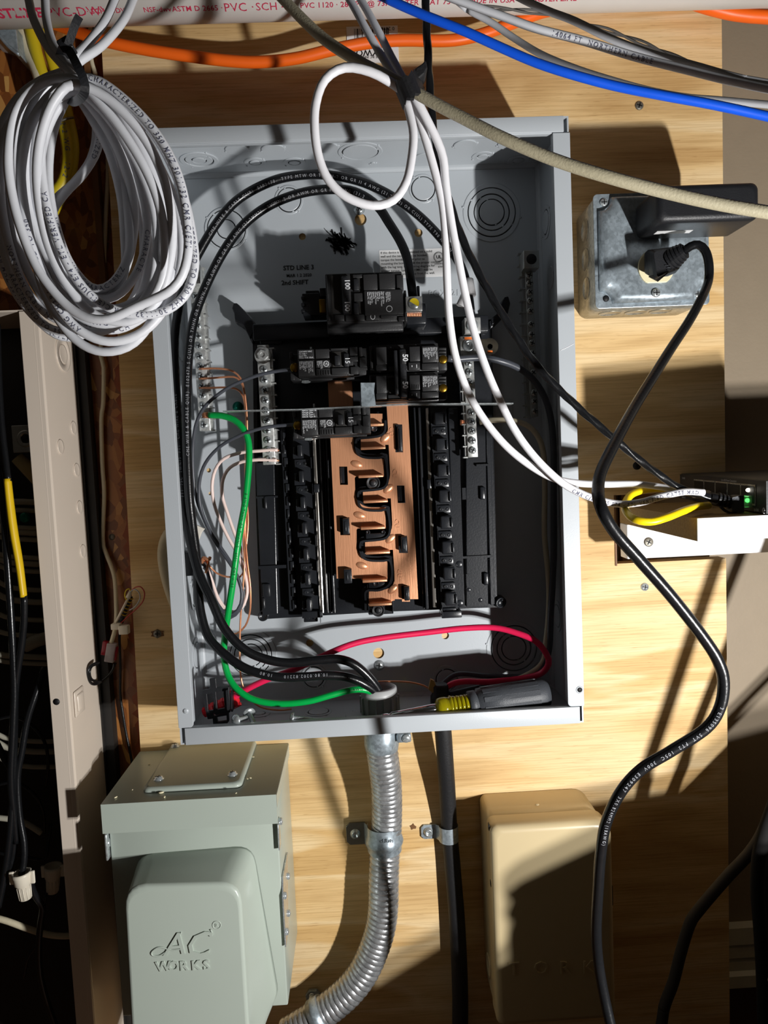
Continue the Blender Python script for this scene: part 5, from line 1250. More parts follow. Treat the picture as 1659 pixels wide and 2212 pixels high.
# ---- inside the panel
WT = 'CME WIRE & CABLE QI  E102470   4 AWG  TYPE MTW OR THWN-2 OR AWM OR GR II 4 AWG (21.2MM2) 600V   TYPE T90 NYLON OR TWN75 FT1   '
upper = [(1016, 672, -.066), (1012, 640, -.064), (1003, 596, -.060), (985, 556, -.055), (945, 506, -.050), (905, 466, -.047), (862, 434, -.046), (825, 412, -.046), (775, 391, -.047), (717, 379, -.048), (655, 378, -.050), (589, 391, -.052), (517, 429, -.054), (469, 481, -.056), (424, 556, -.056), (396, 618, -.055), (382, 690, -.053), (377, 745, -.052), (380, 837, -.050), (387, 939, -.050), (394, 1040, -.052), (400, 1110, -.056), (411, 1170, -.062), (430, 1240, -.068), (456, 1295, -.072), (485, 1357, -.074), (527, 1402, -.074), (575, 1424, -.072), (626, 1432, -.070), (687, 1426, -.068), (732, 1424, -.066), (768, 1437, -.064), (804, 1471, -.060), (824, 1505, -.056), (830, 1545, -.052), (828, 1600, -.049)]
inner = [(893, 648, -.070), (888, 610, -.066), (880, 560, -.062), (865, 522, -.060), (840, 481, -.058), (815, 445, -.057), (775, 418, -.058), (731, 409, -.058), (660, 415, -.060), (589, 440, -.062), (531, 481, -.064), (485, 540, -.066), (445, 618, -.067), (419, 690, -.068), (407, 770, -.068), (403, 871, -.066), (404, 960, -.064), (408, 1060, -.062), (415, 1130, -.060), (424, 1200, -.060), (428, 1270, -.062), (434, 1325, -.066), (451, 1377, -.070), (485, 1413, -.074), (533, 1445, -.076), (596, 1462, -.076), (656, 1462, -.074), (702, 1459, -.072), (747, 1462, -.068), (786, 1477, -.064), (815, 1502, -.058), (822, 1545, -.052), (822, 1600, -.049)]
def big(name, pts, label, t_specs):
    path = smooth_path([P(*q) for q in pts], .004); t = thing(name, tuple(path[len(path) // 2]), label, 'wire'); m = MB(); m.tube(path, .0042, 16); build('jacket', m, WIREB, t)
    m = MB(); Lt = sum((path[i] - path[i - 1]).length for i in range(1, len(path)))
    for s_, sz, frac, ar in t_specs: text_tube(m, s_, path, .0042, sz, start=frac * Lt, around=ar, flip=True, bold=.006, spacing=1.35)
    build('printed_text', m, WINK, t, label='white cable print'); return t, path
# the lettering reads from left to right: lay each path from the panel side
ua, upath = big('feeder_wire', upper[::-1], 'heavy black feeder wire with white print, outermost arc across the top of the panel', ())
ia, ipath = big('feeder_wire', inner[::-1], 'heavy black feeder wire, inner arc, ending in the yellow-marked lug of the main breaker', ())
def put_text(t, path, s_, sz, frac, ar, r=.0042, col=DINK):
    Lt = sum((path[i] - path[i - 1]).length for i in range(1, len(path))); m = MB(); text_tube(m, s_, path, r, sz, start=frac * Lt, around=ar, bold=.0, spacing=1.45); build('printed_text', m, col, t)
put_text(ua, upath, 'CME WIRE & CABLE QI(R)  E102470   TYPE MTW OR THWN-2 OR GR II 4 AWG (21.2MM2) OR C(UL) TYPE T90 NYLON', .0036, .645, -.1)
put_text(ia, ipath, 'CME WIRE & CABLE QI(R)  E102470 S C(UL) OR THHN OR THWN-2 OR AWM OR GR II 4 AWG (21.2MM2)   THWN-2 OR AWM OR GR II 4 AWG (21.2', .0036, .47, -.1)
put_text(ia, ipath, '10.80.0202.82210     10.80', .0038, .125, -.1)
put_text(ua, upath, 'FT1  75C  TWN75  FT1   CME WIRE & CABLE', .0034, .38, .25)
for t in (ua, ia): pass
m = MB(); q = [P(1008, 606, -.0615), P(1014, 640, -.0645)]; m.cyl(q[0], q[1], .0062, n=20); m.cyl(P(1005, 640, -.062), P(995, 662, -.062), .0045, n=10); build('white_phase_tape', m, TAPEW, ua, label='white tape wrap near the lug')

green = [(452, 897, -.046), (480, 898, -.050), (507, 908, -.054), (525, 926, -.057), (536, 952, -.060), (538, 990, -.062), (534, 1045, -.064), (528, 1094, -.066), (515, 1167, -.068), (503, 1257, -.068), (492, 1329, -.064), (485, 1384, -.058), (484, 1422, -.056), (494, 1462, -.060), (515, 1491, -.066), (551, 1512, -.070), (605, 1520, -.072), (665, 1515, -.072), (717, 1501, -.070), (762, 1490, -.066), (792, 1491, -.062), (816, 1506, -.057), (830, 1545, -.050), (826, 1600, -.048)]
gw = cable('green_ground_wire', green, .0031, GREEN, 'thick green ground wire from the left ground bar down to the grey bushing', 'wire', text=[('8 AWG THHN OR THWN-2   600V   CME WIRE', .0032, .10, .0, False, 1, material('dark_green_ink', srgb(0, 96, 44), .6)), ('8 AWG  CME WIRE & CABLE   GR II OR AWM   8 AWG   THWN-2', .0034, .40, 0, False, 1)])
m = MB(); a = P(452, 897, -.046); b = P(437, 897, -.044)
for k in range(5): m.cyl(a + Vector((0, 0, (k - 2) * .0011)), b + Vector((0, 0, (k - 2) * .0009)), .0008, n=6)
build('copper_strands', m, WIREC, gw)
red = [(476, 1530, -.050), (500, 1510, -.054), (533, 1489, -.056), (581, 1466, -.056), (641, 1444, -.054), (702, 1415, -.050), (762, 1391, -.046), (825, 1378, -.042), (923, 1366, -.038), (1004, 1357, -.038), (1069, 1356, -.042), (1118, 1368, -.050), (1157, 1385, -.058), (1180, 1412, -.062), (1185, 1434, -.060), (1166, 1456, -.050), (1118, 1467, -.040), (1053, 1473, -.036), (1004, 1472, -.034), (975, 1478, -.032), (950, 1496, -.030)]
rw = cable('red_wire', red, .0030, RED, 'thick pinkish red wire looping along the bottom of the grey panel', 'wire')
bk = [(1160, 1460, -.030), (1110, 1462, -.022), (1050, 1460, -.018), (990, 1456, -.018), (960, 1474, -.022), (944, 1500, -.028)]
cable('black_wire', bk, .0026, WIREG, 'dark wire beneath the red loop at the bottom right of the panel', 'wire')
gy = [(966, 774, -.066), (985, 776, -.064), (1010, 774, -.062), (1045, 773, -.060), (1085, 781, -.058), (1120, 795, -.052), (1150, 818, -.046), (1175, 855, -.044), (1190, 905, -.044), (1196, 980, -.044), (1196, 1080, -.044), (1196, 1200, -.044), (1190, 1320, -.040), (1182, 1420, -.036), (1140, 1470, -.034), (1060, 1480, -.032), (970, 1500, -.030)]
g50 = cable('breaker_feed_wire', gy, .0031, WIREG, 'grey-black wire leaving the right side of the 50 amp breaker, down the right wall', 'wire')
cw = [(1036, 912, -.048), (1060, 908, -.050), (1100, 908, -.048), (1135, 917, -.044), (1160, 940, -.040), (1174, 980, -.036), (1177, 1060, -.034), (1176, 1150, -.032), (1184, 1240, -.034), (1186, 1300, -.036), (1180, 1380, -.036), (1165, 1440, -.034), (1080, 1480, -.030), (975, 1498, -.030)]
cwt = cable('cream_neutral_wire', cw, .0027, CREAM, 'cream neutral wire from the right neutral bar curving down the dark right wall', 'wire')
m = MB()
for k in range(4): m.cyl(P(994, 908 + k * 3, -.044), P(1004, 909 + k * 2.4, -.043), .0007, n=6)
build('copper_strands', m, WIREC, cwt)
# breaker wires (14 AWG black) on the left
w1 = [(640, 798, -.066), (610, 800, -.066), (560, 810, -.066), (505, 831, -.065), (465, 857, -.064), (440, 882, -.062), (424, 915, -.058), (417, 960, -.052), (417, 1020, -.046), (424, 1075, -.042), (440, 1120, -.040), (462, 1165, -.040), (485, 1200, -.042), (508, 1235, -.044), (521, 1270, -.044), (520, 1305, -.044), (504, 1326, -.044), (484, 1322, -.042), (462, 1290, -.040), (452, 1250, -.038), (442, 1222, -.036), (428, 1212, -.034)]
cable('branch_wire', w1, .0016, WIREG, 'thin black branch wire from the upper 15 amp breaker sweeping left past the ground bar', 'wire')
w2 = [(642, 917, -.066), (610, 919, -.064), (570, 924, -.062), (520, 940, -.060), (475, 965, -.056), (444, 1000, -.052), (431, 1040, -.048), (432, 1090, -.044), (450, 1140, -.042), (474, 1178, -.042), (500, 1218, -.042), (516, 1255, -.042), (524, 1290, -.042), (517, 1318, -.042), (498, 1334, -.042), (476, 1326, -.040), (458, 1300, -.038), (446, 1262, -.036), (436, 1235, -.034)]
cable('branch_wire', w2, .0016, WIREG, 'thin black branch wire from the lower 15 amp breaker, curving down the left side', 'wire')
n1 = [(600, 972, -.048), (584, 972, -.048), (560, 974, -.048), (525, 977, -.046), (485, 990, -.044), (465, 1015, -.040), (458, 1050, -.038), (463, 1090, -.036), (478, 1130, -.036), (495, 1165, -.036), (515, 1200, -.036), (530, 1245, -.036), (534, 1280, -.036), (524, 1310, -.036), (505, 1322, -.036), (485, 1312, -.034), (468, 1285, -.034), (458, 1255, -.034), (448, 1230, -.034), (438, 1215, -.034)]
nn1 = cable('neutral_wire', n1, .0016, PINKW, 'upper of two pale pinkish neutral wires from the left neutral bar, with the wider bend', 'wire')
n2 = [(598, 994, -.048), (584, 994, -.048), (560, 993, -.048), (525, 997, -.046), (497, 1010, -.042), (482, 1035, -.038), (480, 1070, -.034), (492, 1110, -.034), (506, 1150, -.034), (520, 1185, -.034), (533, 1225, -.034), (537, 1260, -.034), (530, 1296, -.034), (512, 1320, -.034), (492, 1324, -.034), (474, 1300, -.034), (462, 1268, -.034), (452, 1240, -.034), (440, 1225, -.034)]
nn2 = cable('neutral_wire', n2, .0016, PINKW, 'lower of two pale pinkish neutral wires from the left neutral bar, with the tighter bend', 'wire')
for t_, y in ((nn1, 972), (nn2, 994)):
    m = MB(); m.cyl(P(586, y, -.046), P(603, y + 1, -.046), .0009, n=8); build('bare_end', m, WIREC, t_, label='bare copper wire end')
def bare(pts, label): return cable('bare_ground_wire', pts, .00095, WIREC, label, 'wire', n=8)
bare([(430, 797, -.044), (450, 796, -.046), (470, 796, -.047), (495, 799, -.047), (513, 809, -.046), (524, 828, -.045), (531, 870, -.043), (534, 930, -.040), (530, 1010, -.036), (532, 1090, -.034), (530, 1150, -.034), (534, 1210, -.036), (541, 1270, -.036), (540, 1320, -.034), (530, 1352, -.032), (512, 1368, -.030), (498, 1370, -.028)], 'uppermost of three bare copper ground wires leaving the left ground bar')
bare([(430, 818, -.044), (455, 817, -.045), (480, 815, -.045), (505, 814, -.045), (520, 824, -.045), (528, 850, -.044), (533, 910, -.040), (532, 1000, -.036), (534, 1080, -.034), (526, 1160, -.036), (528, 1220, -.040), (520, 1330, -.036), (518, 1400, -.034), (520, 1460, -.034), (532, 1498, -.034), (560, 1526, -.034), (600, 1534, -.034), (630, 1532, -.034)], 'second of three bare copper wires from the left ground bar, ending near the panel bottom')
bare([(430, 838, -.044), (455, 838, -.045), (485, 837, -.045), (510, 840, -.044), (525, 856, -.043), (532, 900, -.041), (531, 960, -.038), (530, 1040, -.034), (536, 1120, -.034), (532, 1180, -.034), (524, 1240, -.034), (510, 1246, -.034), (490, 1246, -.034), (468, 1238, -.034), (452, 1222, -.036), (445, 1212, -.038)], 'lowest of three bare copper ground wires, looping back to the left cable clamp')
m = MB(); p = P(445, 1211, -.040); m.tube(smooth_path([p + Vector((-.004, 0, -.002)), p + Vector((-.002, -.002, .003)), p + Vector((.003, -.002, .001)), p + Vector((.004, 0, .003))], .0006), .0016, 8)
m.tube(smooth_path([p + Vector((-.003, .002, -.001)), p + Vector((0, .002, .001)), p + Vector((.002, .001, -.002)), p + Vector((-.001, -.001, -.012))], .0006), .0012, 8); build('twisted_copper_splice', m, WIREC, None, 'short twist of bare copper beside the left cable clamp', 'wire splice')
bare([(800, 1474, -.034), (840, 1472, -.032), (885, 1474, -.030), (915, 1481, -.028), (930, 1490, -.026)], 'short bare copper wire at the panel bottom, right of the heavy wires')
# white sheath stubs at the left cable clamp
SHEATH = material('white_sheath_paper', srgb(222, 216, 204), .7, 0, .06)
m = MB(); pts = [(426, 1134), (443, 1142), (436, 1150), (430, 1166), (426, 1160)]; m.prism([poly(pts, -.040)], -.0425, -.0385, bev=.0003); build('cable_sheath', m, SHEATH, None, 'torn white paper sheath end at the left inside wall of the panel', 'cable sheath')
m = MB(); a = at(403, 1190, -.04); pa = [atx(398, 1192, PXL + .0016), atx(410, 1205, PXL + .0016)]; m.box(PXL + .0014, PXL + .012, -.058, -.036, at(404, 1242, -.05).z, at(404, 1192, -.05).z, .0012, 2); build('cable_clamp', m, BLACKM, None, 'black plastic cable clamp on the left inside wall of the panel', 'cable clamp')
# white cable outside left of panel
cable('white_sheathed_cable', [(398, 1180, -.030), (372, 1150, -.024), (358, 1165, -.020), (352, 1195, -.018), (356, 1230, -.016), (366, 1270, -.014), (380, 1310, -.012)], .0055, CREAM, 'cream sheathed cable bulging out of the left side of the grey panel', n=14)

# ---- service cable right of the conduit
cable('black_service_cable', [(955, 1560, -.034), (958, 1590, -.032), (962, 1648, -.027), (966, 1707, -.019), (969, 1766, -.012), (971, 1800, -.010), (976, 1855, -.010), (981, 1914, -.011), (986, 1973, -.012), (991, 2061, -.013), (994, 2150, -.014), (994, 2240, -.014)], .0084, RUBBER, 'thick black cable running down the plywood, right of the ribbed conduit', n=18)

# ---- overhead cables
cable('orange_cable', [(40, 20, -.022), (115, 50, -.022), (180, 74, -.024), (240, 92, -.026), (320, 108, -.026), (400, 120, -.026), (490, 131, -.026), (560, 134, -.026), (640, 126, -.028), (720, 107, -.030), (800, 92, -.030), (870, 87, -.030), (960, 88, -.030), (1010, 82, -.030), (1060, 68, -.030), (1120, 45, -.028), (1180, 24, -.026), (1260, 8, -.022), (1340, -12, -.018)], .0052, ORANGE, 'thick orange cable sagging across the plywood under the drain pipe', n=16)
cable('orange_cable', [(1440, -25, -.014), (1500, 6, -.016), (1560, 24, -.018), (1610, 33, -.018), (1700, 40, -.018)], .0062, ORANGE, 'orange cable in the top right corner behind the pipe', n=16)
cable('coax_cable', [(560, -60, -.200), (604, -10, -.215), (690, 76, -.235), (770, 130, -.250), (850, 172, -.265), (930, 218, -.275), (1010, 260, -.285), (1090, 300, -.295), (1200, 346, -.305), (1320, 384, -.315), (1450, 418, -.322), (1560, 442, -.328), (1680, 462, -.335), (1800, 480, -.34)], .0036, COAX, 'thick beige coaxial cable crossing diagonally in front of the panel top', n=18, step=.006)
def black_net():
    pts = [(918, -40, -.190), (921, 40, -.190), (925, 130, -.190), (930, 210, -.190), (938, 290, -.190), (950, 355, -.188), (975, 450, -.185), (1005, 530, -.182), (1045, 610, -.180), (1095, 695, -.178), (1160, 790, -.176), (1240, 872, -.174), (1330, 950, -.174), (1370, 985, -.172), (1430, 1030, -.172), (1470, 1055, -.172), (1510, 1068, -.172), (1545, 1078, -.172)]
    path = smooth_path(run_on(pts)[0], .002); t = thing('black_network_cable', tuple(path[len(path) // 2]), 'black twisted-pair network cable falling from the top and running to the switch plug', 'cable')
    # jacket showing the twisted pairs underneath
    fr = frames(path); vs = []; n = 16; L = 0; pr = None
    for i, (p, tg, a, b) in enumerate(fr):
        if pr is not None: L += (p - pr).length
        pr = p
        for k in range(n):
            th = 2 * math.pi * k / n; r = .0029 * (1 + .10 * math.cos(3 * th - L / .011 * 2 * math.pi * .5)); vs.append(p + (a * math.cos(th) + b * math.sin(th)) * r)
    m = MB(); m.add(vs, [(i * n + k, i * n + (k + 1) % n, (i + 1) * n + (k + 1) % n, (i + 1) * n + k) for i in range(len(fr) - 1) for k in range(n)], True); build('jacket', m, WIREB, t)
    e0 = P(1545, 1076, -.172); e1 = P(1580, 1086, -.172); e2 = P(1612, 1090, -.172); d = (e1 - e0).normalized()
    m = MB(); m.cyl(e0 - d * .004, e1, .0036, .0042, n=16)
    for k in range(4): q = e0.lerp(e1, .1 + k * .24); m.cyl(q, q + d * .0016, .0052, n=16, smooth=False)
    build('boot', m, BLACKM, t)
    m = MB(); lo = []
    for px, h, hh in ((1575, .0050, .0050), (1590, .0068, .0060), (1599, .0068, .0060)):
        c = P(px, 1088, -.172); lo.append([c + Vector((0, dy * hh, dz * h)) for dy, dz in ((-1, 1), (1, 1), (1, -1), (-1, -1))])
    loft(m, lo, smooth=False); build('plug', m, CHAR, t)
    m = MB(); c0 = P(1597, 1082, -.172); c1 = P(1622, 1086, -.172); m.box(c0.x, c1.x, -.1775, -.1665, c0.z - .0048, c0.z + .0038, .0005); build('plug_tip', m, CLEARP, t)
    m = MB(); c = P(1560, 1098, -.172); m.tube(smooth_path([P(1556, 1094, -.174), P(1568, 1104, -.174), P(1584, 1108, -.174), P(1596, 1100, -.174)], .001), .0012, 6); build('latch_tab', m, CHAR, t)
black_net()
cable('blue_network_cable', [(760, -50, -.255), (826, -8, -.260), (900, 26, -.265), (960, 50, -.268), (1010, 70, -.270), (1085, 104, -.272), (1160, 136, -.275), (1240, 162, -.278), (1330, 186, -.280), (1430, 206, -.284), (1540, 226, -.288), (1660, 252, -.292), (1800, 285, -.30)], .0028, BLUE, 'bright blue network cable crossing the top right', n=14, step=.006)
G1 = 'grey network cables overhead'
cable('grey_network_cable', [(890, -60, -.22), (940, -20, -.225), (1010, 8, -.23), (1085, 35, -.235), (1160, 62, -.24), (1260, 88, -.245), (1370, 122, -.25), (1480, 150, -.255), (1580, 175, -.26), (1680, 196, -.265), (1800, 215, -.27)], .0027, LGREY, 'light grey network cable printed with footage marks, just above the blue cable', group=G1, text=[('14064 FT  NORTHERN CABLE', .0040, .112, 0)])
cable('grey_network_cable', [(1060, -50, -.19), (1110, -12, -.195), (1180, 22, -.20), (1240, 45, -.21), (1320, 84, -.22), (1400, 114, -.23), (1500, 142, -.245), (1600, 170, -.258), (1700, 188, -.262)], .0026, LGREY, 'shaded grey network cable, uppermost of the cables at the top right', group=G1)
cable('grey_network_cable', [(960, -20, -.17), (1010, 20, -.175), (1060, 48, -.18), (1110, 82, -.185), (1170, 118, -.19), (1240, 147, -.20), (1310, 170, -.21), (1400, 195, -.22), (1480, 210, -.225), (1560, 217, -.23), (1680, 228, -.235)], .0024, LGREY, 'grey network cable dipping behind the blue cable at the top right', group=G1)
# bare twisted pair
pts = [P(*q) for q in ((1010, 10, -.150), (1060, 17, -.150), (1120, 22, -.155), (1180, 30, -.160), (1250, 48, -.170), (1320, 68, -.180), (1400, 98, -.195), (1470, 128, -.21), (1540, 152, -.225))]
pth = smooth_path(pts, .0015); fr = frames(pth); tp = thing('twisted_pair', tuple(pth[60]), 'thin loosely twisted grey wire pair above the grey cables at the top right', 'wire')
for s_ in (0, math.pi):
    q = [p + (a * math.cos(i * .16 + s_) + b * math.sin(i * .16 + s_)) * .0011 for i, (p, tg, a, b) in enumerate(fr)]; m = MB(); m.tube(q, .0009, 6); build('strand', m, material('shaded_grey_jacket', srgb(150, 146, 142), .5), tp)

# ---- strapped bundle in the middle
GT = 'NORTHERN CABLE NSER 4PR 24 AWG CHARACTERIZED TO 350 MHZ 3011132 CMR C(ETL)US E74 - ETL VERIFIED'
cable('grey_network_cable', [(700, -80, -.225), (752, -6, -.235), (790, 62, -.245), (825, 122, -.250), (856, 172, -.252), (880, 205, -.250)], .0026, LGREY, 'shaded grey network cable, left of two entering the black strap from above')
cable('grey_network_cable', [(728, -80, -.220), (776, -6, -.230), (812, 58, -.240), (845, 122, -.246), (870, 168, -.248), (890, 205, -.248)], .0026, LGREY, 'shaded grey network cable, right of two entering the black strap from above')
cable('looped_network_cable', [(880, 204, -.262), (850, 182, -.268), (800, 155, -.272), (745, 146, -.272), (702, 172, -.272), (682, 225, -.272), (680, 285, -.272), (690, 345, -.270), (712, 392, -.268), (750, 426, -.266), (805, 444, -.264), (850, 432, -.262), (878, 392, -.260), (890, 335, -.258), (893, 290, -.257), (886, 250, -.256), (876, 215, -.255)], .0028, WHITEJ, 'white network cable making a single tear-drop loop below the black strap', text=[('NORTHERN CABLE NSER', .0044, .235, .1, False, 1)])
cable('white_network_cable', [(886, 200, -.250), (905, 255, -.248), (928, 330, -.246), (947, 400, -.243), (957, 450, -.240), (963, 520, -.235), (966, 610, -.228), (971, 690, -.222), (984, 770, -.216), (1010, 845, -.210), (1045, 905, -.205), (1090, 960, -.200), (1140, 1002, -.195), (1195, 1033, -.188), (1250, 1044, -.180), (1310, 1046, -.170), (1380, 1046, -.160), (1440, 1054, -.150), (1490, 1064, -.140), (1520, 1068, -.130)], .0028, WHITEJ, 'white network cable, left of the pair crossing the breakers, ending on top at the switch', group='white cables to the switch')
cable('white_network_cable', [(892, 200, -.256), (918, 250, -.254), (945, 305, -.250), (958, 345, -.247), (963, 400, -.244), (975, 480, -.240), (990, 560, -.236), (1006, 640, -.230), (1025, 720, -.225), (1052, 800, -.220), (1080, 865, -.216), (1110, 925, -.212), (1145, 975, -.207), (1185, 1018, -.202), (1225, 1050, -.196), (1275, 1074, -.190), (1330, 1088, -.184), (1380, 1086, -.180), (1430, 1072, -.178), (1480, 1062, -.176), (1520, 1064, -.174)], .0028, WHITEJ, 'white network cable with blue-black print, right of the pair crossing the breakers', group='white cables to the switch', text=[('CMR C(ETL)US E74 - ETL VERIFIED CAT5E MADE IN USA  NORTHERN CABLE  350 MHZ 3011132 CMR C(ETL)US E74 - ETL  VERIFIED CAT5E 350 MHZ 5011132 CMR', .0040, .30, -.25)])
m = MB(); p = P(880, 196, -.266); d1 = (P(912, 165, -.25) - P(858, 205, -.27)).normalized()
random.seed(4)
VEL = RUBBER
pts = [P(862, 210, -.262), P(866, 196, -.276), P(884, 186, -.280), P(900, 176, -.276), P(908, 168, -.262)]
q = smooth_path(pts, .002); mm = MB(); hw = [.0065 + .0012 * math.sin(i * 2.1) for i in range(len(q))]
vs = []
for i, c in enumerate(q):
    dn = Vector((.35, 0, -.9)).normalized(); vs += [c + dn * hw[i], c - dn * hw[i], c - dn * hw[i] + Vector((0, .0035, 0)), c + dn * hw[i] + Vector((0, .0035, 0))]
mm.add(vs, [(i * 4 + k, i * 4 + (k + 1) % 4, (i + 1) * 4 + (k + 1) % 4, (i + 1) * 4 + k) for i in range(len(q) - 1) for k in range(4)]); mm.add(vs[:4], [(0, 1, 2, 3)]); mm.add(vs[-4:], [(0, 1, 2, 3)])
vt = thing('cable_strap_black', tuple(P(880, 196, -.262)), 'black fabric strap bundling the cables above the centre of the panel', 'strap'); build('band', mm, VEL, vt)
m = MB(); c = P(905, 166, -.262); lo = [];
m.prism([poly([(888, 184), (896, 168), (908, 160), (916, 152), (920, 170), (914, 182), (902, 192)], -.255)], -.268, -.252, bev=.001); build('strap_tail', m, VEL, vt)
# yellow patch loop
yl = thing('yellow_patch_cable', tuple(P(1350, 1090, -.09)), 'short bright yellow patch cable making a flat loop beside the switch', 'cable')
path = smooth_path([P(*q) for q in ((1495, 1066, -.140), (1450, 1056, -.138), (1405, 1056, -.146), (1368, 1066, -.154), (1352, 1084, -.164), (1352, 1104, -.184), (1372, 1122, -.204), (1405, 1127, -.208), (1440, 1118, -.206), (1475, 1104, -.194), (1505, 1095, -.180), (1530, 1092, -.160))], .003)
m = MB(); m.tube(path, .0030, 14); build('jacket', m, YELLOW, yl)
m = MB(); m.cyl(P(1500, 1066, -.110), P(1530, 1069, -.100), .004, n=12); build('boot', m, NYL, yl)
# two lower-right cables
DULLR = material('dull_black_jacket', srgb(22, 21, 21), .85, 0, .2, 200, spec=.2)
cable('black_floor_cable', [(1700, 1640, -.115), (1659, 1770, -.120), (1625, 1835, -.120), (1570, 1895, -.120), (1510, 1965, -.120), (1490, 1996, -.120), (1470, 2060, -.120), (1455, 2120, -.120), (1435, 2175, -.120), (1425, 2240, -.120)], .0050, material('dull_brown_black_jacket', srgb(44, 38, 34), .8, 0, .2), 'dull black cable sloping down to the left at the lower right', n=14)
cable('black_floor_cable', [(1690, 1690, -.150), (1655, 1790, -.150), (1640, 1850, -.150), (1636, 1920, -.150), (1642, 2000, -.150), (1648, 2100, -.150), (1652, 2240, -.150)], .0058, DULLR, 'thick black cable hanging straight down at the lower right edge', n=14)
cable('black_floor_cable', [(1720, 1790, -.130), (1680, 1830, -.130), (1662, 1880, -.130), (1660, 1960, -.130), (1664, 2100, -.130), (1670, 2240, -.130)], .0052, DULLR, 'second black cable just inside the lower right corner', n=12)
# ================================================================== COIL OF GREY NETWORK CABLE
coil = thing('cable_coil', tuple(P(215, 480, -.27)), 'large hanging coil of light grey printed network cable with a black zip tie', 'cable coil')
CT = 'NORTHERN CABLE NSER 4PR 24 AWG CHARACTERIZED TO 350 MHZ 3011132 CMR C(ETL)US E74 - ETL VERIFIED CAT5E MADE IN USA '
# each turn: right-hand and left-hand extents as pixel key points, depth front / back
turns = [
 # pts list of (px, py), depth, text start fraction
 ([(166, 176), (230, 192), (300, 250), (352, 320), (392, 410), (414, 500), (420, 580), (398, 640), (345, 676), (270, 676), (205, 646), (158, 592), (124, 520), (98, 430), (88, 340), (98, 250), (125, 196)], -.290, ((.10, .78),)),
 ([(168, 186), (240, 210), (300, 285), (350, 370), (385, 460), (392, 560), (365, 650), (310, 716), (235, 738), (165, 708), (112, 640), (78, 560), (56, 470), (45, 370), (55, 270), (90, 200), (130, 178)], -.284, ((.55, .2),)),
 ([(170, 196), (235, 232), (288, 300), (332, 390), (352, 480), (352, 560), (372, 590), (345, 665), (290, 740), (225, 760), (165, 735), (115, 672), (86, 600), (64, 500), (40, 400), (34, 300), (62, 214), (118, 172)], -.278, ()),
 ([(164, 170), (215, 176), (285, 230), (345, 300), (385, 380), (404, 470), (404, 560), (374, 622), (300, 660), (225, 690), (160, 672), (100, 610), (62, 540), (30, 440), (18, 340), (36, 240), (90, 180)], -.300, ((.02, .35),)),
 ([(160, 168), (205, 188), (262, 250), (310, 330), (345, 420), (362, 510), (350, 590), (310, 640), (245, 668), (180, 650), (128, 600), (90, 530), (62, 450), (56, 360), (70, 270), (105, 205)], -.272, ()),
 ([(168, 200), (218, 236), (272, 312), (304, 400), (318, 490), (300, 580), (250, 640), (190, 640), (140, 600), (104, 540), (82, 460), (74, 370), (84, 280), (118, 218)], -.266, ((.30, .1),)),
 ([(166, 205), (212, 250), (258, 330), (286, 420), (288, 510), (262, 600), (210, 640), (160, 610), (120, 545), (96, 470), (86, 380), (96, 300), (126, 232)], -.260, ()),
 ([(160, 190), (198, 214), (214, 262), (210, 322), (180, 375), (140, 418), (112, 462), (104, 530), (128, 610), (180, 668), (230, 650), (268, 590), (268, 500), (260, 420), (236, 330), (200, 260)], -.250, ((.04, .12),)),
 ([(150, 196), (196, 230), (208, 285), (196, 345), (160, 395), (120, 432), (98, 480), (92, 545), (112, 620), (160, 690), (232, 700), (290, 660), (318, 590), (318, 500), (296, 400), (250, 300), (205, 235)], -.244, ()),
 ([(150, 160), (100, 172), (40, 215), (8, 290), (-8, 380), (-4, 470), (14, 560), (48, 640), (100, 705), (170, 718), (240, 700), (300, 655), (345, 590), (352, 500), (330, 410), (285, 310), (225, 225)], -.256, ((.36, .30),)),
 ([(150, 170), (85, 200), (30, 260), (4, 340), (2, 430), (20, 530), (54, 620), (104, 680), (170, 700), (255, 712), (330, 668), (376, 600), (384, 500), (362, 400), (310, 300), (240, 215)], -.262, ((.30, .25),)),
 ([(155, 160), (70, 186), (14, 250), (-16, 340), (-20, 440), (-4, 540), (30, 626), (80, 690), (135, 728), (200, 716), (260, 680), (300, 620), (310, 540), (302, 440), (272, 340), (216, 240)], -.248, ((.26, .34),)),
 ([(160, 182), (120, 214), (92, 280), (80, 360), (86, 450), (108, 540), (148, 620), (205, 680), (280, 694), (340, 650), (366, 570), (372, 480), (352, 380), (306, 290), (232, 212)], -.296, ()),
 ([(164, 176), (110, 206), (66, 270), (46, 360), (50, 450), (74, 540), (110, 620), (160, 676), (226, 700), (300, 676), (348, 610), (356, 520), (340, 430), (300, 340), (232, 240)], -.290, ((.34, .22),)),
 ([(158, 170), (108, 190), (52, 262), (24, 350), (24, 450), (46, 550), (84, 630), (138, 690), (205, 718), (270, 690), (322, 630), (338, 550), (334, 460), (300, 360), (238, 260)], -.270, ()),
 ([(166, 198), (132, 236), (110, 310), (106, 400), (122, 490), (150, 566), (196, 620), (240, 614), (276, 556), (278, 480), (260, 390), (222, 290)], -.254, ((.3, .3),)),
]
random.seed(21)
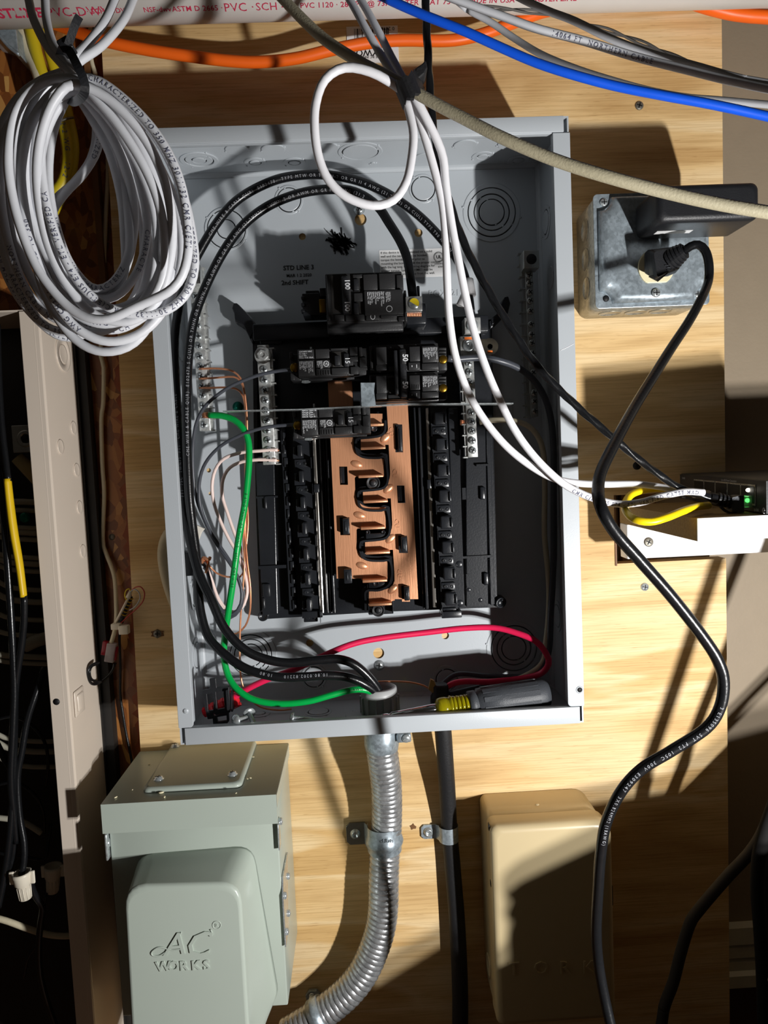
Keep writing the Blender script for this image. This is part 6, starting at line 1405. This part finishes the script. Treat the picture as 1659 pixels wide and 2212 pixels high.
for i, (pp_, Y, tx) in enumerate(turns):
    n = len(pp_); key = []
    for k, (x, y) in enumerate(pp_):
        f_ = math.sin(2 * math.pi * k / n + i * .9)
        key.append(P(x, y, Y + .007 * f_))
    path = smooth_path(key, .004, True)
    m = MB(); m.tube(path, .00275, 12, caps=False); lp = build('cable_turn', m, LGREY, coil)
    if tx:
        Lt = sum((path[k] - path[k - 1]).length for k in range(1, len(path)))
        for s0, ln in tx:
            nchar = max(8, int(ln * Lt / .0031)); st_ = random.randint(0, 40); m = MB(); text_tube(m, (CT * 2)[st_:st_ + nchar], path, .00275, .0040, start=s0 * Lt, around=-.1 + random.random() * .3, bold=.004, spacing=1.35); build('printed_text', m, INK, lp)
for pts in ([(40, -60, -.20), (60, -8, -.215), (72, 40, -.23), (102, 100, -.25), (140, 145, -.27), (164, 172, -.285), (178, 190, -.290)], [(88, -60, -.21), (97, -8, -.22), (101, 45, -.235), (116, 98, -.255), (148, 140, -.27), (166, 165, -.275), (176, 180, -.275)],
            [(270, -60, -.22), (250, -8, -.225), (226, 46, -.24), (192, 92, -.25), (160, 126, -.26), (140, 160, -.262)], [(312, -60, -.21), (290, -8, -.22), (266, 44, -.235), (220, 98, -.25), (170, 134, -.258), (140, 172, -.258)]):
    m = MB(); m.tube(smooth_path(run_on(pts)[0], .004), .0028, 12); build('cable_lead', m, LGREY, coil)
tie = thing('zip_tie', tuple(P(165, 150, -.29)), 'black zip tie with a sticking-up tail gathering the grey cable coil', 'cable tie')
def band(m, pts, hw, th, axis=Vector((0, 0, 1))):
    q = smooth_path(pts, .002); vs = []
    for i, c in enumerate(q):
        t_ = (q[min(i + 1, len(q) - 1)] - q[max(i - 1, 0)]).normalized(); v = (c - CAM_LOC).normalized(); s_ = t_.cross(v).normalized(); nrm_ = s_.cross(t_).normalized()
        vs += [c + s_ * hw, c - s_ * hw, c - s_ * hw + nrm_ * th, c + s_ * hw + nrm_ * th]
    m.add(vs, [(i * 4 + k, i * 4 + (k + 1) % 4, (i + 1) * 4 + (k + 1) % 4, (i + 1) * 4 + k) for i in range(len(q) - 1) for k in range(4)]); m.add(vs[:4], [(0, 1, 2, 3)]); m.add(vs[-4:], [(0, 1, 2, 3)])
    return m
m = MB(); band(m, [P(x, y, Y) for x, y, Y in ((128, 124, -.262), (138, 100, -.285), (150, 110, -.300), (166, 140, -.308), (181, 172, -.309), (183, 198, -.307), (172, 214, -.300), (158, 220, -.285), (146, 214, -.262))], .0024, .0012); build('band', m, BLACKM, tie)
m = MB(); c = P(145, 102, -.294); m.box(c.x - .0036, c.x + .0036, c.y - .004, c.y + .004, c.z - .0038, c.z + .0038, .0008, 2, mat=Matrix.Translation(c) @ Matrix.Rotation(-.5, 4, 'Y') @ Matrix.Translation(-c)); build('head', m, BLACKM, tie)
m = MB(); band(m, [P(x, y, Y) for x, y, Y in ((147, 98, -.298), (155, 74, -.300), (163, 52, -.302), (171, 36, -.304))], .0022, .0012); build('tail', m, BLACKM, tie)

# ---- cables and duct behind the coil
cable('white_building_cable', [(30, 20, -.010), (45, 60, -.012), (62, 110, -.012), (84, 160, -.014), (100, 230, -.012)], .0062, CREAM, 'thick off-white building cable behind the coil at the top left', n=14)
cable('yellow_building_cable', [(56, 30, -.014), (68, 70, -.016), (80, 120, -.016), (98, 180, -.014), (118, 215, -.012), (132, 250, -.010), (143, 300, -.010), (147, 345, -.010), (138, 390, -.010), (118, 420, -.010), (100, 460, -.010)], .0055, YELD, 'yellow building cable printed 12-2, seen through the grey coil', n=14, text=[('12-2   12-2 WG   12-2', .0062, .075, 0, False, 1)])
cable('yellow_building_cable', [(86, 20, -.008), (96, 60, -.008), (106, 110, -.008), (118, 150, -.008), (135, 200, -.006), (150, 260, -.006), (160, 320, -.006), (152, 380, -.006), (130, 430, -.006), (110, 470, -.006)], .0048, YELD, 'second yellow building cable just right of the first, behind the coil', n=14)
m = MB(); a = P(125, 262, -.017); m.tube(smooth_path([P(120, 264, -.012), P(128, 262, -.0185), P(145, 256, -.0185), P(158, 254, -.012)], .001), .0012, 6); build('wire_staple', m, DULLS, None, 'rusty staple holding the yellow cable behind the coil', 'staple')
m = MB(); dp = [P(-40, 60, -.03), P(36, 60, -.03), P(42, 118, -.03), P(18, 100, -.03), P(-5, 72, -.03)]
m.prism([[(p.x, p.z) for p in dp]], -.032, .010, bev=.0008); dt = thing('metal_duct', tuple(P(10, 80, -.02)), 'bit of grey sheet-metal duct below the drain pipe at the top left corner', 'duct'); build('sheet', m, GALV, dt)
m = MB(); q = [P(-5, 72, -.0325), P(18, 100, -.0325), P(42, 118, -.0325)]; m.tube(smooth_path(q, .004), .0016, 8); build('rolled_seam', m, GALV, dt)

# thin white phone wire down the strand board and the clipped plug
cable('thin_white_wire', [(196, 30, .004), (196, 120, .005), (208, 170, .006), (217, 250, .008), (231, 310, .009), (233, 380, .010), (229, 460, .010), (225, 560, .010), (219, 716, .010), (218, 770, .009), (224, 794, .008), (223, 871, .009), (219, 905, .009), (221, 1000, .009), (225, 1068, .009), (222, 1165, .009), (229, 1195, .008), (241, 1225, .007), (248, 1253, .006), (251, 1304, .002), (251, 1340, -.004), (246, 1370, -.008), (239, 1392, -.008)], .0021, CREAM, 'thin off-white wire running down the strand board left of the grey panel', n=10)
cable('thin_black_cable', [(262, 1345, -.002), (258, 1375, .004), (260, 1440, .008), (260, 1500, .009), (266, 1545, .009), (274, 1592, .009), (284, 1640, .008), (292, 1690, .006)], .0014, WIREB, 'thin black cord hanging below the clipped plug, down behind the sage inlet box', n=8)
pk = thing('modular_plug', tuple(P(240, 1410, -.008)), 'clear and red modular plug on the thin white wire, left of the grey panel', 'connector')
p = P(240, 1408, -.008); R4 = Matrix.Translation(p) @ Matrix.Rotation(.22, 4, 'Y') @ Matrix.Translation(-p)
m = MB(); m.box(p.x - .0045, p.x + .0045, p.y - .004, p.y + .004, p.z - .010, p.z + .009, .0008, 2, mat=R4); build('clear_body', m, CLEARP, pk)
m = MB(); m.box(p.x - .009, p.x - .0035, p.y - .003, p.y + .003, p.z - .004, p.z + .010, .0006, 2, mat=R4); m.box(p.x + .003, p.x + .0062, p.y - .002, p.y + .003, p.z - .008, p.z + .006, .0006, mat=R4); build('red_insert', m, REDT, pk)
m = MB(); m.tube(smooth_path([P(*q) for q in ((247, 1432, -.006), (244, 1446, -.006), (232, 1462, -.008), (216, 1474, -.012), (202, 1478, -.020), (193, 1470, -.028), (190, 1452, -.032), (194, 1440, -.030), (204, 1434, -.024), (213, 1432, -.018))], .002), .0014, 8)
m.tube(smooth_path([P(*q) for q in ((250, 1432, -.005), (240, 1454, -.006), (222, 1470, -.010), (206, 1472, -.018), (196, 1464, -.028), (194, 1450, -.030), (199, 1439, -.026), (210, 1435, -.018))], .002), .0011, 8); build('coiled_leads', m, WIREB, pk)
sb = thing('splice_bundle', tuple(P(268, 1320, -.006)), 'black and yellow ribbed splice with thin red, grey and yellow wire loops', 'wire splice')
a = P(258, 1352, -.006); b = P(283, 1288, -.006); d = b - a
m = MB(); prof = []
for k in range(9): prof += [(.0026, d.length * k / 9), (.0026, d.length * (k + .55) / 9), (.0020, d.length * (k + .6) / 9), (.0020, d.length * (k + .95) / 9)]
m.lathe(a, d, prof, 14, smooth=False); build('black_sleeve', m, BLACKM, sb)
m = MB()
for k in range(3, 9): q = a + d * ((k + .3) / 9); m.lathe(q, d, [(.0021, 0), (.0031, .0001), (.0031, .0009), (.0021, .0010)], 14)
build('yellow_bands', m, material('yellow_band', srgb(200, 160, 20), .5), sb)
m = MB(); m.cyl(P(250, 1345, -.010), P(278, 1290, -.010), .0013, n=8); m.cyl(P(276, 1292, -.012), P(284, 1274, -.010), .0024, .0016, n=10); build('white_core', m, NYL, sb)
for nm, mt, pts in (('yellow_loop', material('thin_yellow_wire', srgb(225, 200, 40), .5), [(276, 1300, -.010), (270, 1288, -.012), (272, 1276, -.014), (279, 1272, -.014), (284, 1279, -.012)]),
                    ('red_loop', material('thin_red_wire', srgb(170, 50, 40), .5), [(282, 1278, -.012), (292, 1269, -.016), (304, 1268, -.018), (312, 1280, -.018), (309, 1298, -.016), (296, 1314, -.012), (278, 1330, -.010), (262, 1345, -.010), (252, 1352, -.010)]),
                    ('grey_loop', material('thin_grey_wire', srgb(170, 172, 178), .5), [(280, 1280, -.012), (290, 1273, -.015), (300, 1280, -.017), (302, 1294, -.016), (292, 1310, -.013), (280, 1318, -.010)])):
    m = MB(); m.tube(smooth_path([P(*q) for q in pts], .001), .0006, 6); build(nm, m, mt, sb)
m = MB(); c = P(252, 1353, -.012); m.box(c.x - .005, c.x + .004, c.y - .003, c.y + .006, c.z - .0030, c.z + .0030, .0008, 2); c = P(268, 1359, -.012); m.box(c.x - .0045, c.x + .0050, c.y - .004, c.y + .004, c.z - .0048, c.z + .0040, .001, 2); ct_ = build('cable_tie_clip', m, NYL, None, 'small cream cable tie clip gripping the wires beside the panel', 'cable tie')

# ================================================================== LOOSE THINGS IN THE BOTTOM OF THE PANEL
sd_ = thing('screwdriver', tuple(P(1080, 1512, -.075)), 'stubby screwdriver with grey ribbed grip and clear yellow collar, lying on the panel bottom', 'screwdriver')
tip = P(822, 1554, -.094); c0 = P(944, 1530, -.086); c1 = P(1013, 1521, -.082); c2_ = P(1030, 1518, -.081); c3 = P(1180, 1498, -.074); ax = (c3 - c0).normalized()
m = MB(); d = c0 - tip; m.lathe(tip, d, [(.0030, 0), (.0044, .002), (.0044, .0075), (.0036, .0078), (.0036, .0100), (.0046, .0105), (.0048, d.length - .004), (.0040, d.length + .004)], 24); build('shaft', m, CHROME, sd_)
d = c1 - c0; L1 = d.length; prof = [(.0050, -.001), (.0082, .0005), (.0092, .003), (.0094, .008), (.0084, .0115), (.0100, .0122), (.0098, .0138), (.0084, .0142)]
m = MB(); m.lathe(c0, d, prof, 28); 
for k in range(4): z_ = .0145 + k * .0038; m.lathe(c0, d, [(.0084, z_), (.0092, z_ + .0004), (.0092, z_ + .0026), (.0084, z_ + .0030)], 28)
m.lathe(c0, d, [(.0088, L1 - .003), (.0096, L1)], 28); build('yellow_collar', m, YCLEAR, sd_)
m = MB(); d = c3 - c1; L2 = d.length
m.lathe(c1, d, [(.0088, -.001), (.0118, 0), (.0120, .006), (.0112, .0065), (.0112, .0075), (.0132, .0085), (.0146, .030), (.0150, L2 - .012), (.0142, L2 - .004), (.0115, L2 + .001), (.0001, L2 + .002)], 40); hd = build('grip', m, CHAR, sd_)
m = MB(); dn = d.normalized(); u_ = Vector((0, -1, .5)); u_ = (u_ - dn * u_.dot(dn)).normalized(); v_ = dn.cross(u_)
for k in range(10):
    a = 2 * math.pi * k / 10; r_v = u_ * math.cos(a) + v_ * math.sin(a); q0 = c1 + dn * .012 + r_v * .0140; q1 = c1 + dn * (L2 - .010) + r_v * .0152; tv = dn.cross(r_v) * .0022
    vs = [q0 - tv, q0 + tv, q1 + tv * 1.1, q1 - tv * 1.1]; vs += [q - r_v * .004 for q in vs]; m.add(vs, [(0, 1, 2, 3), (4, 7, 6, 5), (0, 4, 5, 1), (1, 5, 6, 2), (2, 6, 7, 3), (3, 7, 4, 0)])
build('grip_flutes', m, CHAR, hd)
def loose_screw(h, t, r, label, L=None):
    a = P(*h); b = P(*t); d = (b - a); d = d.normalized() * (L or d.length); o = thing('loose_screw', tuple(a), label, 'screw')
    m = MB(); m.lathe(a, -d, [(.0001, .0026), (r * .5, .0023), (r * .85, .0012), (r, 0), (r, -.0006), (.0022, -.0008)][::-1], 24); build('head', m, ZINC, o)
    m = MB(); prof = []; n = int(d.length / .0011)
    for k in range(n): prof += [(.0019, k * .0011), (.0023, k * .0011 + .0005)]
    prof.append((.0006, n * .0011 + .001)); m.lathe(a, d, prof, 12); build('thread', m, ZINC, o)
loose_screw((509, 1556, -.094), (534, 1550, -.084), .0056, 'round-head zinc screw lying on its side in the bottom left of the grey panel')
loose_screw((538, 1541, -.078), (549, 1564, -.093), .0058, 'round-head zinc screw standing toward the room, right of the other loose screw')
loose_screw((632, 1551, -.092), (690, 1558, -.090), .0048, 'long thin screw lying alone on the panel bottom, left of the bushing', .024)
# black hold-down bracket and the red connector behind it
br = thing('hold_down_bracket', tuple(P(470, 1520, -.070)), 'small black plastic frame bracket standing in the bottom left corner of the panel', 'bracket')
def px2(u, v): return (370 + u / 6.636, 1420 + v / 6.636)
m = MB(); Yb = -.070
m.prism([poly([px2(*q) for q in ((440, 480), (560, 455), (545, 310), (635, 300), (650, 435), (825, 425), (830, 470), (845, 790), (640, 830), (600, 800), (610, 880), (520, 890), (470, 700))], Yb)] + [poly([px2(*q) for q in ((510, 530), (580, 520), (605, 650), (600, 760), (530, 770))], Yb), poly([px2(*q) for q in ((640, 500), (745, 488), (765, 730), (660, 752))], Yb), ], Yb, Yb + .003, bev=.0004)
build('frame', m, BLACKM, br)
m = MB(); m.prism([poly([px2(*q) for q in ((780, 480), (810, 465), (830, 760), (800, 780))], Yb - .004)], Yb - .004, Yb + .006); m.prism([poly([px2(*q) for q in ((850, 490), (868, 490), (885, 770), (862, 770))], Yb + .002)], Yb, Yb + .010); build('rib', m, BLACKM, br)
m = MB(); m.prism([poly([px2(*q) for q in ((590, 850), (820, 800), (825, 920), (800, 950), (600, 975))], Yb)] + [poly([px2(*q) for q in ((650, 860), (790, 835), (795, 915), (665, 935))], Yb)], Yb, Yb + .004, bev=.0003); build('foot_frame', m, BLACKM, br)
rc_ = thing('red_connector', tuple(P(480, 1520, -.052)), 'red plastic wire connector on the end of the pinkish red wire, behind the black bracket', 'wire connector')
a = P(440, 1540, -.048); b = P(512, 1508, -.054); d = b - a; m = MB(); prof = [(.0030, 0), (.0050, .001)]
for k in range(5): prof += [(.0052, d.length * (.1 + k * .15)), (.0062, d.length * (.14 + k * .15)), (.0062, d.length * (.2 + k * .15)), (.0054, d.length * (.22 + k * .15))]
prof += [(.0085, d.length * .86), (.0085, d.length * .95), (.0050, d.length)]; m.lathe(a, d, prof, 8, smooth=False); build('shell', m, REDP, rc_)
m = MB()
for s_ in (-1, 1):
    q = P(508, 1508, -.054) + Vector((0, 0, s_ * .008)); m.box(q.x - .006, q.x + .006, q.y - .0015, q.y + .0015, q.z - .0016, q.z + .0016, .0006, mat=Matrix.Translation(q) @ Matrix.Rotation(-.4, 4, 'Y') @ Matrix.Translation(-q))
build('wing', m, REDP, rc_)
# cable clamp where the black service cable enters
cg = thing('cable_connector', tuple(P(950, 1510, -.036)), 'black cable connector with a scrap of tan paper filler behind the screwdriver shaft', 'cable connector')
zc = PZB + T + .0005; c = P(952, 1515, -.034); m = MB(); m.lathe((c.x, -.034, zc), (0, 0, 1), [(.0100, 0), (.0105, .002), (.0100, .008), (.0085, .010), (.0080, .018), (.0066, .020)], 24); build('sleeve', m, BLACKM, cg)
m = MB(); m.prism([poly([(925, 1488), (930, 1466), (938, 1470), (944, 1486), (934, 1496)], -.036)], -.038, -.034, bev=.0003); build('paper_filler', m, material('kraft_paper', srgb(176, 140, 92), .8), cg)

# ================================================================== INSIDE THE OLD PANEL, FAR LEFT
GW = 'white building cables curving inside the old panel'
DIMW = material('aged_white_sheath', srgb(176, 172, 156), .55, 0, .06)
ys = [(1084, 4), (1102, 10), (1140, 8), (1150, 12), (1165, 14), (1204, 18), (1217, 24), (1233, 30), (1273, 44), (1299, 40), (1418, 10), (1432, 14), (1338, 30), (1372, 20), (1600, 34), (1622, 46), (1655, 60)]
ORD = ['topmost', 'second from the top', 'third from the top', 'fourth from the top', 'fifth from the top', 'sixth from the top', 'seventh from the top', 'eighth from the top', 'ninth from the top', 'eighth from the bottom', 'seventh from the bottom', 'sixth from the bottom', 'fifth from the bottom', 'fourth from the bottom', 'third from the bottom', 'second from the bottom', 'lowest']
ys.sort()
for i, (y, sag) in enumerate(ys):
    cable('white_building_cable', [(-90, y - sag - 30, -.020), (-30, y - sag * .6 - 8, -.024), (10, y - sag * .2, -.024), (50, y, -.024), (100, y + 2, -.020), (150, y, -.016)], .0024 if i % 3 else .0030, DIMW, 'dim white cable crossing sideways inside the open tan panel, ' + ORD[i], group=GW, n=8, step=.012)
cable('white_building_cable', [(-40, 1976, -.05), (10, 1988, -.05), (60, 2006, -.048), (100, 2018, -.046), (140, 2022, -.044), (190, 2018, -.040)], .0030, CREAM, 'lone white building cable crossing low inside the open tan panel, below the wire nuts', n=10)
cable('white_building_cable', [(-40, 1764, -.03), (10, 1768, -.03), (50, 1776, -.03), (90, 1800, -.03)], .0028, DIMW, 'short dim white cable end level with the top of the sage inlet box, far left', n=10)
def bw(pts, r, label): return cable('black_panel_wire', pts, r, WIREB, label, 'wire', n=10, step=.006)
bw([(-6, 700, -.070), (-2, 820, -.075), (4, 920, -.080), (12, 990, -.084), (18, 1040, -.088)], .0028, 'black wire at the left edge running down into the yellow sleeve')
bw([(52, 1286, -.088), (52, 1340, -.085), (46, 1400, -.082), (38, 1450, -.080), (33, 1500, -.078), (31, 1600, -.078), (28, 1700, -.078), (22, 1800, -.080), (10, 1890, -.080), (-4, 1960, -.080)], .0030, 'black wire leaving the bottom of the yellow sleeve')
bw([(-6, 1000, -.082), (4, 1050, -.082), (10, 1130, -.082), (18, 1240, -.082), (26, 1370, -.082), (31, 1480, -.080), (29, 1560, -.080), (24, 1680, -.080), (30, 1760, -.078), (36, 1820, -.076)], .0032, 'shiny black wire running full height at the far left, left of the yellow sleeve')
bw([(96, 1440, -.060), (84, 1480, -.064), (70, 1520, -.068), (58, 1560, -.070), (48, 1620, -.072), (38, 1680, -.074), (42, 1760, -.076), (52, 1820, -.078), (52, 1860, -.080), (46, 1890, -.082)], .0030, 'black wire slanting from the tan panel edge down to the winged wire nut')
bw([(-10, 1600, -.07), (10, 1640, -.07), (28, 1670, -.072), (36, 1700, -.074), (32, 1760, -.074), (30, 1830, -.074), (20, 1880, -.074), (4, 1910, -.07)], .0030, 'black wire bending in from the far left edge beside the winged wire nut')
bw([(60, 1880, -.076), (70, 1920, -.074), (80, 1940, -.070), (92, 1960, -.066), (88, 1990, -.062), (84, 2040, -.058), (86, 2100, -.054), (100, 2160, -.05), (124, 2230, -.05)], .0030, 'black wire below the winged wire nut, running down to the bottom edge')
ysl = thing('yellow_sleeve', tuple(P(34, 1160, -.088)), 'flattened yellow heat-shrink sleeve on a black wire inside the old panel', 'sleeve')
m = MB(); pa = smooth_path([P(16, 1034, -.088), P(22, 1090, -.088), P(30, 1150, -.088), (P(42, 1220, -.088)), P(51, 1289, -.088)], .004); m.tube(pa, [.0040 + .0004 * math.sin(i * .15) for i in range(len(pa))], 12, flat=.75); build('sleeve', m, material('yellow_heat_shrink', srgb(222, 184, 22), .4, 0, .08), ysl)
def wire_nut(name, px, py, Y, label, s=1.0, tilt=0.12):
    t = thing(name, tuple(P(px, py, Y)), label, 'wire nut'); a = P(px, py - 28 * s, Y); b = P(px + 10 * s * tilt * 8, py + 30 * s, Y); d = b - a; L = d.length
    m = MB(); m.lathe(a, d, [(.0066 * s, .003), (.0068 * s, 0), (.0086 * s, 0), (.0086 * s, L * .10), (.0080 * s, L * .16), (.0074 * s, L * .42), (.0062 * s, L * .46), (.0052 * s, L * .98), (.0042 * s, L), (.0001, L)], 20); build('shell', m, NYL, t)
    m = MB()
    for s_ in (-1, 1):
        q = a + d * .16 + Vector((s_ * .0094 * s, 0, 0)); m.box(q.x - .0022, q.x + .0022, q.y - .0012, q.y + .0012, q.z - .007 * s, q.z + .005 * s, .0008, 2)
    build('wing', m, NYL, t)
    m = MB(); dn = d.normalized(); u_ = dn.orthogonal().normalized(); v_ = dn.cross(u_)
    for k in range(12):
        an = k * math.pi / 6; rv = u_ * math.cos(an) + v_ * math.sin(an); m.cyl(a + dn * L * .5 + rv * .0060 * s, a + dn * L * .96 + rv * .0052 * s, .0005, n=5)
    build('flutes', m, NYL, t); return t
wire_nut('winged_wire_nut', 46, 1912, -.084, 'cream winged wire nut hanging in front at the far left, fully visible')
wire_nut('winged_wire_nut', 115, 1898, -.034, 'second cream wire nut half hidden behind the edge of the tan panel', 1.0, -.02)
sr = thing('cable_bushing', tuple(P(50, 1008, -.04)), 'tan ribbed tapered sleeve inside the old panel, below the square lug', 'sleeve')
m = MB(); a = P(36, 988, -.040); b = P(90, 1040, -.034); m.cyl(a, b, .0058, .0078, n=20); build('shell', m, material('tan_nylon', srgb(190, 172, 120), .5), sr)
olg = thing('square_lug', tuple(P(47, 948, -.05)), 'square grey lug with a round hole inside the old panel', 'lug')
p = P(50, 948, -.046); m = MB(); m.box(p.x - .0092, p.x + .011, -.048, -.030, p.z - .0125, p.z + .0125, .0006); build('block', m, DALU, olg)
m = MB(); m.lathe((p.x + .003, -.048, p.z), (0, -1, 0), [(.0080, 0), (.0080, .0004), (.0062, .001), (.0044, .0006), (.0042, .0002), (.0001, .0002)], 26); build('set_screw', m, DALU, olg)
m = MB(); m.lathe((p.x + .003, -.0486, p.z), (0, -1, 0), [(.0040, 0), (.0040, .0002), (.0001, .0002)], 6); build('hex_socket', m, INKD, olg)
p = P(54, 1118, -.03); m = MB(); m.lathe(p, (0, -1, 0), [(.005, -.001), (.005, .001), (.004, .003), (.0001, .0032)], 16); build('green_screw', m, GRNS, None, 'dark green grounding screw inside the open tan panel', 'screw')
cable('white_cable_end', [(54, 1396, -.034), (80, 1384, -.034), (110, 1376, -.030)], .0062, DIMW, 'cut end of a white cable sheath inside the old panel', n=12)
# tangle of thin dark wires low in the old panel
random.seed(31)
TGL = [('highest thin black wire of the tangle low in the old panel', [(-20, 1560, -.03), (20, 1548, -.034), (60, 1560, -.036), (95, 1600, -.036), (104, 1650, -.034), (98, 1700, -.03)]),
       ('thin black wire arching just below the highest one of the tangle in the old panel', [(-20, 1700, -.03), (30, 1690, -.036), (70, 1712, -.036), (92, 1750, -.032), (96, 1800, -.03)]),
       ('thin black wire running nearly level beside the winged wire nut', [(-20, 1840, -.03), (30, 1848, -.036), (60, 1852, -.036), (96, 1856, -.034), (104, 1820, -.03), (110, 1780, -.028)]),
       ('thin black wire with a kink at the bottom left corner', [(100, 1930, -.040), (92, 1970, -.042), (86, 1990, -.044), (92, 2004, -.044), (80, 2040, -.042), (60, 2070, -.040), (52, 2110, -.036)])]
for lb_, pts in TGL: cable('thin_black_wire', pts, .0016, WIREB, lb_, 'wire', n=8)
# second strap where the conduit leaves the picture
i0 = min(range(len(cc)), key=lambda i: (cc[i] - P(690, 2192, -.034)).length); p0_ = cc[i0]; t0_ = (cc[min(i0 + 20, len(cc) - 1)] - cc[i0 - 20]).normalized()
s2 = thing('conduit_strap', tuple(P(672, 2149, 0)), 'second galvanised strap on the conduit, at the bottom edge left of centre', 'strap')
m = MB(); m.lathe(p0_ - t0_ * .006, t0_, [(.0156, 0), (.0172, .0004), (.0172, .0045), (.0190, .0065), (.0172, .0085), (.0172, .0125), (.0156, .0130)], 34); build('saddle', m, GALV, s2)
a = P(672, 2150, -.002); b = P(690, 2172, -.010); m = MB(); m.prism([poly([(660, 2150), (668, 2139), (684, 2138), (696, 2150), (694, 2176), (676, 2182), (664, 2166)], -.003)], -.0045, -.0008, bev=.0004); build('foot', m, GALV, s2)
m = MB(); q = P(674, 2150, -.0045); m.lathe(q, (0, -1, 0), [(.0030, 0), (.0030, .001), (.002, .0018), (.0001, .0018)], 16); build('strap_screw', m, ZINC, s2)
# ================================================================== OUTSIDE THE FRAME, LOWER RIGHT
m = MB(); m.box(-1.3, 1.5, -1.6, WY + .07, -1.03, -1.0); build('floor', m, BROWNW, kind='structure')
Lm = Vector((.478, -.697, -.312)); YC = -.32; bag = []
for x, y, Y in ((1760, 1480, .032), (1659, 1545, .032), (1570, 1603, 0), (1430, 1700, 0), (1300, 1795, -.074), (1200, 1842, -.074), (1125, 1878, -.074), (1092, 1905, -.074), (1084, 1932, -.074), (1092, 1956, -.074), (1108, 1966, -.074), (1096, 1990, -.074), (1060, 2030, -.05), (949, 2030, 0), (837, 2085, 0), (700, 2170, 0), (560, 2260, 0), (300, 2420, 0)):
    p = at(x, y, Y); q = Lm + (p - Lm) * ((YC - Lm.y) / (Y - Lm.y)); bag.append((q.x, q.z))
bag = bag[::-1]
out_ = [(bag[0][0], -.999)] + bag + [(bag[-1][0] + .22, bag[-1][1] + .06), (bag[-1][0] + .26, -.999)]
CANV = material('brown_canvas', srgb(74, 62, 48), .8, 0, .15, 300, .4, 900)
m = MB(); m.prism([out_], YC - .004, YC + .050, bev=.002); tb_ = thing('tool_bag', (.4, YC, -1.0), 'brown canvas tool bag standing just beyond the lower right of the picture', 'bag'); build('bag_body', m, CANV, tb_)
m = MB(); q = [Vector((x, YC + .02, z)) for x, z in ((.46, -.34), (.47, -.29), (.52, -.27), (.57, -.29), (.58, -.34))];
